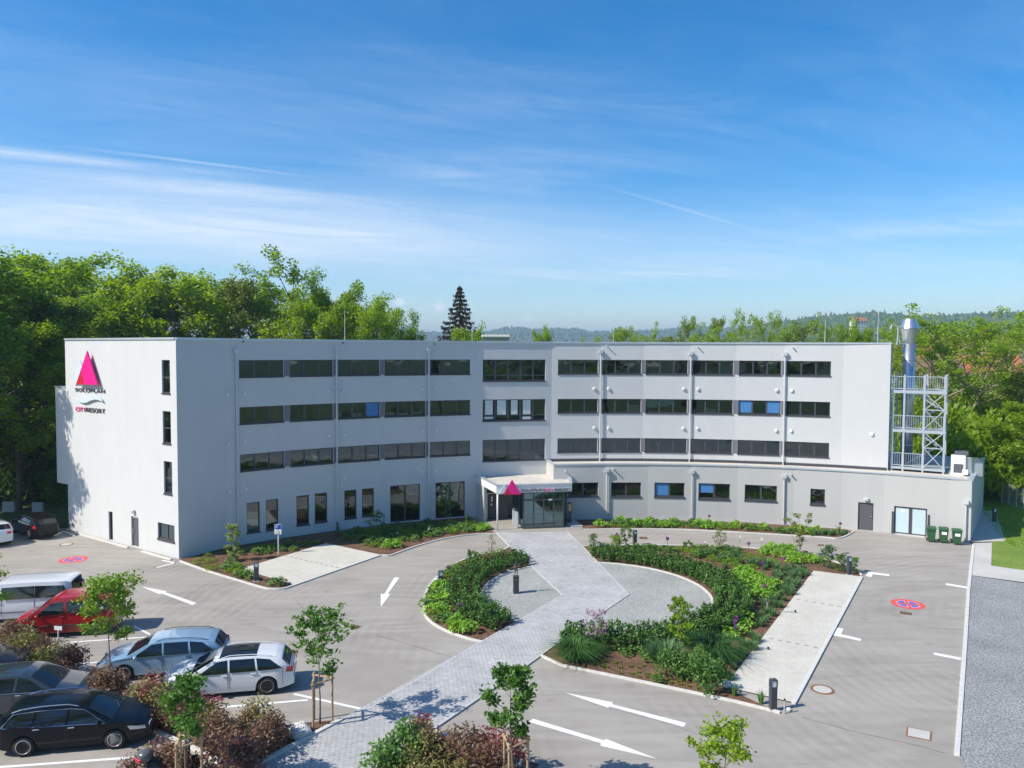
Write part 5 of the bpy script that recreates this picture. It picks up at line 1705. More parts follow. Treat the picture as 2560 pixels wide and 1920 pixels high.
m.add([(0.015 + 0.028 * math.cos(a_), -0.064, 1.585 + 0.028 * math.sin(a_)) for a_ in np.linspace(0, 2 * math.pi, 11)[:-1]], [tuple(range(10))])
m.build('wheelchair_symbol', MT['letter_dark'], pn, world=False)

# waste bins
def bin_(loc, rz, label, notice):
    r = empty('waste_bin', loc, rz); tag(r, label, 'waste bin', 'green wheeled bins by the double door')
    m = MB()
    for z0, a_, b_, z1, a2, b2 in ((0.10, 0.22, 0.25, 0.93, 0.28, 0.33),):
        vs = [(x * a_, y * b_, z0) for x, y in ((-1, -1), (1, -1), (1, 1), (-1, 1))] + [(x * a2, y * b2, z1) for x, y in ((-1, -1), (1, -1), (1, 1), (-1, 1))]
        m.add(vs, [(3, 2, 1, 0), (4, 5, 6, 7), (0, 1, 5, 4), (1, 2, 6, 5), (2, 3, 7, 6), (3, 0, 4, 7)])
    m.box((0, -0.345, 0.90), (0.5, 0.04, 0.07))
    m.build('body', MT['bin_green'], r, world=False)
    m = MB(); m.bbox((0, 0.0, 0.985), (0.62, 0.74, 0.11), 0.05); m.box((0, 0.38, 0.96), (0.5, 0.06, 0.05)); m.build('lid', MT['bin_green'], r, world=False)
    for s in (-1, 1):
        m = MB(); m.lathe([(0.10, -0.03), (0.10, 0.03)], 14, (0, 0, 0), axis='Y'); m.v = [(y_ + s * 0.25, x_ + 0.24, z_ + 0.10) for x_, y_, z_ in m.v]; m.build('wheel', MT['black_plastic'], r, world=False)
    if notice:
        m = MB(); m.box((0.02, -0.318, 0.72), (0.30, 0.012, 0.22), mat=Matrix.Rotation(-0.09, 3, 'X')); m.build('notice', MT['white_plastic'], r, world=False)
for (x, y), n_, l in (((838, 1551), 0, 'leftmost green wheeled bin, nearest the double door'), ((916, 1557), 1, 'middle green wheeled bin with a white notice'), ((1000, 1568), 1, 'rightmost green wheeled bin beside the downpipe')):
    c = G(*c8(x, y)); bin_((c.x, c.y + 0.3, 0), -0.45 + random.Random(x).uniform(-0.06, 0.06), l, n_)

# statue on a plinth
c = G(1290, 1484)
r = empty('statue', (c.x, c.y, 0), 0.1); tag(r, 'dark bronze figure with one raised arm on a tall black plinth', 'statue')
m = MB(); m.bbox((0, 0, 0.45), (0.29, 0.29, 0.90), 0.008); m.box((0, 0, 0.925), (0.32, 0.32, 0.05)); pl = m.build('plinth', MT['letter_dark'], r, world=False)
m = MB(); m.box((0, -0.149, 0.80), (0.07, 0.01, 0.05)); m.build('plaque', MT['brass'], pl, world=False)
J = {'pel': (0, 0, 1.36, .055), 'wai': (0, 0, 1.45, .045), 'che': (0.005, 0, 1.56, .062), 'nec': (0, 0, 1.635, .024), 'hea': (0.0, -0.005, 1.70, .042), 'top': (0, 0, 1.745, .03),
     'hl': (-0.045, 0, 1.33, .043), 'kl': (-0.055, -0.03, 1.15, .030), 'al': (-0.06, 0.01, 0.985, .019), 'tl': (-0.065, -0.07, 0.963, .014),
     'hr': (0.045, 0, 1.33, .043), 'kr': (0.06, -0.01, 1.15, .030), 'ar': (0.065, 0.03, 0.985, .019), 'tr': (0.08, -0.05, 0.963, .014),
     'sl': (-0.085, 0, 1.59, .030), 'el': (-0.12, -0.08, 1.50, .022), 'wl': (-0.03, -0.15, 1.50, .016), 'fl': (0.02, -0.16, 1.515, .013),
     'sr': (0.085, 0, 1.59, .030), 'er': (0.185, -0.04, 1.57, .022), 'wr': (0.23, -0.04, 1.70, .016), 'fr': (0.245, -0.05, 1.76, .012)}
ed = 'pel-wai wai-che che-nec nec-hea hea-top pel-hl hl-kl kl-al al-tl pel-hr hr-kr kr-ar ar-tr che-sl sl-el el-wl wl-fl che-sr sr-er er-wr wr-fr'.split()
ks = list(J)
me = bpy.data.meshes.new('figure')
me.from_pydata([J[k_][:3] for k_ in ks], [tuple(ks.index(x) for x in e_.split('-')) for e_ in ed], [])
fo = bpy.data.objects.new('figure', me); COL.objects.link(fo)
sk = fo.modifiers.new('skin', 'SKIN'); sb = fo.modifiers.new('sub', 'SUBSURF'); sb.levels = 2; sb.render_levels = 2
for i, k_ in enumerate(ks):
    me.skin_vertices[0].data[i].radius = (J[k_][3], J[k_][3]); me.skin_vertices[0].data[i].use_root = (k_ == 'pel')
dg = bpy.context.evaluated_depsgraph_get(); dg.update()
m2 = bpy.data.meshes.new_from_object(fo.evaluated_get(dg)); bpy.data.objects.remove(fo)
m2.materials.clear(); m2.materials.append(MT['bronze'])
m2.polygons.foreach_set('use_smooth', [True] * len(m2.polygons))
link('figure', m2, r)

# boulders
def rock(uv, s, label, group=None, z=0.02):
    c = G(*uv); rg = random.Random(int(uv[0]))
    bm = bmesh.new(); bmesh.ops.create_icosphere(bm, subdivisions=2, radius=1)
    for v in bm.verts:
        f = 1 + rg.uniform(-0.14, 0.14); v.co = Vector((v.co.x * s * f * 1.25, v.co.y * s * f, max(-0.02, v.co.z * s * 0.62 * f + s * 0.3)))
    me = bpy.data.meshes.new('boulder'); bm.to_mesh(me); bm.free(); me.materials.append(MT['rock'])
    o = link('boulder', me, None, (c.x, c.y, z), rg.uniform(0, 6)); tag(o, label, 'boulder', group)
rock((748, 1838), 0.40, 'large pale boulder under the staked tree by the paved path')
rock((587, 1414), 0.20, 'pale boulder beside the pale green conifer at the parking bay')
rock((1710, 1660), 0.20, 'pale boulder at the foot of the small tree in the right island')
rock((1972, 1776), 0.09, 'small pale stone by the near bollard light')
rock((1093, 1452), 0.14, 'pale stone on the rim beside the island bollard light')
rock((1592, 1364), 0.15, 'flat pale stone beside the bollard light near the annex road')
rock((1812, 1716), 0.24, 'pale stone at the lower left corner of the parking strip')
for i, (u, v) in enumerate(((1215, 1470), (1222, 1463), (1229, 1456), (1240, 1448), (1252, 1440), (1272, 1429))):
    rock((u, v), 0.12, 'small pale stone in the row edging the chippings left of the statue', 'edging stones at the chippings circle')
rock((990, 1890), 0.10, 'small pale stone among the green shrub at the bottom path')

# ================================================================== PLANTS
def leaf_quads(rng, P, size, up=0.5, aspect=0.62, jit=0.35, dirs=None):
    """one kite-shaped leaf per point; returns vertices (n*4,3) and faces (n,4)"""
    n = len(P)
    nrm = rng.normal(size=(n, 3)); nrm[:, 2] = np.abs(nrm[:, 2]) + up * 2
    nrm /= np.linalg.norm(nrm, axis=1)[:, None]
    a = rng.normal(size=(n, 3)) if dirs is None else dirs + rng.normal(size=(n, 3)) * 0.3
    a -= (a * nrm).sum(1)[:, None] * nrm
    a /= np.linalg.norm(a, axis=1)[:, None] + 1e-9
    b = np.cross(nrm, a)
    s = (size * (1 + rng.uniform(-jit, jit, n)))[:, None]
    w = s * aspect * 0.5
    V = np.empty((n, 4, 3))
    V[:, 0] = P - a * s * 0.5
    V[:, 1] = P + b * w - a * s * 0.05
    V[:, 2] = P + a * s * 0.5 - nrm * s * 0.12
    V[:, 3] = P - b * w - a * s * 0.05
    return V.reshape(-1, 3), np.arange(n * 4).reshape(n, 4)


def blade_quads(rng, base, tip_dir, length, width, droop):
    """grass blades of two quads each"""
    n = len(base)
    d = tip_dir / (np.linalg.norm(tip_dir, axis=1)[:, None] + 1e-9)
    side = np.cross(d, np.array([0, 0, 1.0])); side /= np.linalg.norm(side, axis=1)[:, None] + 1e-9
    L = length[:, None]
    mid = base + d * L * 0.55
    out = d.copy(); out[:, 2] = 0
    tip = mid + d * L * 0.35 + out * L * droop - np.array([0, 0, 1.0]) * L * droop * 0.5
    w = width
    V = np.stack([base - side * w, base + side * w, mid + side * w * 0.8, mid - side * w * 0.8, tip + side * w * 0.12, tip - side * w * 0.12], 1)
    i = np.arange(n)[:, None] * 6
    F = np.concatenate([i + np.array([[0, 1, 2, 3]]), i + np.array([[3, 2, 4, 5]])], 0)
    return V.reshape(-1, 3), F


def branch_pts(rg, p, d, L, n, wob, lift):
    pts = [p.copy()]
    d = d.normalized()
    for i in range(n):
        d = (d + Vector((rg.gauss(0, wob), rg.gauss(0, wob), rg.gauss(0, wob * 0.6) + lift))).normalized()
        pts.append(pts[-1] + d * (L / n))
    return pts


def tree_meshes(seed, h, cr, cb, n_limb, n_leaf, leaf, leafmat, barkmat, tr=0.16, clump=0.9, sub=3, trunk_top=0.86, spread=1.0, up=0.35, shape='round', lift=0.05, wob=0.12, forks=1, gap=0.0, trunk_n=8):
    """trunk with limbs and twigs; leaves gather in clumps round the twigs"""
    rg = random.Random(seed); rng = np.random.default_rng(seed)
    tm = MB(); clumps = []
    trunks = []
    for k in range(forks):
        if k == 0:
            t_ = branch_pts(rg, Vector((0, 0, -0.1)), Vector((rg.gauss(0, .02), rg.gauss(0, .02), 1)), h * trunk_top, 7, 0.035, 0.02)
        else:
            z0 = h * rg.uniform(0.05, 0.2); ang = rg.uniform(0, 6.28)
            t_ = branch_pts(rg, Vector((0, 0, z0)), Vector((math.cos(ang) * 0.35, math.sin(ang) * 0.35, 1)), h * trunk_top * rg.uniform(.72, .9), 7, 0.05, 0.04)
        n = len(t_)
        tm.tube(t_, [tr * (1 - 0.85 * i / (n - 1)) * (1 if k == 0 else 0.7) for i in range(n)], trunk_n)
        trunks.append(t_)
    for i in range(n_limb):
        t_ = trunks[i % forks]
        f = (i + rg.random() * 0.6) / n_limb
        zrel = cb + (1 - cb) * f * 0.96                  # relative height of the attachment
        zi = min(zrel / trunk_top, 0.995) * (len(t_) - 1)
        i0 = min(int(zi), len(t_) - 2)
        p = t_[i0].lerp(t_[i0 + 1], zi - i0)
        ang = i * 2.399 + rg.uniform(-.4, .4)
        if shape == 'round': prof = math.sqrt(max(0.05, 1 - (2 * f - 0.75) ** 2 / 1.65))
        elif shape == 'vase': prof = 0.45 + 0.6 * math.sin(math.pi * min(1, f * 0.95 + 0.1))
        elif shape == 'column': prof = 0.75 * math.sqrt(max(0.06, 1 - (2 * f - 0.9) ** 2 / 1.3))
        else: prof = max(0.12, 1 - f)
        elev = 0.25 + 0.85 * f
        L = cr * prof * rg.uniform(0.78, 1.12) * spread
        d = Vector((math.cos(ang), math.sin(ang), elev))
        lp = branch_pts(rg, p, d, L * (1 + 0.25 * f), 5, wob, lift)
        r0 = tr * (0.42 - 0.25 * f)
        tm.tube(lp, [r0 * (1 - 0.8 * k / 5) for k in range(6)], 5, cap=False)
        clumps.append((lp[-1], 1.0)); clumps.append((lp[-2], 0.9)); clumps.append((lp[-3].lerp(lp[-2], .3), 0.7))
        for s in range(sub):
            q = lp[2 + s % 3].lerp(lp[3 + s % 3], rg.random()) if len(lp) > 5 else lp[-1]
            dd = Vector((math.cos(ang + rg.choice((-1, 1)) * rg.uniform(.5, 1.2)), math.sin(ang + rg.uniform(-1.2, 1.2)), rg.uniform(0.0, 0.9)))
            sp = branch_pts(rg, q, dd, L * rg.uniform(0.35, 0.55), 3, wob, lift)
            tm.tube(sp, [r0 * 0.38, r0 * 0.3, r0 * 0.2, r0 * 0.1], 4, cap=False)
            clumps.append((sp[-1], 0.9)); clumps.append((sp[-2], 0.7))
    for t_ in trunks:
        clumps.append((t_[-1], 0.9)); clumps.append((t_[-1] + Vector((0, 0, h * (1 - trunk_top) * 0.6)), 0.6))
    C = np.array([c[0][:] for c in clumps]); W = np.array([c[1] for c in clumps]) * rng.uniform(0.45, 1.3, len(clumps))
    if gap: W *= (rng.random(len(clumps)) > gap) + 0.03
    idx = rng.choice(len(clumps), n_leaf, p=W / W.sum())
    o = rng.normal(size=(n_leaf, 3)); o /= np.linalg.norm(o, axis=1)[:, None]
    rad = clump * rng.random(n_leaf) ** 0.45 * (0.55 + 0.6 * rng.random(len(clumps)))[idx]
    P = C[idx] + o * rad[:, None] * np.array([1.0, 1.0, 0.62])
    P = P[P[:, 2] > 0.25 * cb * h]
    V, Q = leaf_quads(rng, P, leaf, up)
    tme = bpy.data.meshes.new('trunk')
    tme.from_pydata(tm.v, [], tm.f); tme.materials.append(MT[barkmat]); tme.polygons.foreach_set('use_smooth', [True] * len(tm.f)); tme.update()
    return tme, np_mesh('crown', V, Q, MT[leafmat])


def plant_tree(name, meshes, loc, rz, sc, label, cat='tree', group=None):
    r = empty(name, loc, rz); r.scale = sc if isinstance(sc, tuple) else (sc, sc, sc)
    link('trunk', meshes[0], r); link('crown', meshes[1], r)
    tag(r, label, cat, group)
    return r


# ---- young staked trees of the car park
def stakes(root, r, h, n=3, rot=0.4):
    pts_ = []
    for k in range(n):
        a_ = rot + k * 2 * math.pi / n
        p = Vector((math.cos(a_) * r, math.sin(a_) * r, 0)); pts_.append(p)
        m = MB(); m.tube([p, p + Vector((0, 0, h))], 0.04, 8); m.build('stake', MT['wood_stake'], root, world=False)
    for k in range(n):
        a_, b_ = pts_[k], pts_[(k + 1) % n]
        d = (b_ - a_) * 0.1
        m = MB(); m.tube([a_ - d + Vector((0, 0, h - 0.10 - 0.02 * k)), b_ + d + Vector((0, 0, h - 0.10 - 0.02 * k))], 0.034, 6); m.build('crossbar', MT['wood_stake'], root, world=False)


def sapling(uv, h, cr, seed, label, mat_='leaf_sapling', n_leaf=900, leaf=0.17, cb=0.5, stake=True, rz=0.0, clump=0.26, n_limb=11, shape='vase', tr=0.04, up=0.15, rot=0.4, loc=None, sub=5, spread=1.0):
    c = loc or G(*uv)
    ms = tree_meshes(seed, h, cr, cb, n_limb, n_leaf, leaf, mat_, 'bark_pale', tr=tr, clump=clump, sub=sub, trunk_top=0.9, shape=shape, up=up, wob=0.14, lift=0.07, spread=spread)
    r = plant_tree('young_tree', ms, (c.x, c.y, 0.02), rz, 1.0, label, 'tree')
    if stake: stakes(r, 0.42, 1.68, rot=rot)
    return r
sapling((800, 1810), 3.75, 1.15, 11, 'young tree with wide open crown and three stakes beside the paved path', n_leaf=1900, leaf=0.135, cb=0.50, clump=0.28, rot=0.2)
sapling((1284, 1985), 3.9, 0.66, 12, 'young tree with three stakes at the lower edge beside the white arrows', n_leaf=1900, leaf=0.145, cb=0.46, clump=0.30, rot=0.2)
sapling((279, 1748), 4.6, 0.98, 13, 'light green young tree with slim bare trunk in front of the red car', mat_='leaf_maple', n_leaf=3300, leaf=0.13, cb=0.48, clump=0.36, stake=False, n_limb=14)
sapling((467, 1985), 3.45, 0.62, 14, 'young green tree with three stakes standing among the purple shrubs', n_leaf=1700, leaf=0.135, cb=0.52, clump=0.32, rot=0.25)
sapling((1795, 2075), 2.9, 0.72, 15, 'fresh green tree top rising from the lower edge right of the lane arrows', mat_='leaf_fresh', n_leaf=1700, leaf=0.125, cb=0.40, clump=0.30, stake=False)
sapling((-75, 1720), 4.9, 1.35, 16, 'light green young tree at the left picture edge by the white van', mat_='leaf_maple', n_leaf=2600, leaf=0.13, cb=0.42, clump=0.34, stake=False)

# ---- shrubs
def shrub_mesh(seed, r, h, n, leaf, matn, stems=7, up=0.3, shell=0.5, lumps=9):
    rng = np.random.default_rng(seed)
    C = rng.normal(size=(lumps, 3)); C /= np.linalg.norm(C, axis=1)[:, None]; C[:, 2] = np.abs(C[:, 2])
    C = C * np.array([r * 0.62, r * 0.62, h * 0.55]) + np.array([0, 0, h * 0.30])
    idx = rng.integers(0, lumps, n)
    o = rng.normal(size=(n, 3)); o /= np.linalg.norm(o, axis=1)[:, None]
    P = C[idx] + o * (rng.random(n) ** 0.4)[:, None] * np.array([r * 0.5, r * 0.5, h * 0.34])
    P[:, 2] = np.maximum(P[:, 2], 0.05)
    V, Q = leaf_quads(rng, P, leaf, up)
    st = MB()
    for k in range(stems):
        t = C[k % lumps]
        st.tube([(0.05 * math.cos(k), 0.05 * math.sin(k), 0), tuple(t * 0.6 + np.array([0, 0, 0.05])), tuple(t)], [0.018, 0.013, 0.006], 4, cap=False)
    sme = bpy.data.meshes.new('stems'); sme.from_pydata(st.v, [], st.f); sme.materials.append(MT['bark']); sme.update()
    return sme, np_mesh('foliage', V, Q, MT[matn])


def put_shrub(ms, c, label, group=None, sc=1.0, rz=0.0, name='shrub', cat='shrub', z=0.02):
    r = empty(name, (c.x, c.y, z), rz)
    r.scale = (sc, sc, sc) if not isinstance(sc, tuple) else sc
    link('stems', ms[0], r); link('foliage', ms[1], r)
    return tag(r, label, cat, group)


PUR = [shrub_mesh(100 + i, 0.85, 1.35, 1000, 0.115, 'leaf_purple', lumps=6 + 3 * i) for i in range(4)]
BRZ = [shrub_mesh(110 + i, 0.85, 1.30, 1000, 0.115, 'leaf_bronze', lumps=6 + 3 * i) for i in range(4)]
REDS = [shrub_mesh(120, 0.7, 1.35, 480, 0.13, 'leaf_red')]
GRN = [shrub_mesh(130 + i, 0.75, 1.25, 560, 0.15, 'leaf_shrub') for i in range(2)]
rgs = random.Random(77)
GRP = {'p': ('shrubs in the car park beds', 'leafy shrub in the car park bed with purple brown foliage', PUR), 'b': ('bronze shrubs in the car park beds', 'leafy shrub in the car park bed with mixed bronze and green foliage', BRZ),
       'r': ('red shrubs in the car park beds', 'wiry shrub in the car park bed with reddish foliage', REDS), 'g': ('green shrubs at the lower path', 'bright green leafy shrub beside the paved path at the lower edge', GRN)}
SHR = []
for kind, l in (('p', ((40, 1618), (75, 1645), (112, 1668), (175, 1700), (245, 1730), (290, 1757), (345, 1775), (270, 1762), (395, 1835), (425, 1800), (510, 1862), (545, 1895), (580, 1868), (625, 1905), (660, 1880), (690, 1862), (565, 1935), (600, 1960), (400, 1945), (440, 1965), (355, 1962), (1100, 1900), (1175, 1935), (1235, 1960))),
                ('b', ((20, 1600), (60, 1690 - 30), (95, 1690), (140, 1690), (200, 1735), (330, 1800), (385, 1800), (370, 1755 + 20), (475, 1845), (530, 1840), (640, 1845), (1040, 1880), (1075, 1925), (1010, 1955), (1140, 1960), (1060, 1985))),
                ('r', ((190, 1690), (375, 1745 + 30), (455, 1835), (620, 1835), (1055, 1860), (1225, 1915), (1270, 1935), (505, 1830))),
                ('g', ((1020, 1900), (985, 1925), (955, 1960), (1035, 1925)))):
    grp, lab, ms = GRP[kind]
    for k, (u, v) in enumerate(l):
        c = G(u, v)
        s = rgs.uniform(0.62, 1.05)
        SHR.append((u, v, kind, put_shrub(ms[k % len(ms)], c, lab, grp, (s, s, s * rgs.uniform(0.85, 1.1)), rgs.uniform(0, 6.28))))
LMK = [('in front of the red van', 110, 1600), ('before the empty bay', 200, 1700), ('before the silver wagon', 300, 1700), ('before the white wagon', 440, 1745), ('beside the staked tree by the path', 690, 1840), ('behind the scooter', 420, 1950), ('beside the raised path kerb', 580, 1920), ('in the lower bed by the path', 1020, 1890), ('in the lower bed by the arrow lane', 1200, 1920)]
WORD = {'p': 'purple brown leafy shrub', 'b': 'bronze and green leafy shrub', 'r': 'wiry reddish shrub', 'g': 'bright green leafy shrub'}
ORD = 'first second third fourth fifth sixth seventh eighth ninth tenth'.split()
for kind in WORD:
    sets_ = {}
    for u, v, kd, o in SHR:
        if kd == kind:
            sets_.setdefault(min(LMK, key=lambda q: (q[1] - u) ** 2 + (q[2] - v) ** 2 * 2)[0], []).append((u, o))
    for lm, l in sets_.items():
        l.sort(key=lambda q: q[0])
        for i, (u, o) in enumerate(l):
            o['label'] = '%s %s' % (WORD[kind], lm) if len(l) == 1 else '%s %s, %s from the left' % (WORD[kind], lm, ORD[i])

# ---- hedge plants, in curved rows
def hedge_mesh(seed, r=0.27, h=0.62, n=190, leaf=0.105, matn='leaf_hedge'):
    rng = np.random.default_rng(seed)
    ns = 9
    a = rng.uniform(0, 6.28, ns); rr = r * 0.75 * np.sqrt(rng.random(ns)); hh = h * rng.uniform(0.7, 1.05, ns)
    idx = rng.integers(0, ns, n)
    t = rng.random(n) ** 0.75
    P = np.stack([rr[idx] * np.cos(a[idx]) * (0.5 + 0.6 * t), rr[idx] * np.sin(a[idx]) * (0.5 + 0.6 * t), 0.06 + t * hh[idx]], 1)
    P += rng.normal(size=(n, 3)) * np.array([0.05, 0.05, 0.02])
    d = rng.normal(size=(n, 3)) * 0.6; d[:, 2] += 1.2
    V, Q = leaf_quads(rng, P, leaf, 0.05, 0.6, 0.3, d)
    return np_mesh('hedge_plant', V, Q, MT[matn])


def in_poly(p, poly):
    c = False
    n = len(poly)
    for i in range(n):
        a_, b_ = poly[i], poly[(i + 1) % n]
        if (a_[1] > p[1]) != (b_[1] > p[1]) and p[0] < (b_[0] - a_[0]) * (p[1] - a_[1]) / (b_[1] - a_[1]) + a_[0]:
            c = not c
    return c


HM = [hedge_mesh(200 + i) for i in range(4)]
BED_R = ISL_R_TOP + [PARK_R[1], PARK_R[0], PARK_R[3]] + list(reversed(ISL_R_BOT[:6])) + [PATH_R[2]]
nh = 0
def hedge(r, a_start, a_end, label, grp, step=0.44, bed=None, sc=1.0):
    global nh
    n = int(abs(R_(a_end - a_start)) * r / step)
    for i in range(n + 1):
        a_ = R_(a_start + (a_end - a_start) * i / n)
        p = CC + Vector((math.sin(a_), math.cos(a_), 0)) * (r + rgs.uniform(-.05, .05))
        if bed and not in_poly(p, bed): continue
        if in_poly(p, path_poly): continue
        o = link('hedge_plant', HM[nh % 4], None, (p.x, p.y, 0.02), rgs.uniform(0, 6.28), (sc * rgs.uniform(.85, 1.12), sc * rgs.uniform(.85, 1.12), sc * rgs.uniform(.85, 1.15)))
        tag(o, label, 'hedge plant', grp); nh += 1
for r_, w_ in ((6.42, 'inner'), (7.05, 'middle'), (7.7, 'outer')):
    hedge(r_, -14, -142, 'dark green upright hedge plant in the %s curved row of the left island' % w_, '%s hedge row of the left island' % w_, bed=BED_L, sc=1.12)
for r_, w_ in ((6.45, 'inner'), (7.1, 'middle'), (7.75, 'outer')):
    hedge(r_, 2, 196, 'dark green upright hedge plant in the %s curved row of the right island' % w_, '%s hedge row of the right island' % w_, bed=BED_R, sc=1.22)

# ---- perennials, grasses, feathery shrubs, flowers
def rosette(seed, r, h, n, leaf, matn):
    rng = np.random.default_rng(seed)
    a = rng.uniform(0, 6.28, n); rr = r * np.sqrt(rng.random(n))
    P = np.stack([rr * np.cos(a), rr * np.sin(a), h * (1 - (rr / r) ** 2 * 0.75) * rng.uniform(0.55, 1.0, n) + 0.03], 1)
    d = np.stack([np.cos(a), np.sin(a), rng.uniform(-.3, .6, n)], 1)
    V, Q = leaf_quads(rng, P, leaf, 0.5, 0.5, 0.3, d)
    return np_mesh('perennial', V, Q, MT[matn])


def tuft(seed, r, h, n, w, matn, droop=0.3, name='grass_clump', lean=0.45):
    rng = np.random.default_rng(seed)
    a = rng.uniform(0, 6.28, n); rr = r * 0.45 * np.sqrt(rng.random(n))
    base = np.stack([rr * np.cos(a), rr * np.sin(a), np.zeros(n)], 1)
    a2 = a + rng.normal(size=n) * 0.5
    l = rng.random(n) * lean + 0.05
    d = np.stack([np.cos(a2) * l, np.sin(a2) * l, np.ones(n)], 1)
    V, Q = blade_quads(rng, base, d, h * rng.uniform(0.55, 1.1, n), w, droop)
    return np_mesh(name, V, Q, MT[matn])


LIME = [rosette(300 + i, 0.34, 0.38, 110, 0.16, 'leaf_lime') for i in range(3)]
HOSTA = [rosette(310 + i, 0.30, 0.32, 70, 0.17, 'leaf_shrub') for i in range(3)]
LOWG = [rosette(320 + i, 0.26, 0.22, 90, 0.09, 'leaf_mid') for i in range(3)]
DGR = [tuft(330 + i, 0.46, 0.85, 700, 0.009, 'leaf_grass', 0.75, lean=0.9) for i in range(2)]
BLU = [tuft(340 + i, 0.42, 0.75, 520, 0.010, 'leaf_blue', 0.35, lean=0.7) for i in range(2)]
SMG = [tuft(350 + i, 0.12, 0.17, 34, 0.008, 'leaf_mid', 0.5) for i in range(3)]
LVN = [tuft(360 + i, 0.27, 0.38, 150, 0.010, 'leaf_blue', 0.1) for i in range(3)]
IRIS = [tuft(370, 0.16, 0.62, 34, 0.016, 'leaf_shrub', 0.12, lean=0.3)]


def put(me, p, name, label, cat, grp=None, sc=1.0, z=0.02):
    o = link(name, me, None, (p.x, p.y, z), rgs.uniform(0, 6.28), sc if isinstance(sc, tuple) else (sc, sc, sc * rgs.uniform(.85, 1.15)))
    return tag(o, label, cat, grp)


cK = lambda x, y: (1400 + x / 4.809, 1430 + y / 4.809)
for k, ((x, y), s, kind, l) in enumerate((((165, 1060), 1.6, 'd', 'large dark green grass clump at the lower left corner of the right island'), ((290, 1000), 1.3, 'd', 'smaller dark green grass clump right of the corner clump'),
        ((1270, 1110), 1.7, 'b', 'blue green grass clump left of the small tree in the right island'), ((1180, 1085), 1.2, 'b', 'slim blue green grass clump at the open mulch'),
        ((1850, 1040), 1.9, 'd', 'large dark bushy grass clump right of the small tree'), ((1700, 960), 1.3, 'd', 'dark grass clump just behind the bushy one'))):
    put((DGR if kind == 'd' else BLU)[k % 2], G(*cK(x, y)), 'grass_clump', l, 'grass clump', None, s)
for k, ((x, y), s) in enumerate((((1290, 1260), 1.5), ((1450, 1270), 1.5), ((1640, 1330), 1.6), ((1790, 1450), 1.7), ((1700, 1180), 1.4), ((1880, 1300), 1.2), ((1760, 1250), 1.3))):
    put_shrub(GRN[k % 2], G(*cK(x, y)), 'low fresh green bush at the lower tip of the right island', 'low bushes at the island tip', 0.72 * s / 1.4, rgs.uniform(0, 6), name='bush')
for k, (x, y) in enumerate(((400, 1125), (470, 1105), (540, 1095), (655, 1108), (715, 1095), (510, 1150), (725, 1165), (850, 1150), (860, 1235), (945, 1160), (940, 1220), (1000, 1140), (1040, 1240), (1110, 1260), (1225, 1230), (1310, 1300), (1330, 1345), (1045, 1275), (950, 1275), (1430, 1330), (1450, 1365), (1520, 1340), (1550, 1385), (1660, 1410), (730, 1225), (1180, 1310), (1230, 1320), (560, 1160))):
    put(SMG[k % 3], G(*cK(x, y)), 'grass_tuft', 'tiny green tuft in the open bark mulch of the right island', 'grass tuft', 'tiny tufts in the open mulch', rgs.uniform(0.8, 1.4))
for k, (x, y) in enumerate(((860, 980), (960, 960), (1010, 1010), (1060, 1080), (800, 1010), (1180, 1330))):
    put(HOSTA[k % 3], G(*cK(x, y)), 'perennial', 'broad leaved perennial at the open mulch behind the tufts', 'perennial', 'broad leaved perennials at the mulch', 0.95)

def in_any(p, polys): return any(in_poly(p, q) for q in polys)
# region fills: pixel polygons -> plants on a jittered grid
def fill(pixpoly, step, meshes, name, label, cat, grp, sc=(0.8, 1.2), seed=1, bed=None, maxn=90):
    poly = [G(u, v) for u, v in pixpoly]
    rg = random.Random(seed)
    x0, x1 = min(p.x for p in poly), max(p.x for p in poly); y0, y1 = min(p.y for p in poly), max(p.y for p in poly)
    n = 0
    y = y0
    while y < y1:
        x = x0 + rg.uniform(0, step)
        while x < x1:
            p = Vector((x + rg.uniform(-.35, .35) * step, y + rg.uniform(-.35, .35) * step, 0))
            if in_poly(p, poly) and not in_poly(p, path_poly) and n < maxn:
                put(meshes[n % len(meshes)], p, name, label, cat, grp, rg.uniform(*sc) * 1.12); n += 1
            x += step
        y += step
    return n
D8 = lambda x, y: (1780 + x / 2.676, 1300 + y / 2.676)
fill([D8(x, y) for x, y in ((340, 185), (560, 185), (560, 250), (330, 245))], 0.62, LIME, 'lime_perennial', 'lime green leafy perennial in the far strip near the annex road', 'perennial', 'lime perennials along the far edge', seed=2)
fill([D8(x, y) for x, y in ((480, 255), (740, 250), (760, 310), (500, 300))], 0.62, LIME, 'lime_perennial', 'lime green leafy perennial just above the parking strip', 'perennial', 'lime perennials above the parking strip', seed=3)
fill([D8(x, y) for x, y in ((100, 360), (240, 350), (440, 440), (400, 530), (270, 560), (110, 430))], 0.62, LIME, 'lime_perennial', 'lime green leafy perennial in the middle patch of the right island', 'perennial', 'lime perennials in the middle patch', seed=4, sc=(0.9, 1.4))
fill([D8(x, y) for x, y in ((0, 640), (220, 650), (270, 740), (120, 790), (0, 730))], 0.6, LIME, 'lime_perennial', 'lime green leafy perennial in the near patch of the right island', 'perennial', 'lime perennials in the near patch', seed=5, sc=(0.9, 1.4))
fill([D8(x, y) for x, y in ((0, 930), (100, 945), (90, 990), (0, 980))], 0.55, LIME, 'lime_perennial', 'lime green leafy perennial at the foot of the dark bushy grass', 'perennial', 'lime perennials by the bushy grass', seed=6)
fill([D8(x, y) for x, y in ((420, 330), (640, 330), (640, 380), (420, 620), (330, 800), (200, 1000), (90, 1110), (60, 1040), (230, 800), (330, 600))], 0.5, LVN, 'grass_clump', 'blue green low clump along the edge of the parking strip', 'grass clump', 'low clumps along the parking strip', seed=7, sc=(0.8, 1.2), maxn=110)
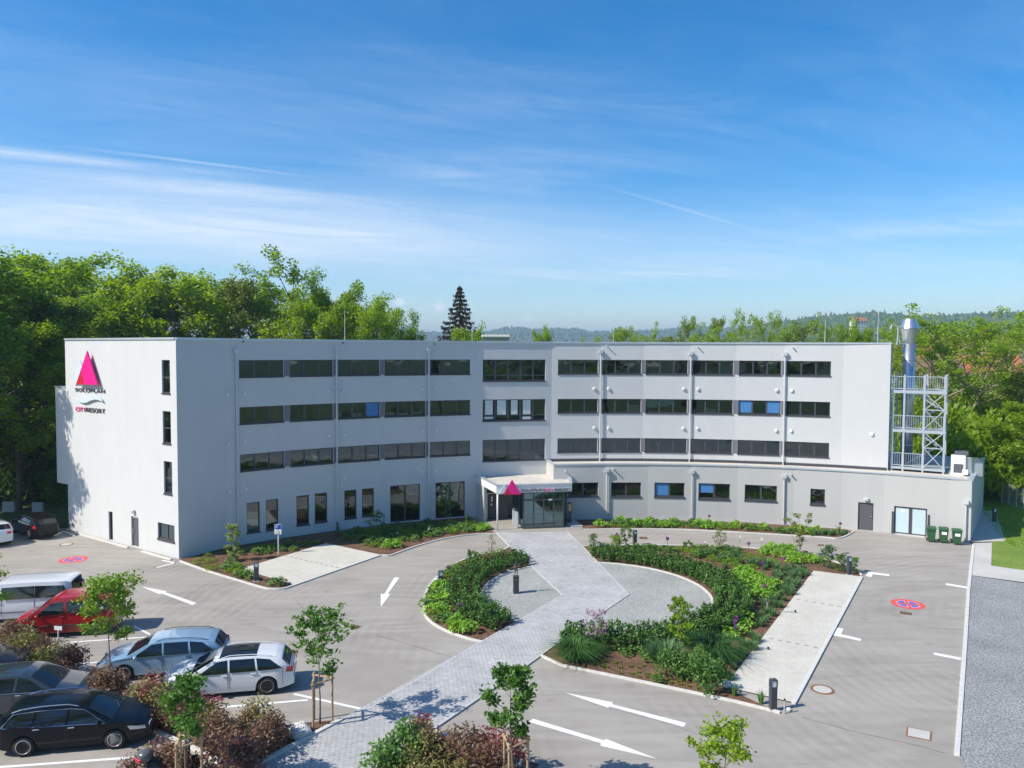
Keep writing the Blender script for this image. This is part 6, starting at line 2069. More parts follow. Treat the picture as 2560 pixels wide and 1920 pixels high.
fill([D8(x, y) for x, y in ((0, 210), (90, 195), (330, 250), (480, 310), (420, 340), (100, 340), (0, 290))], 0.55, LVN + LOWG, 'ground_cover_plant', 'low grey green perennial in the far middle of the right island', 'perennial', 'grey green perennials of the right island', seed=8, sc=(0.8, 1.3), maxn=90)
c2 = lambda x, y: (1040 + x / 2.765, 1300 + y / 2.765)
fill([c2(x, y) for x, y in ((1300, 195), (1600, 190), (2200, 200), (2200, 320), (1800, 230), (1400, 215))], 0.55, LOWG + HOSTA, 'perennial', 'green perennial along the far kerb of the right island', 'perennial', 'perennials along the far kerb', seed=9, sc=(0.8, 1.4), maxn=100)
fill([c2(x, y) for x, y in ((60, 560), (110, 480), (180, 450), (240, 520), (260, 640), (400, 800), (300, 790), (120, 690), (80, 640))], 0.5, LIME + HOSTA + LOWG, 'bed_plant', 'leafy green perennial near the curved kerb of the left island', 'perennial', 'perennials of the left island near side', seed=10, sc=(0.9, 1.4), maxn=110)
fill([c2(x, y) for x, y in ((160, 400), (240, 345), (400, 265), (560, 220), (640, 215), (560, 240), (350, 320), (250, 400))], 0.5, LOWG + HOSTA, 'perennial', 'leafy green perennial near the far kerb of the left island', 'perennial', 'perennials of the left island far side', seed=11, sc=(0.9, 1.3), maxn=70)
fill([c5r(x, y) for x, y in ((330, 1432), (560, 1385), (1000, 1395), (1500, 1430), (1960, 1465), (1960, 1490), (1500, 1455), (1000, 1430), (600, 1428))], 0.5, LOWG + HOSTA + LIME, 'border_plant', 'leafy green perennial in the narrow bed along the annex', 'perennial', 'perennials along the annex', seed=12, sc=(0.9, 1.3), maxn=160)
fill([c8(x, y) for x, y in ((60, 1495), (250, 1490), (300, 1490), (250, 1515), (60, 1515))], 0.5, IRIS + LVN, 'perennial', 'slender perennial at the right end of the annex bed', 'perennial', 'slender perennials at the annex bed end', seed=13, maxn=20)
fill([c4(x, y) for x, y in ((820, 1480), (1200, 1430), (1750, 1390), (1880, 1420), (1880, 1450), (1600, 1480), (1300, 1540), (1100, 1580), (850, 1520))], 0.52, LOWG + HOSTA, 'perennial', 'green perennial in the shaded bed left of the entrance', 'perennial', 'perennials left of the entrance', seed=14, sc=(0.8, 1.3), maxn=150)
fill([c4(x, y) for x, y in ((1600, 1470), (1900, 1420), (1900, 1455), (1700, 1470))], 0.55, LIME, 'lime_perennial', 'lime green perennial in the sun at the entrance path', 'perennial', 'lime perennials at the entrance', seed=15, maxn=20)
fill([c4(x, y) for x, y in ((1080, 1560), (1200, 1560), (1280, 1545), (1250, 1570), (1100, 1590))], 0.6, LIME, 'lime_perennial', 'lime green perennial at the right corner of the disabled bay', 'perennial', 'lime perennials at the disabled bay', seed=16, maxn=12)
cL = lambda x, y: (400 + x / 3.95, 1330 + y / 3.95)
fill([cL(x, y) for x, y in ((230, 300), (600, 240), (1100, 230), (1300, 200), (1600, 120), (1600, 90), (1000, 150), (300, 270))], 0.62, LOWG + HOSTA, 'perennial', 'low green perennial in the shaded bed behind the disabled bay', 'perennial', 'perennials behind the disabled bay', seed=17, sc=(0.7, 1.2), maxn=70)
fill([cL(x, y) for x, y in ((560, 330), (720, 320), (830, 380), (940, 460), (1000, 500), (900, 490), (700, 430))], 0.5, HOSTA + LOWG, 'perennial', 'leafy green perennial near the bollard light by the disabled bay', 'perennial', 'perennials at the disabled bay bollard', seed=18, sc=(0.9, 1.3), maxn=40)
fill([cL(x, y) for x, y in ((230, 300), (450, 310), (600, 380), (520, 380), (300, 330))], 0.8, SMG + LOWG, 'perennial', 'small green plant in the mulch at the left building corner', 'perennial', 'small plants at the building corner', seed=19, maxn=24)
fill([cL(x, y) for x, y in ((240, 305), (520, 250), (640, 300), (760, 400), (900, 480), (700, 450), (480, 385))], 0.55, LOWG + SMG, 'ground_cover_plant', 'low green plant in the sunny mulch by the left corner kerb', 'ground cover', 'low plants at the left corner kerb', seed=23, sc=(0.7, 1.1), maxn=50)
for (x, y), l in (((1120, 530), 'round green perennial at the tip of the disabled bay bed'), ((1190, 525), 'narrow green perennial right at the corner kerb of the disabled bay')):
    put(HOSTA[0], G(*cL(x, y)), 'perennial', l, 'perennial', None, 1.3)
for (x, y), l in (((150, 1180), 'iris like clump at the lower corner of the parking strip'), ((330, 1230), 'thin upright plant left of the large near bollard light')):
    put(IRIS[0], G(*D8(x, y)), 'perennial', l, 'perennial', None, 1.0)

# alliums and white flowers, each a stem with a head
def flower_mesh(kind):
    m = MB(); h = 0.75 if kind == 'a' else 0.55
    return h
def flower(p, kind, label, grp, z=0.045, sc=1.0):
    r = empty('allium' if kind == 'a' else 'white_flower', (p.x, p.y, z), rgs.uniform(0, 6)); tag(r, label, 'flower', grp); r.scale = (sc, sc, sc)
    link('stem', FST, r); link('bloom', FPU if kind == 'a' else FWH, r)
_m = MB(); _m.tube([(0, 0, 0), (0.02, 0, 0.4), (0.0, 0.01, 0.74)], 0.012, 5); _o = _m.build('stem', MT['leaf_shrub'], None); FST = _o.data; bpy.data.objects.remove(_o)
def bloom(matn, r, flat, n, seed):
    rng = np.random.default_rng(seed)
    o = rng.normal(size=(n, 3)); o /= np.linalg.norm(o, axis=1)[:, None]
    V, Q = leaf_quads(rng, o * r * np.array([1, 1, flat]) + np.array([0, 0, 0.76]), 0.07, 0.0, 0.8)
    return np_mesh('bloom', V, Q, MT[matn])
FPU = bloom('flower_purple', 0.085, 1.0, 70, 1); FWH = bloom('flower_white', 0.10, 0.55, 36, 2)
for (u, v) in [c2(305, 700), c2(225, 420), c2(1390, 190), c2(1738, 215), c5r(522, 1560), c5r(880, 1590), c5r(1180, 1420), D8(770, 290), D8(480, 345), D8(335, 380), D8(350, 540), D8(150, 800), D8(160, 840), cK(520, 930), c8(252, 1500), c8(65, 1480), D8(245, 240), cK(2110, 760)]:
    flower(G(u, v), 'a', 'purple ball shaped allium bloom on a tall stem', 'purple alliums in the beds')
for (u, v) in [c4(1465, 1490), c4(1240, 1520), c4(1890, 1440), c2(90, 100), c2(210, 365), c2(655, 200), c5r(1150, 1590), c5r(1400, 1545), c5r(1555, 1560), c5r(850, 1400), c5r(650, 1420), c2(360, 690), cK(1480, 1120), c2(2000, 210), D8(185, 170), D8(330, 185)]:
    flower(G(u, v), 'w', 'white flower head on a stem', 'white flowers in the beds', sc=0.62)

# small trees and tall shrubs of the beds
def small_tree(uv, h, cr, seed, label, matn, n, leaf, cb=0.15, shape='column', stems=1, clump=0.2, bark='bark_pale'):
    c = G(*uv)
    ms = tree_meshes(seed, h, cr, cb, 14, n, leaf, matn, bark, tr=0.03, clump=clump, sub=2, trunk_top=0.95, shape=shape, up=0.1, lift=0.12, forks=stems, trunk_n=6)
    return plant_tree('small_tree', ms, (c.x, c.y, 0.02), 0, 1.0, label, 'tree')
small_tree(cK(1440, 1070), 2.55, 0.75, 31, 'small upright tree with glossy leaves in the near part of the right island', 'leaf_mid', 900, 0.13, 0.3)
small_tree((2000, 1398), 2.9, 0.75, 32, 'slender upright shrub tree at the right end of the annex bed', 'leaf_olive', 620, 0.13, 0.1, stems=3)
small_tree(c2(1450, 200), 1.5, 0.5, 33, 'feathery upright shrub left of the bollard light near the annex road', 'leaf_shrub', 420, 0.12, 0.1, stems=3)
small_tree(c2(2100, 215), 1.6, 0.55, 34, 'feathery open shrub in the far middle of the right island', 'leaf_olive', 330, 0.11, 0.1, stems=3)
small_tree(cK(400, 960), 2.0, 0.62, 35, 'thin twiggy shrub with pinkish leaves at the path corner', 'twig_pink', 420, 0.10, 0.12, stems=4)
small_tree(c2(1225, 195), 0.95, 0.4, 36, 'round dark green bush at the upper path corner of the right island', 'leaf_dark', 420, 0.09, 0.1)
small_tree(c2(1390, 210), 0.9, 0.6, 37, 'dense dark bush beside the feathery shrub', 'leaf_mid', 620, 0.10, 0.1)
small_tree(c2(370, 300), 0.95, 0.22, 38, 'little dark cone shaped conifer in the left island', 'leaf_dark', 420, 0.07, 0.05, shape='cone', clump=0.12)
small_tree(c2(520, 260), 1.5, 0.35, 39, 'thin sparse sapling at the far tip of the left island', 'leaf_olive', 110, 0.09, 0.25)
small_tree(cL(720, 290), 2.25, 0.62, 40, 'pale green feathery conifer in the corner bed by the left wing', 'leaf_birch', 1500, 0.11, 0.05, shape='column', clump=0.22)
small_tree(c4(1090, 1500), 1.7, 0.75, 41, 'dark spreading shrub in the shade below the left wing windows', 'leaf_dark', 520, 0.13, 0.15, shape='round')
small_tree(c4(1590, 1390), 2.7, 0.9, 42, 'fresh green layered small tree in front of the glazed door', 'leaf_shrub', 900, 0.12, 0.12, shape='column')
small_tree(c4(1735, 1420), 1.05, 0.22, 43, 'small dark upright conifer left of the porch', 'leaf_dark', 300, 0.08, 0.05, shape='cone', clump=0.12)
small_tree(c2(480, 740), 1.0, 0.5, 44, 'dark green fine leaved bush at the lower tip of the left island', 'leaf_grass', 700, 0.09, 0.05)
small_tree(c4(812, 1480), 0.95, 0.2, 45, 'small dark pillar shrub at the foot of a downpipe', 'leaf_dark', 220, 0.08, 0.05, shape='cone', clump=0.12)
small_tree(D8(770, 320), 1.25, 0.7, 46, 'bushy dark green clump beside the upper bollard light', 'leaf_grass', 800, 0.10, 0.05)
small_tree(D8(860, 345), 1.0, 0.5, 47, 'bushy green clump right beside the upper bollard light', 'leaf_dark', 500, 0.10, 0.05)
small_tree(D8(950, 350), 0.9, 0.35, 48, 'narrow green bush at the upper corner of the parking strip', 'leaf_shrub', 380, 0.10, 0.05)

# lawn blades in the sunlit part near the path
rng = np.random.default_rng(9)
n = 26000
lawn_poly = [Vector((33.8, 52.5, 0)), Vector((33.5, 50.5, 0)), Vector((46, 47.5, 0)), Vector((60, 62, 0)), Vector((40, 66, 0))]
X = rng.uniform(33.4, 56, n); Y = rng.uniform(47.5, 66, n)
keep = np.array([in_poly((x, y), [(p.x, p.y) for p in lawn_poly]) for x, y in zip(X, Y)])
base = np.stack([X[keep], Y[keep], np.full(keep.sum(), 0.0)], 1)
d = rng.normal(size=base.shape) * 0.4; d[:, 2] = 1
V, Q = blade_quads(rng, base, d, rng.uniform(0.08, 0.17, len(base)), 0.02, 0.3)
tag(link('grass', np_mesh('grass', V, Q, MT['leaf_fresh'])), 'short green grass of the lawn right of the annex', 'grass', kind='stuff')

# ================================================================== VEHICLES
def lerp_prof(prof, x):
    if x <= prof[0][0]: return prof[0][1]
    for (x0, z0), (x1, z1) in zip(prof, prof[1:]):
        if x <= x1:
            t = (x - x0) / (x1 - x0 + 1e-9)
            return z0 + (z1 - z0) * t
    return prof[-1][1]


TYRE = mat('tyre_rubber', (0.02, 0.02, 0.021), 0.85)
RIM = mat('wheel_rim_silver', (0.62, 0.62, 0.63), 0.35, metal=0.15)
RIMD = mat('wheel_rim_grey', (0.30, 0.30, 0.31), 0.35, metal=0.2)
CGLASS = mat('car_glass_dark', (0.008, 0.010, 0.012), 0.04, spec=0.9)
CHROME = mat('chrome_trim', (0.7, 0.7, 0.72), 0.15, metal=1.0)
HEADL = mat('headlight_lens', (0.55, 0.60, 0.66), 0.08, metal=0.4, coat=1.0)
TAILR = mat('tail_light_red', (0.50, 0.015, 0.02), 0.15, coat=1.0)
PLATE = mat('number_plate', (0.78, 0.78, 0.76), 0.5)
PLBLUE = mat('plate_blue', (0.02, 0.06, 0.45), 0.5)


def make_car(name, loc, heading, L, W, H, prof, belt, glass, paint, label, cat, wheel_r=0.325, wb=(-1.42, 1.35), ws=(None, None), rw=(None, None), tumble=0.25, sill=0.21,
             roof_panel=None, rails=None, rim=None, trim=None, spokes=10, cladding=None, handles=(), grille=True, tail=(0.78, 1.02), head=(0.60, 0.76), mirrors=None, rear_glass_side=True):
    """body lofted from stations: silhouette prof (x, z), belt line height, plan taper, tumblehome and wheel arches"""
    root = empty(name, loc, math.atan2(heading[1], heading[0])); tag(root, label, cat)
    ra = wheel_r + 0.055
    xs = set(np.linspace(-L / 2, L / 2, 46).round(3).tolist())
    for xw in wb:
        xs |= {round(xw + ra * math.cos(t), 3) for t in np.linspace(0, math.pi, 15)}
    xs |= {round(p[0], 3) for p in prof}
    xs = sorted(xs)
    xs = [x for i, x in enumerate(xs) if i == 0 or x - xs[i - 1] > 0.012]
    def wp(x):
        e = max(0.0, (abs(x) - (L / 2 - 0.75)) / 0.75)
        return W / 2 * (1 - 0.22 * e ** 2.2)
    def zb(x):
        z = sill + 0.10 * max(0.0, (abs(x) - (L / 2 - 0.55)) / 0.55)
        for xw in wb:
            if abs(x - xw) < ra:
                z = max(z, wheel_r + math.sqrt(max(0, ra * ra - (x - xw) ** 2)))
        return z
    def zt(x): return lerp_prof(prof, x)
    def bl(x): return lerp_prof(belt, x)
    def wid(x, z):
        b = bl(x)
        w = wp(x) * (1 - 0.05 * (max(0, 0.62 - z) / 0.4) ** 2)
        if z > b:
            w -= tumble * ((z - b) / max(0.2, H - b)) ** 1.15 * (wp(x) / (W / 2))
        else:
            w *= 1 - 0.035 * max(0, (z - 0.70)) / 0.3
        return w
    CROWN = 0.055
    def side_top(x): return zt(x) - CROWN
    def top_z(x, y):
        """height of the top surface"""
        w = wid(x, side_top(x))
        s = min(1.0, abs(y) / w)
        return side_top(x) + CROWN * (1 - s ** 3.2)
    body = MB()
    NR, NT = 9, 6
    rows = []
    for x in xs:
        a_, b_ = zb(x), side_top(x)
        b_ = max(b_, a_ + 0.02)
        sec = []
        mid = min(max(bl(x), a_ + 0.01), b_ - 0.005)
        zs = list(np.linspace(a_, mid, 5)) + list(np.linspace(mid, b_, 5))[1:]
        for z in zs: sec.append((x, wid(x, z), z))
        w = wid(x, b_)
        for k in range(1, NT + 1):
            y = w * (1 - (k / NT) ** 0.75)
            sec.append((x, y, top_z(x, y)))
        rows.append(sec + [(q[0], -q[1], q[2]) for q in reversed(sec[:-1])])
    n = len(rows[0])
    base = 0
    body.v = [q for r in rows for q in r]
    for i in range(len(rows) - 1):
        for j in range(n - 1):
            body.f.append((i * n + j, (i + 1) * n + j, (i + 1) * n + j + 1, i * n + j + 1)); body.m.append(0)
    body.f.append(tuple(range(n))); body.m.append(0)
    e = (len(rows) - 1) * n
    body.f.append(tuple(e + j for j in reversed(range(n)))); body.m.append(0)
    bo = body.build('body', paint, root, smooth=True, world=False)
    bmq = bmesh.new(); bmq.from_mesh(bo.data); bmesh.ops.recalc_face_normals(bmq, faces=bmq.faces)
    for ed in bmq.edges:
        if len(ed.link_faces) == 2 and ed.calc_face_angle(0) > 0.6: ed.smooth = False
    bmq.to_mesh(bo.data); bmq.free()
    ub = MB(); ub.box((0, 0, 0.42), (L - 0.7, W - 0.42, 0.42)); ub.build('underbody', MT['black_plastic'], root, world=False)
    # side glass: (bottom x0, bottom x1, top x1, top x0, top height share)
    def side_patch(pb0, pb1, pt1, pt0, s, off=0.007, nx_=6, nz=4):
        m = MB()
        for i in range(nx_ + 1):
            u = i / nx_
            for j in range(nz + 1):
                v = j / nz
                x = (pb0[0] * (1 - u) + pb1[0] * u) * (1 - v) + (pt0[0] * (1 - u) + pt1[0] * u) * v
                z = (pb0[1] * (1 - u) + pb1[1] * u) * (1 - v) + (pt0[1] * (1 - u) + pt1[1] * u) * v
                m.v.append((x, s * (wid(x, z) + off), z))
        for i in range(nx_):
            for j in range(nz):
                a_ = i * (nz + 1) + j; q = (a_, a_ + nz + 1, a_ + nz + 2, a_ + 1)
                m.f.append(q if s < 0 else tuple(reversed(q))); m.m.append(0)
        return m
    for g_ in glass:
        for s in (1, -1):
            side_patch(*g_, s).build('side_window', CGLASS, root, smooth=True, world=False)
    if trim:                                          # bright line round the side windows
        for s in (1, -1):
            m = MB()
            for line_ in trim:
                m.tube([(x, s * (wid(x, z) + 0.010), z) for x, z in line_], 0.011, 4)
            m.build('window_trim', CHROME, root, world=False)
    def top_patch(x0, x1, f0, f1, name_, mt, off=0.009, nx_=8, ny=10, keep=0.0):
        """panel following the top skin between x0 and x1, width share f0 at x0, f1 at x1"""
        m = MB()
        for i in range(nx_ + 1):
            u = i / nx_; x = x0 + (x1 - x0) * u
            for j in range(ny + 1):
                y = (2 * j / ny - 1) * wid(x, side_top(x)) * (f0 + (f1 - f0) * u)
                dx = 0.02; sl = (zt(x + dx) - zt(x - dx)) / (2 * dx); ln = math.sqrt(1 + sl * sl)
                m.v.append((x - sl / ln * off, y, top_z(x, y) + off / ln))
        for i in range(nx_):
            for j in range(ny):
                a_ = i * (ny + 1) + j; q = (a_, a_ + ny + 1, a_ + ny + 2, a_ + 1)
                m.f.append(q if x1 > x0 else tuple(reversed(q))); m.m.append(0)
        return m.build(name_, mt, root, smooth=True, world=False)
    if ws[0] is not None:
        wso = top_patch(ws[0], ws[1], 0.93, 0.90, 'windscreen', CGLASS)
        for s in (-0.05, 0.45):
            y0 = s * W / 2
            m = MB(); m.tube([(ws[1] + 0.02, y0, top_z(ws[1], y0) + 0.02), (ws[1] - 0.18, y0 + 0.32, top_z(ws[1] - 0.18, y0 + 0.32) + 0.03)], 0.012, 4); m.build('wiper', MT['black_plastic'], wso, world=False)
    if rw[0] is not None:
        top_patch(rw[0], rw[1], 0.86, 0.90, 'rear_window', CGLASS, nx_=6)
    if roof_panel:
        top_patch(roof_panel[0], roof_panel[1], 0.93, 0.93, 'roof_glass', CGLASS, off=0.006)
    if rails:
        for s in (1, -1):
            m = MB(); xx = np.linspace(rails[0], rails[1], 8)
            m.tube([(x, s * wid(x, side_top(x)) * 0.93, top_z(x, wid(x, side_top(x)) * 0.93) + (0.055 if 0 < i < 7 else 0.0)) for i, x in enumerate(xx)], 0.018, 6)
            m.build('roof_rail', rails[2], root, world=False)
    # seams of doors
    seam = MB()
    for s in (1, -1):
        for x in sorted({g_[0][0] for g_ in glass} | {g_[1][0] for g_ in glass})[:5]:
            zz_ = np.linspace(sill + 0.12, bl(x), 6)
            if all(abs(x - xw) > ra + 0.02 for xw in wb):
                seam.tube([(x, s * (wid(x, z) + 0.001), z) for z in zz_], 0.006, 4)
    if seam.v: seam.build('door_seam', MT['black_plastic'], root, world=False)
    for x, z in handles:
        for s in (1, -1):
            m = MB(); m.bbox((x, s * (wid(x, z) + 0.02), z), (0.20, 0.04, 0.035), 0.01); m.build('door_handle', CHROME if trim else paint, root, world=False)
    mx_, mz = mirrors if mirrors else (ws[1] - 0.35, bl(ws[1] - 0.3) + 0.06)
    for s in (1, -1):
        m = MB()
        m.lathe([(0.02, -0.11), (0.08, -0.08), (0.095, 0.0), (0.08, 0.09), (0.02, 0.11)], 10, axis='Y')
        m.v = [(mx_ + q[0] * 0.8, s * (wid(mx_, mz) + 0.12) + q[1], mz + q[2] * 0.85) for q in m.v]
        m.build('wing_mirror', paint if cat != 'van' else MT['black_plastic'], root, smooth=True, world=False)
    fx = L / 2
    for s in (1, -1):                                  # lamps wrap round the corners
        side_patch((fx - 0.52, head[0] + 0.03), (fx - 0.07, head[0] - 0.02), (fx - 0.10, head[1] - 0.06), (fx - 0.60, head[1]), s, 0.008).build('headlight', HEADL, root, smooth=True, world=False)
        side_patch((-fx + 0.03, tail[0]), (-fx + 0.30, tail[0] + 0.04), (-fx + 0.26, tail[1] - 0.02), (-fx + 0.06, tail[1]), s, 0.008).build('tail_light', TAILR, root, smooth=True, world=False)
        m = MB(); yy = wp(-fx) * 0.72; m.box((-fx - 0.004, s * yy, (tail[0] + tail[1]) / 2), (0.02, 0.24, (tail[1] - tail[0]) * 0.7)); m.build('tail_light', TAILR, root, world=False)
        m = MB(); m.box((fx + 0.002, s * wp(fx) * 0.74, (head[0] + head[1]) / 2 - 0.03), (0.02, 0.28, 0.11)); m.build('headlight', HEADL, root, world=False)
    if grille:
        m = MB(); m.box((fx + 0.004, 0, 0.56), (0.02, wp(fx) * 1.0, 0.13)); m.box((fx + 0.004, 0, 0.36), (0.02, wp(fx) * 1.3, 0.12)); m.build('grille', MT['black_plastic'], root, world=False)
    for x, z in ((fx + 0.02, 0.44), (-fx - 0.015, tail[0] - 0.06)):
        m = MB(); m.box((x, 0, z), (0.02, 0.52, 0.11)); p_ = m.build('number_plate', PLATE, root, world=False)
        m = MB(); m.box((x + (0.003 if x > 0 else -0.003), 0.235 * (1 if x < 0 else -1), z), (0.02, 0.045, 0.108)); m.build('blue_strip', PLBLUE, p_, world=False)
    if cladding:
        for s in (1, -1):
            m = MB()
            m.tube([(x, s * (wid(x, cladding) + 0.006), cladding) for x in np.linspace(wb[0] + ra + 0.02, wb[1] - ra - 0.02, 8)], 0.03, 6)
            m.build('side_moulding', MT['black_plastic'] if cat != 'van' else MT['frame_grey'], root, world=False)
    rimm = rim or RIM
    for xw in wb:
        for s in (1, -1):
            yw = s * (W / 2 - 0.12)
            m = MB(); r = wheel_r
            m.lathe([(r * 0.66, -0.10), (r * 0.93, -0.105), (r, -0.06), (r, 0.06), (r * 0.93, 0.105), (r * 0.66, 0.10)], 24, axis='Y')
            m.v = [(q[0] + xw, q[1] + yw, q[2] + r) for q in m.v]
            wo = m.build('wheel', TYRE, root, smooth=True, world=False)
            m = MB()
            m.lathe([(0.02, 0.085), (0.06, 0.09), (r * 0.2, 0.07)], 16, axis='Y')
            m.lathe([(r * 0.60, 0.08), (r * 0.66, 0.105), (r * 0.70, 0.10)], 24, axis='Y')
            for k in range(spokes):
                t = 2 * math.pi * k / spokes
                c_, s_ = math.cos(t), math.sin(t)
                w0 = r * (0.05 if spokes > 10 else 0.115)
                q = [(c_ * a_ - s_ * b_, yy, s_ * a_ + c_ * b_) for a_, b_, yy in ((r * .12, -w0, .088), (r * .12, w0, .088), (r * .64, w0 * 1.2, .096), (r * .64, -w0 * 1.2, .096))]
                q += [(x, y - 0.03, z) for x, y, z in q]
                m.add(q, [(0, 1, 2, 3), (3, 2, 1, 0), (0, 4, 5, 1), (2, 6, 7, 3), (1, 5, 6, 2), (0, 3, 7, 4)])
            m.v = [(x + xw, y * s + yw, z + r) for x, y, z in m.v]
            m.build('rim', rimm, wo, world=False)
            m = MB(); m.lathe([(r * 0.66, 0.02), (r * 0.1, 0.02)], 20, axis='Y'); m.v = [(x + xw, y * s + yw, z + r) for x, y, z in m.v]
            m.f.append(tuple(range(20))); m.m.append(0)
            m.build('brake_disc', MT['frame_grey'], wo, world=False)
    return root


HL = Vector((-0.98, -0.20, 0)).normalized()           # upper row faces left
HR = Vector((0.982, 0.19, 0)).normalized()            # lower row faces right
WAGON = [(-2.40, 0.62), (-2.38, 0.92), (-2.28, 1.02), (-1.98, 1.34), (-1.75, 1.41), (-1.0, 1.485), (-0.2, 1.50), (0.25, 1.47), (0.55, 1.38), (1.18, 1.04), (1.30, 1.00), (1.9, 0.88), (2.22, 0.76), (2.36, 0.62), (2.40, 0.50)]
WB_BELT = [(-2.4, 0.97), (-1.0, 0.95), (0.5, 0.91), (1.3, 0.89), (1.9, 0.80), (2.4, 0.55)]
P = lambda x, z: (x, z)
WGLASS = [(P(-0.05, .95), P(1.02, .925), P(0.36, 1.335), P(-0.02, 1.375)), (P(-1.05, .965), P(-0.12, .953), P(-0.09, 1.375), P(-0.98, 1.375)), (P(-2.02, .99), P(-1.12, .967), P(-1.05, 1.375), P(-1.55, 1.315))]
pt_white = paint_mat('car_paint_white', (0.74, 0.75, 0.77))
pt_silver = paint_mat('car_paint_light_blue_silver', (0.30, 0.46, 0.62), 0.3, 0.3)
pt_red = paint_mat('car_paint_red', (0.40, 0.008, 0.012), 0.3)
pt_black = mat('car_paint_black', (0.003, 0.005, 0.010), 0.3, coat=0.4, spec=0.1)
pt_grey = paint_mat('car_paint_dark_grey', (0.045, 0.055, 0.072), 0.25, 0.3)
pt_dark = mat('car_paint_dark_brown', (0.010, 0.008, 0.009), 0.3, coat=0.5, spec=0.1)
make_car('station_wagon', (-10.75, 28.95, 0), HL, 4.85, 1.84, 1.48, WAGON, WB_BELT, WGLASS, pt_white, 'white station wagon with black glass roof and dark spoked wheels', 'car',
         wheel_r=0.345, wb=(-1.45, 1.42), ws=(0.50, 1.24), rw=(-2.26, -2.00), roof_panel=(-1.05, 0.28), rim=RIMD, spokes=14, handles=((0.05, 0.86), (-0.98, 0.88)), rails=(-1.75, 0.2, pt_white))
make_car('station_wagon', (-13.95, 30.6, 0), HL, 4.75, 1.82, 1.50, WAGON, WB_BELT, WGLASS, pt_silver, 'light blue silver station wagon with roof rails', 'car',
         wb=(-1.40, 1.33), ws=(0.50, 1.24), rw=(-2.28, -2.00), handles=((0.05, 0.86), (-0.98, 0.88)), rails=(-1.75, 0.2, MT['frame_grey']), trim=[[(x, bl_) for x, bl_ in ((-1.95, .97), (-1.0, .95), (1.0, .915))]])
MPV = [(-2.2, 0.55), (-2.19, 1.0), (-2.12, 1.15), (-1.98, 1.72), (-1.75, 1.80), (-0.6, 1.83), (0.25, 1.80), (0.62, 1.66), (1.30, 1.14), (1.45, 1.06), (1.95, 0.90), (2.14, 0.72), (2.2, 0.5)]
MB_BELT = [(-2.2, 1.08), (0.4, 1.04), (1.4, 0.96), (2.2, 0.6)]
MGLASS = [(P(-0.02, 1.08), P(1.12, 1.03), P(0.52, 1.53), P(0.0, 1.60)), (P(-1.02, 1.10), P(-0.14, 1.085), P(-0.12, 1.60), P(-1.0, 1.60)), (P(-1.92, 1.11), P(-1.14, 1.10), P(-1.12, 1.60), P(-1.82, 1.58))]
make_car('compact_van', (-20.3, 34.9, 0), HL, 4.4, 1.80, 1.82, MPV, MB_BELT, MGLASS, pt_red, 'bright red high roofed compact van behind the light green young tree', 'car',
         wheel_r=0.315, wb=(-1.33, 1.35), ws=(0.60, 1.36), rw=(-2.13, -1.99), tumble=0.16, handles=((0.05, 0.95), (-0.95, 0.96)), cladding=0.55, tail=(0.75, 1.3))
VAN = [(-2.55, 0.6), (-2.53, 1.05), (-2.48, 1.25), (-2.38, 1.82), (-2.2, 1.90), (-0.8, 1.92), (0.6, 1.90), (1.0, 1.80), (1.75, 1.22), (1.9, 1.12), (2.3, 0.98), (2.5, 0.78), (2.55, 0.5)]
VB_BELT = [(-2.55, 1.10), (1.0, 1.08), (1.8, 1.02), (2.55, 0.6)]
VGLASS = [(P(0.75, 1.12), P(1.50, 1.09), P(1.02, 1.62), P(0.78, 1.66)), (P(-0.85, 1.14), P(0.55, 1.125), P(0.55, 1.68), P(-0.85, 1.70)), (P(-2.28, 1.17), P(-0.87, 1.142), P(-0.87, 1.70), P(-2.12, 1.66))]
make_car('passenger_van', (-23.65, 36.75, 0), HL, 5.1, 1.93, 1.91, VAN, VB_BELT, VGLASS, pt_white, 'white passenger van with dark tinted side windows', 'van',
         wheel_r=0.34, wb=(-1.6, 1.6), ws=(0.98, 1.80), rw=(-2.49, -2.39), tumble=0.15, handles=((0.65, 0.98), ), cladding=0.52, tail=(0.85, 1.5), mirrors=(1.35, 1.18))
make_car('station_wagon', (-14.3, 25.0, 0), HR, 4.65, 1.81, 1.49, WAGON, WB_BELT, WGLASS, pt_black, 'black station wagon with bright window trim in the nearest parking bay', 'car',
         wb=(-1.36, 1.33), ws=(0.50, 1.24), rw=(-2.26, -2.00), rails=(-1.75, 0.2, CHROME), handles=((0.05, 0.86), (-0.98, 0.88)),
         trim=[[(-1.97, .965), (-1.0, .945), (1.05, .905)], [(-2.0, .985), (-1.68, 1.34), (-1.0, 1.39), (0.0, 1.39), (0.40, 1.34), (1.05, .93)]])
SEDAN = [(-2.2, 0.6), (-2.18, 0.9), (-2.05, 1.08), (-1.75, 1.40), (-1.4, 1.48), (-0.6, 1.52), (0.1, 1.51), (0.45, 1.42), (1.12, 1.04), (1.25, 0.99), (1.85, 0.86), (2.1, 0.72), (2.2, 0.5)]
SGLASS = [(P(-0.05, .95), P(0.98, .93), P(0.30, 1.36), P(0.0, 1.40)), (P(-1.0, .97), P(-0.13, .955), P(-0.1, 1.40), P(-0.95, 1.38)), (P(-1.7, .985), P(-1.08, .97), P(-1.03, 1.38), P(-1.45, 1.32))]
make_car('hatchback_car', (-17.45, 27.25, 0), HR, 4.4, 1.80, 1.50, SEDAN, WB_BELT, SGLASS, pt_grey, 'dark grey metallic car parked behind the black station wagon', 'car',
         wb=(-1.3, 1.3), ws=(0.40, 1.18), rw=(-2.02, -1.74), handles=((0.05, 0.86), (-0.9, 0.88)), trim=[[(-1.7, .965), (-1.0, .95), (1.0, .91)]])
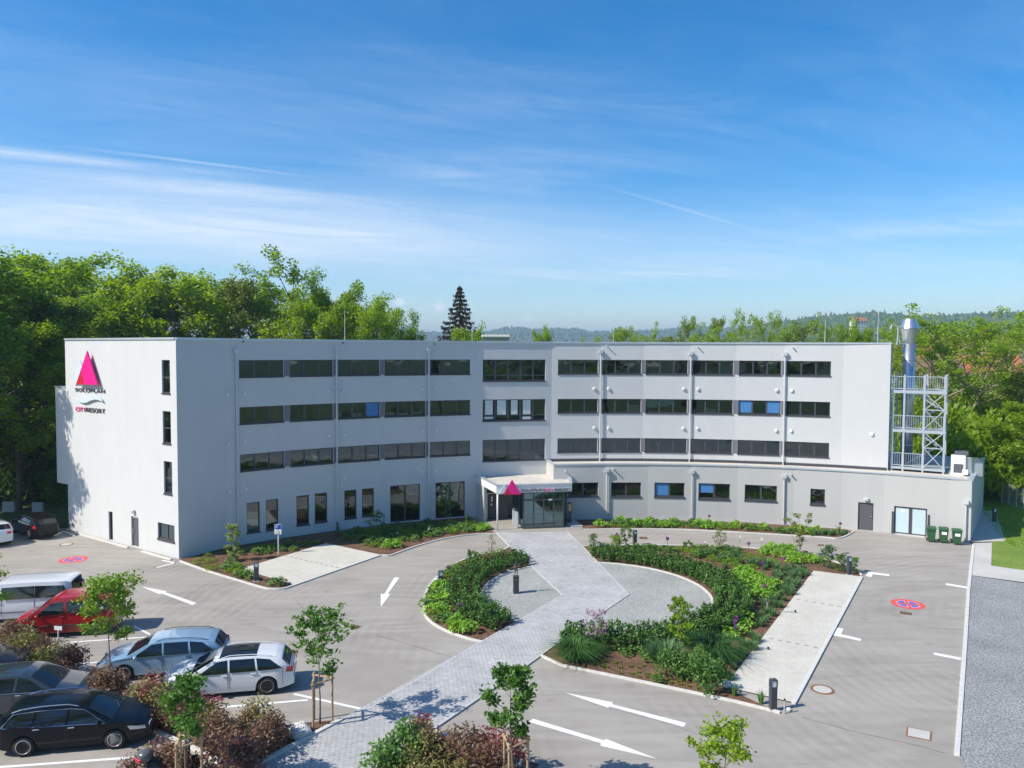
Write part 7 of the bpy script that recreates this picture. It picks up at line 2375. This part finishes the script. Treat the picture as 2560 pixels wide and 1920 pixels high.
make_car('hatchback_car', (-21.15, 29.5, 0), HR, 4.3, 1.79, 1.48, SEDAN, WB_BELT, SGLASS, pt_dark, 'dark car at the left picture edge with only its bonnet in view', 'car',
         wb=(-1.3, 1.3), ws=(0.40, 1.18), rw=(-2.02, -1.74))
HB = Vector((-0.78, 0.62, 0)).normalized()
make_car('station_wagon', (-33.35, 53.3, 0), HB, 4.5, 1.80, 1.48, WAGON, WB_BELT, WGLASS, pt_dark, 'dark estate car parked in the shade beside the left end wall', 'car',
         wb=(-1.36, 1.33), ws=(0.50, 1.24), rw=(-2.26, -2.00), rails=(-1.75, 0.2, CHROME))
make_car('hatchback_car', (-35.0, 51.0, 0), HB, 4.4, 1.80, 1.50, SEDAN, WB_BELT, SGLASS, pt_white, 'white car cut by the left picture edge beside the shaded dark estate', 'car',
         wb=(-1.3, 1.3), ws=(0.40, 1.18), rw=(-2.02, -1.74))

# motor scooter at the lower left, half behind the shrubs
c = G(372, 1890, 1.0); c2_ = G(442, 1860, 1.05)
hd = (c2_ - c); hd.z = 0; ang = math.atan2(hd.y, hd.x)
sc_root = empty('motor_scooter', (c.x + 0.62 * math.cos(ang), c.y + 0.62 * math.sin(ang), 0), ang); tag(sc_root, 'black and silver motor scooter with top case and red rear light among the shrubs', 'scooter')
def blob(name, c_, r3, mt, parent=sc_root, seg=12):
    m = MB(); m.lathe([(0.02, -1), (0.55, -0.85), (0.9, -0.45), (1.0, 0), (0.9, 0.45), (0.55, 0.85), (0.02, 1)], seg)
    m.v = [(c_[0] + x * r3[0], c_[1] + y * r3[1], c_[2] + z * r3[2]) for x, y, z in m.v]
    return m.build(name, mt, parent, smooth=True, world=False)
sp = paint_mat('scooter_paint', (0.04, 0.045, 0.05), 0.25)
for x in (-0.55, 0.70):
    m = MB(); m.lathe([(0.17, -0.05), (0.24, -0.055), (0.26, 0), (0.24, 0.055), (0.17, 0.05)], 20, axis='Y'); m.v = [(q[0] + x, q[1], q[2] + 0.26) for q in m.v]; w_ = m.build('wheel', TYRE, sc_root, smooth=True, world=False)
    m = MB(); m.lathe([(0.02, -0.04), (0.17, -0.045), (0.17, 0.045), (0.02, 0.04)], 16, axis='Y'); m.v = [(q[0] + x, q[1], q[2] + 0.26) for q in m.v]; m.build('rim', RIM, w_, world=False)
blob('body', (-0.42, 0, 0.55), (0.46, 0.19, 0.22), sp)
m = MB(); m.bbox((0.1, 0, 0.30), (0.6, 0.30, 0.09), 0.03); m.build('footboard', MT['black_plastic'], sc_root, world=False)
m = MB(); m.add([(0.38, -0.2, 0.32), (0.38, 0.2, 0.32), (0.50, 0.14, 0.95), (0.50, -0.14, 0.95), (0.48, -0.16, 0.32), (0.48, 0.16, 0.32), (0.58, 0.1, 0.95), (0.58, -0.1, 0.95)], [(0, 1, 2, 3), (4, 7, 6, 5), (0, 3, 7, 4), (1, 5, 6, 2), (3, 2, 6, 7), (0, 4, 5, 1)]); m.build('front_shield', sp, sc_root, world=False)
m = MB(); m.tube([(0.62, -0.08, 0.30), (0.52, -0.06, 0.9)], 0.025, 6); m.tube([(0.62, 0.08, 0.30), (0.52, 0.06, 0.9)], 0.025, 6); m.build('fork', CHROME, sc_root, world=False)
m = MB(); m.tube([(0.40, -0.34, 1.04), (0.50, -0.12, 1.02), (0.50, 0.12, 1.02), (0.40, 0.34, 1.04)], 0.02, 6); m.build('handlebar', MT['black_plastic'], sc_root, world=False)
m = MB(); m.add([(0.60, -0.2, 0.95), (0.60, 0.2, 0.95), (0.42, 0.22, 1.32), (0.42, -0.22, 1.32)], [(0, 1, 2, 3)]); m.add([(0.59, -0.2, 0.95), (0.59, 0.2, 0.95), (0.41, 0.22, 1.32), (0.41, -0.22, 1.32)], [(3, 2, 1, 0)]); m.build('windshield', MT['glass_clear'], sc_root, world=False)
for s in (-1, 1):
    m = MB(); m.tube([(0.46, s * 0.25, 1.03), (0.44, s * 0.36, 1.22)], 0.01, 5); m.bbox((0.44, s * 0.38, 1.25), (0.05, 0.14, 0.09), 0.015); m.build('mirror', MT['black_plastic'], sc_root, world=False)
blob('seat', (-0.30, 0, 0.78), (0.42, 0.15, 0.09), MT['black_plastic'])
tcb = blob('top_case', (-0.72, 0, 1.02), (0.23, 0.23, 0.17), sp)
blob('case_lid', (-0.72, 0, 1.10), (0.22, 0.22, 0.12), mat('case_lid_grey', (0.10, 0.105, 0.115), 0.25), tcb)
m = MB(); m.bbox((-0.92, 0, 1.0), (0.10, 0.32, 0.08), 0.02); m.build('rear_light', TAILR, tcb, world=False)
m = MB(); m.bbox((-0.86, 0, 0.62), (0.06, 0.22, 0.10), 0.02); m.build('tail_light', TAILR, sc_root, world=False)

# ================================================================== BACKGROUND TREES
def tz(u, v, y): return at(u, v, y).z
BT = {
    'round': [tree_meshes(400 + i, 16, 5.2, 0.22, 22, 19000, 0.30, 'leaf_mid', 'bark', tr=0.30, clump=1.35, sub=3, up=0.45) for i in range(3)],
    'dark': [tree_meshes(410 + i, 16, 5.4, 0.12, 24, 19000, 0.31, 'leaf_dark', 'bark', tr=0.32, clump=1.45, sub=3, up=0.45) for i in range(2)],
    'fresh': [tree_meshes(420 + i, 16, 5.0, 0.20, 22, 18000, 0.29, 'leaf_fresh', 'bark', tr=0.28, clump=1.25, sub=3, up=0.45) for i in range(2)],
    'open': [tree_meshes(430 + i, 17, 4.6, 0.25, 22, 7500, 0.27, 'leaf_mid', 'bark', tr=0.26, clump=0.85, sub=3, shape='vase', forks=3, up=0.2, gap=0.15, lift=0.12) for i in range(2)],
    'olive': [tree_meshes(440, 15, 3.6, 0.22, 20, 8000, 0.25, 'leaf_olive', 'bark', tr=0.22, clump=0.95, sub=2, shape='column', up=0.2)],
    'birch': [tree_meshes(450 + i, 15, 3.2, 0.3, 20, 6000, 0.21, 'leaf_birch', 'bark_pale', tr=0.16, clump=0.75, sub=3, shape='column', up=0.1, lift=0.1) for i in range(2)],
    'robinia': [tree_meshes(460 + i, 15, 4.8, 0.34, 24, 8500, 0.23, 'leaf_fresh', 'bark_warm', tr=0.24, clump=0.80, sub=4, shape='vase', forks=2, up=0.3, gap=0.2, lift=0.08) for i in range(2)],
}
BH = {'round': 16, 'dark': 16, 'fresh': 16, 'open': 17, 'olive': 15, 'birch': 15, 'robinia': 15}
BR = {'round': 5.2, 'dark': 5.4, 'fresh': 5.0, 'open': 4.6, 'olive': 3.6, 'birch': 3.2, 'robinia': 4.8}
rgb = random.Random(31)
bc = {}
def bg_tree(kind, u, vtop, y, wpx, label, group=None, zb=0.0, name='tree', vis=1.06):
    k = bc.get(kind, 0); bc[kind] = k + 1
    top = tz(u, vtop, y) * 1.0
    h = (top - zb) / vis
    s = h / BH[kind]
    sx = (wpx / 2 * y / FOC) / BR[kind]
    p = at(u, 900, y)
    return plant_tree(name, BT[kind][k % len(BT[kind])], (p.x, p.y, zb), rgb.uniform(0, 6.28), (sx, sx, s), label, 'tree', group)
# left wood, front to back
bg_tree('round', -30, 640, 66, 420, 'huge green tree filling the left picture edge beside the building')
bg_tree('dark', 95, 745, 68, 300, 'dark broad tree right at the left end wall of the building')
bg_tree('round', -130, 700, 72, 400, 'broad green tree cut by the left picture edge behind the huge one')
bg_tree('round', 175, 632, 82, 330, 'tall rounded tree above the left end of the roof')
bg_tree('fresh', 40, 800, 62, 260, 'lower bright green tree in front of the left wood')
bg_tree('fresh', 235, 735, 78, 260, 'bright round tree low behind the left roof corner')
bg_tree('fresh', 455, 672, 84, 330, 'broad bright green tree behind the left wing, widest of the row')
bg_tree('round', 365, 715, 88, 240, 'mid green tree left of the broad bright one')
bg_tree('olive', 605, 655, 82, 170, 'slim olive toned tree behind the left wing with thin top')
bg_tree('open', 715, 640, 84, 260, 'tall airy tree with visible branches behind the left wing')
bg_tree('round', 845, 718, 84, 190, 'mid green tree right of the tall airy tree')
bg_tree('fresh', 775, 745, 80, 200, 'bright tree low behind the roof below the airy tree')
bg_tree('fresh', 945, 765, 82, 170, 'bright rounded tree at the right end of the left wood')
bg_tree('robinia', 905, 752, 88, 130, 'loose crowned tree just left of the two small clouds')
bg_tree('round', 560, 760, 95, 220, 'green tree filling the gap behind the slim olive tree')
bg_tree('round', 320, 770, 96, 240, 'green tree filling the gap behind the left roof corner')
bg_tree('round', 1010, 812, 88, 90, 'small green tree between the left wood and the spruce')
bg_tree('fresh', 1165, 812, 78, 110, 'small yellow green tree in front of the spruce')
bg_tree('fresh', 1353, 822, 110, 60, 'small bright tree top above the roof middle')
bg_tree('birch', 1293, 835, 105, 34, 'tiny pale tree top right of the roof light box')
bg_tree('birch', 1545, 790, 100, 100, 'pale birch like tree above the roof right of the middle')
bg_tree('robinia', 1605, 822, 98, 110, 'low yellow green tree beside the pale birch')
bg_tree('robinia', 1490, 838, 104, 70, 'lowest light tree top left of the pale birch')
bg_tree('birch', 1722, 762, 96, 80, 'tall thin birch with drooping twigs, left one of the pair')
bg_tree('birch', 1790, 760, 96, 66, 'tall thin birch with drooping twigs, right one of the pair')
bg_tree('olive', 1675, 815, 94, 110, 'olive bushy tree left under the birch pair')
bg_tree('robinia', 1760, 822, 92, 130, 'light bushy tree right under the birch pair')
bg_tree('robinia', 1915, 775, 94, 120, 'light loose tree left over the right wing roof')
bg_tree('birch', 2010, 772, 96, 140, 'pale feathery tree in the middle over the right wing roof')
bg_tree('robinia', 2085, 800, 92, 120, 'yellow green tree left of the tall lightning rod')
bg_tree('fresh', 2150, 812, 90, 90, 'bushy green tree by the right roof end')
bg_tree('robinia', 1965, 815, 99, 110, 'low loose tree between the trees over the right wing')
for k_, (x_, y_, s_, h_) in enumerate(((-43.6, 52.2, 0.78, 1.15), (-41.5, 56.5, 0.7, 1.2), (-52, 51.5, 0.95, 1.25), (-49, 58, 0.95, 1.25), (-60, 49, 1.0, 1.3))):
    plant_tree('tree', BT['dark' if k_ % 2 else 'round'][k_ % 2], (x_, y_, 0), k_ * 1.7, (s_, s_, h_), 'tree left of the picture shading the left end of the building', 'tree', 'trees shading the left wall')
bg_tree('fresh', 300, 715, 90, 250, 'bright tree in the notch above the left roof end')
bg_tree('round', 655, 715, 92, 230, 'mid green tree behind the slim olive and the airy tree')
bg_tree('fresh', 520, 700, 90, 200, 'bright tree filling the canopy left of the slim olive tree')
bg_tree('fresh', 880, 752, 92, 190, 'bright tree filling the right slope of the left wood')
bg_tree('round', 120, 680, 90, 300, 'mid green tree in the gap behind the left end of the roof')
bg_tree('robinia', 2260, 812, 92, 170, 'loose bright tree right behind the roof ladder')
bg_tree('robinia', 2540, 812, 90, 200, 'mid green tree behind the right picture edge trees')
# right wood
bg_tree('robinia', 2395, 782, 74, 330, 'open tree with forked sunlit trunks right of the stair tower')
bg_tree('robinia', 2320, 820, 84, 250, 'airy bright tree behind the steel chimney')
bg_tree('robinia', 2510, 830, 82, 260, 'airy bright tree at the right picture edge')
bg_tree('olive', 2560, 900, 72, 190, 'olive tree cut by the right picture edge')
bg_tree('fresh', 2600, 1000, 66, 260, 'low bright tree spreading in from the right edge')
def bushy(u, v, y, w, h, matn, label, seed):
    ms = BUSH[seed % len(BUSH)] if matn == 'f' else BUSHD[seed % len(BUSHD)]
    p = G(u, v) if y is None else at(u, v, y)
    r = empty('bush', (p.x, p.y, 0), rgb.uniform(0, 6)); r.scale = (w, w, h)
    link('stems', ms[0], r); link('foliage', ms[1], r); tag(r, label, 'bush', 'bushes at the edge of the lawn' if matn == 'f' else 'dark bushes under the left trees')
BUSH = [shrub_mesh(500 + i, 1.0, 1.0, 2600, 0.13, 'leaf_fresh', lumps=16) for i in range(2)] + [shrub_mesh(505, 1.0, 1.0, 2600, 0.13, 'leaf_mid', lumps=16)]
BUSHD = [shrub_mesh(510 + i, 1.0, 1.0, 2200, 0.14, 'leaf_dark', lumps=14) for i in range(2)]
for k, (u, y, w, h) in enumerate(((2420, 68, 3.2, 5.5), (2470, 70, 3.6, 7.0), (2530, 69, 3.4, 6.0), (2590, 67, 3.5, 5.2), (2375, 74, 3.4, 7.5), (2440, 77, 3.8, 8.2), (2520, 78, 4.0, 8.5), (2600, 75, 4.0, 7.5), (2330, 80, 3.5, 7.5), (2290, 84, 3.5, 7.0), (2650, 70, 4, 6), (2250, 88, 4, 7))):
    bushy(u, 1250, y, w, h, 'f', 'leafy green bush behind the lawn right of the annex', k)
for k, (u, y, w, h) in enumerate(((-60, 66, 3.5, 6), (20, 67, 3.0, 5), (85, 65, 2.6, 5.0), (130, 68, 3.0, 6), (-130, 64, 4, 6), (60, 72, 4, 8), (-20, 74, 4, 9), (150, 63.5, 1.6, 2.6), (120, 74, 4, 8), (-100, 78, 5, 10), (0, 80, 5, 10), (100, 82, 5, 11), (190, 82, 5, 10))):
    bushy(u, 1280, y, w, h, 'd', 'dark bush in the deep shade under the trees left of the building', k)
# grey weathered wall slabs in the shade behind the dark car
for (u0, u1, vt), l in (((8, 36, 1254), 'pale grey concrete slab in the shade, left of two behind the dark car'), ((82, 108, 1256), 'pale grey concrete slab in the shade, right of two behind the dark car')):
    a_, b_ = at(u0, 1280, 60.5), at(u1, 1280, 60.5); z = at(u0, vt, 60.5).z
    m = MB(); m.box(((a_.x + b_.x) / 2, 60.5, z / 2), (b_.x - a_.x, 0.2, z)); tag(m.build('concrete_slab', MT['plinth']), l, 'slab')

# mesh fence behind the lawn
f0, f1 = at(2505, 1235, 66), at(2560, 1245, 63)
fr_ = empty('mesh_fence', (f0.x, f0.y, 0)); tag(fr_, 'thin galvanised mesh fence panel before the bushes right of the annex', 'fence')
for k in range(4):
    p = f0.lerp(f1, k / 3); m = MB(); m.tube([(p.x, p.y, 0), (p.x, p.y, 1.85)], 0.035, 6); m.build('post', MT['galv'], fr_)
for k in range(3):
    a_, b_ = f0.lerp(f1, k / 3), f0.lerp(f1, (k + 1) / 3); m = MB()
    for z in np.linspace(0.1, 1.75, 9): m.tube([(a_.x, a_.y, z), (b_.x, b_.y, z)], 0.010, 4)
    for t in np.linspace(0, 1, 9): q = a_.lerp(b_, t); m.tube([(q.x, q.y, 0.05), (q.x, q.y, 1.78)], 0.008, 4)
    m.build('mesh_panel', MT['galv'], fr_)

# dark spruce
def spruce(u, vtop, y, wpx, label):
    rg = random.Random(7); rng = np.random.default_rng(7)
    p = at(u, 900, y); h = tz(u, vtop, y); R0 = wpx / 2 * y / FOC
    tm = MB(); tm.tube([(0, 0, 0), (0.05, 0, h * 0.5), (0, 0, h)], [0.28, 0.16, 0.03], 8)
    Vs, Qs = [], []; nb = 0
    z = h * 0.28
    while z < h * 0.985:
        f = (h - z) / (h * 0.72)
        for k in range(7):
            a_ = k * 0.9 + rg.uniform(-.4, .4); L = R0 * (f ** 0.9) * rg.uniform(0.75, 1.12) + 0.08
            n = max(14, int(150 * f))
            t = np.sort(rng.random(n)) ** 0.7
            x = L * t
            zz_ = z - 0.42 * x + 0.20 * x * x / max(L, .1) + (0.10 * L) * (t > 0.8) * (t - .8) * 5
            side = rng.normal(size=n) * 0.16 * (1.1 - t) * L * 0.45
            Pp = np.stack([x * math.cos(a_) - side * math.sin(a_), x * math.sin(a_) + side * math.cos(a_), zz_ - np.abs(rng.normal(size=n)) * 0.16], 1)
            d = np.tile(np.array([[math.cos(a_) * .8, math.sin(a_) * .8, -0.75]]), (n, 1))
            V, Q = leaf_quads(rng, Pp, 0.40, -0.2, 0.34, 0.3, d)
            Qs.append(Q + nb); Vs.append(V); nb += len(V)
            tm.tube([(0, 0, z), (L * .5 * math.cos(a_), L * .5 * math.sin(a_), z - .16 * L), (L * math.cos(a_), L * math.sin(a_), z - .2 * L)], [0.05, 0.03, 0.01], 4, cap=False)
        z += 0.42 + 0.34 * f
    tme = bpy.data.meshes.new('trunk'); tme.from_pydata(tm.v, [], tm.f); tme.materials.append(MT['bark']); tme.update()
    plant_tree('spruce_tree', (tme, np_mesh('crown', np.concatenate(Vs), np.concatenate(Qs), MT['leaf_spruce'])), (p.x, p.y, 0), 0, 1.0, label, 'tree')
spruce(1149, 711, 92, 255, 'tall dark brownish spruce rising behind the roof middle')

# trees behind the camera, seen mirrored in the windows
for k, (x, y, s) in enumerate(((-44, -16, 1.25), (-31, -21, 1.35), (-19, -15, 1.2), (-6, -20, 1.3), (8, -16, 1.15), (21, -22, 1.3), (35, -17, 1.2), (50, -20, 1.3))):
    plant_tree('mirrored_tree', BT['round'][k % 3] if k % 3 == 0 else BT['open'][k % 2], (x, y, 0), k * 1.3, (s * 1.2, s * 1.2, s), 'tree standing behind the viewer, seen only mirrored in the windows', 'tree', 'trees mirrored in the windows')

# ================================================================== TOWN AND HILLS
def house(u, v, y, w, d, h, roof_h, rz, wallm, roofm, label):
    p = at(u, v, y); z = p.z
    r = empty('house', (p.x, p.y, 0), rz); tag(r, label, 'house', None)
    z0 = 0.0; ze = max(3, z)
    m = MB(); m.box((0, 0, ze / 2), (w, d, ze)); m.add([(-w / 2, -d / 2, ze), (-w / 2, d / 2, ze), (-w / 2, 0, ze + roof_h)], [(0, 1, 2), (2, 1, 0)]); m.add([(w / 2, -d / 2, ze), (w / 2, d / 2, ze), (w / 2, 0, ze + roof_h)], [(0, 1, 2), (2, 1, 0)])
    m.build('wall', MT[wallm], r, world=False)
    m = MB(); o = 0.5
    for s in (-1, 1):
        e0 = ze - o * roof_h / (d / 2)
        m.add([(-w / 2 - o, s * (d / 2 + o), e0), (w / 2 + o, s * (d / 2 + o), e0), (w / 2 + o, 0, ze + roof_h), (-w / 2 - o, 0, ze + roof_h), (-w / 2 - o, s * (d / 2 + o), e0 + .25), (w / 2 + o, s * (d / 2 + o), e0 + .25), (w / 2 + o, 0, ze + roof_h + .25), (-w / 2 - o, 0, ze + roof_h + .25)],
              [(0, 1, 2, 3), (4, 7, 6, 5), (0, 4, 5, 1), (1, 5, 6, 2), (3, 7, 4, 0)])
    ro = m.build('roof', MT[roofm], r, world=False)
    m = MB(); m.box((w * 0.2, d * 0.12, ze + roof_h), (0.7, 0.7, 1.4)); m.build('chimney', MT['house_grey'], ro, world=False)
    fl = max(1, int(ze / 2.9)); nw = max(2, int(w / 3.2))
    for k in range(min(fl, 4)):
        for j in range(nw):
            m = MB(); m.box(((j + .5) * w / nw - w / 2, -d / 2 - 0.02, ze - 1.6 - k * 2.9), (1.2, 0.08, 1.4)); m.build('window', MT['house_window'], r, world=False)
    for k in range(min(fl, 3)):
        m = MB(); m.box((-w / 2 - 0.02, 0, ze - 1.6 - k * 2.9), (0.08, 1.2, 1.4)); m.build('window', MT['house_window'], r, world=False)
hz = [(2298, 893, 240, 26, 11, 8, 3.5, 0.1, 'house_cream', 'roof_red', 'long cream house with orange roof just right of the chimney'),
      (2405, 893, 255, 15, 11, 8, 4, 0.3, 'house_white', 'roof_red', 'white gabled house with orange roof behind the forked tree'),
      (2440, 898, 235, 12, 10, 7, 3.6, -0.4, 'house_white', 'roof_brown', 'white gabled house with brown roof right of the orange roofed one'),
      (2372, 928, 190, 20, 11, 7, 3, 0.15, 'house_grey', 'roof_brown', 'grey block with many windows low behind the forked tree'),
      (2425, 930, 195, 15, 11, 7, 2.5, 0.1, 'house_grey', 'roof_brown', 'second grey block right of the first one'),
      (2462, 930, 180, 13, 10, 6, 3.5, -0.2, 'house_cream', 'roof_red', 'cream house with red roof low at the right'),
      (2545, 880, 260, 18, 11, 8, 3.5, -0.2, 'house_white', 'roof_brown', 'white house high at the right picture edge'),
      (2520, 858, 330, 16, 11, 8, 3.5, 0.2, 'house_white', 'roof_red', 'farther white house above the one at the right edge'),
      (2560, 918, 210, 20, 12, 8, 2.5, 0.0, 'house_white', 'roof_brown', 'long white house at the right picture edge, lowest of three'),
      (2330, 855, 380, 14, 10, 8, 3.2, 0.2, 'house_white', 'roof_brown', 'far white house right of the chimney head'),
      (2370, 862, 360, 13, 10, 8, 3.2, -0.3, 'house_white', 'roof_red', 'far white house with a red roof above the forked tree'),
      (2490, 905, 230, 13, 10, 8, 3.4, 0.4, 'house_cream', 'roof_red', 'cream house between the forked tree and the right edge'),
      (2320, 935, 175, 12, 10, 7, 3.2, -0.1, 'house_white', 'roof_brown', 'white house seen through the branches beside the flue'),
      (2147, 803, 900, 16, 12, 6, 4, 0.2, 'house_white', 'roof_red', 'lone red roofed farmhouse high on the wooded slope')]
for q in hz: house(*q)

def ridge(name, prof, D0, D1, D2, matn, label, seed, floor=-2.0):
    """a hill range: rises from D0 to its crest at D1, falls to D2; crest heights from the skyline (u, v)"""
    rng = np.random.default_rng(seed)
    us = np.arange(prof[0][0], prof[-1][0] + 1, 12.0)
    crest = np.array([lerp_prof(prof, u) for u in us])
    nd = 26
    V = []
    ph = rng.uniform(0, 6.28, 6)
    for i in range(nd):
        t = i / (nd - 1)
        if t < 0.72: y = D0 + (D1 - D0) * (t / 0.72); k = (t / 0.72); hh = k ** 1.25
        else: y = D1 + (D2 - D1) * ((t - 0.72) / 0.28); hh = 1 - ((t - 0.72) / 0.28) ** 1.5
        for u, cv in zip(us, crest):
            zc = at(u, cv, D1).z
            x = at(u, 900, D1).x * (y / D1)
            n = (math.sin(x * 0.006 + ph[0] + y * 0.004) + math.sin(x * 0.013 + ph[1] - y * .007) * .5) * 0.05 * zc * (1 if 0.05 < t < 0.68 else 0.2)
            V.append((x, y, floor + (zc - floor) * hh + n * hh))
    nu = len(us)
    i, j = np.meshgrid(np.arange(nd - 1), np.arange(nu - 1), indexing='ij')
    a_ = (i * nu + j).ravel()
    Q = np.stack([a_, a_ + 1, a_ + nu + 1, a_ + nu], 1)
    o = link(name, np_mesh(name, np.array(V), Q, MT[matn], smooth=True)); tag(o, label, kind='structure')
    return np.array(V).reshape(nd, nu, 3)
MT['hill'] = ground_mat('hill_meadow', (0.035, 0.06, 0.018), (0.085, 0.13, 0.035), 0.006, 0.05, 0.35, 1, 0)
far = ridge('hills', [(700, 850), (900, 836), (985, 830), (1005, 818), (1030, 832), (1150, 838), (1215, 834), (1262, 822), (1300, 822), (1330, 828), (1400, 826), (1445, 826), (1470, 832), (1560, 832), (1660, 828), (1740, 818), (1800, 826), (1900, 818), (2100, 830), (2700, 830)], 1500, 2900, 3600, 'hill', 'distant wooded hills on the horizon', 1)
near = ridge('hillside', [(1820, 846), (1880, 824), (1960, 812), (2110, 795), (2180, 790), (2235, 795), (2300, 802), (2340, 800), (2420, 795), (2500, 790), (2560, 793), (2700, 786), (2900, 800)], 620, 1350, 1800, 'hill', 'nearer wooded hillside on the right', 2)
def woods(name, grid, n, size, seed, label, tmin=0.1, thr=0.35):
    rng = np.random.default_rng(seed)
    nd, nu, _ = grid.shape
    P = []
    ph = rng.uniform(0, 6.28, 4)
    while len(P) < n:
        a_ = tmin + (0.80 - tmin) * rng.random() ** 0.6; b_ = rng.random()
        i, j = a_ * (nd - 1), b_ * (nu - 1)
        i0, j0 = int(i), int(j)
        q = grid[i0, j0] * (1 - (i - i0)) + grid[min(i0 + 1, nd - 1), j0] * (i - i0)
        q = q + (grid[i0, min(j0 + 1, nu - 1)] - grid[i0, j0]) * (j - j0)
        f = 0.5 + 0.5 * math.sin(q[0] * 0.012 + ph[0] + 1.5 * math.sin(q[1] * 0.008 + ph[1]))
        if f * 0.7 + rng.random() * 0.6 > thr or a_ > 0.68: P.append(q)
    P = np.array(P)
    bm = bmesh.new(); bmesh.ops.create_icosphere(bm, subdivisions=1, radius=1)
    bv = np.array([v.co[:] for v in bm.verts]); bf = np.array([[v.index for v in f.verts] for f in bm.faces]); bm.free()
    nv = len(bv)
    V = np.empty((n, nv, 3)); s = size * rng.uniform(0.6, 1.25, n)
    jit = rng.uniform(0.7, 1.25, (n, nv, 1))
    tall = rng.choice([0.9, 1.0, 1.5], n)
    V[:] = bv[None] * jit * s[:, None, None]
    V[:, :, 2] *= tall[:, None]
    con = (tall > 1.2)[:, None]                       # conifers taper
    k = np.clip((V[:, :, 2] / (s * 1.5)[:, None] + 1) / 2, 0, 1)
    sh = np.where(con, 1.15 - k, 1.0)
    V[:, :, 0] *= sh; V[:, :, 1] *= sh
    V += P[:, None, :] + np.array([0, 0, size * 0.45])
    F = (bf[None] + (np.arange(n) * nv)[:, None, None]).reshape(-1, 3)
    tag(link(name, np_mesh(name, V.reshape(-1, 3), F, MT['leaf_wood'])), label, 'wood', kind='stuff')
woods('far_wood', far, 6500, 7.0, 3, 'forest patches on the distant hills', 0.15, 0.62)
woods('hillside_wood', near, 6500, 6.2, 4, 'mixed forest covering the nearer right hillside', 0.0, 0.30)
# scattered garden trees of the town, far off
rng = np.random.default_rng(12)
gt = []
for _ in range(420):
    y = rng.uniform(115, 620); u = rng.uniform(1850, 2700)
    p = at(u, 900, y); gt.append((p.x, p.y, 0))
gt = np.array(gt)
cl = []
n = 150
for q in gt:
    s = rng.uniform(2.2, 4.2); c0 = rng.normal(size=(n, 3)); c0 /= np.linalg.norm(c0, axis=1)[:, None]
    cl.append(q + np.array([0, 0, s * 1.15]) + c0 * (rng.random(n) ** .4)[:, None] * s * np.array([1, 1, 1.15]))
V, Q = leaf_quads(rng, np.concatenate(cl), 1.15, 0.3, 0.8)
tag(link('garden_trees', np_mesh('garden_trees', V, Q, MT['leaf_mid'])), 'far garden trees among the town houses at the right', 'wood', kind='stuff')

# ------------------------------------------------------------------ air
hm = bpy.data.materials.new('haze'); hm.use_nodes = True
t = hm.node_tree; t.nodes.remove(t.nodes['Principled BSDF'])
pv = t.nodes.new('ShaderNodeVolumePrincipled')
pv.inputs['Color'].default_value = (0.62, 0.80, 1.0, 1)
pv.inputs['Density'].default_value = 0.00030
pv.inputs['Anisotropy'].default_value = 0.2
t.links.new(pv.outputs[0], t.nodes['Material Output'].inputs['Volume'])
m = MB(); m.box((0, 3000, 74), (9000, 7600, 154)); hz_ = m.build('haze', hm); tag(hz_, 'thin blue air haze', kind='stuff')
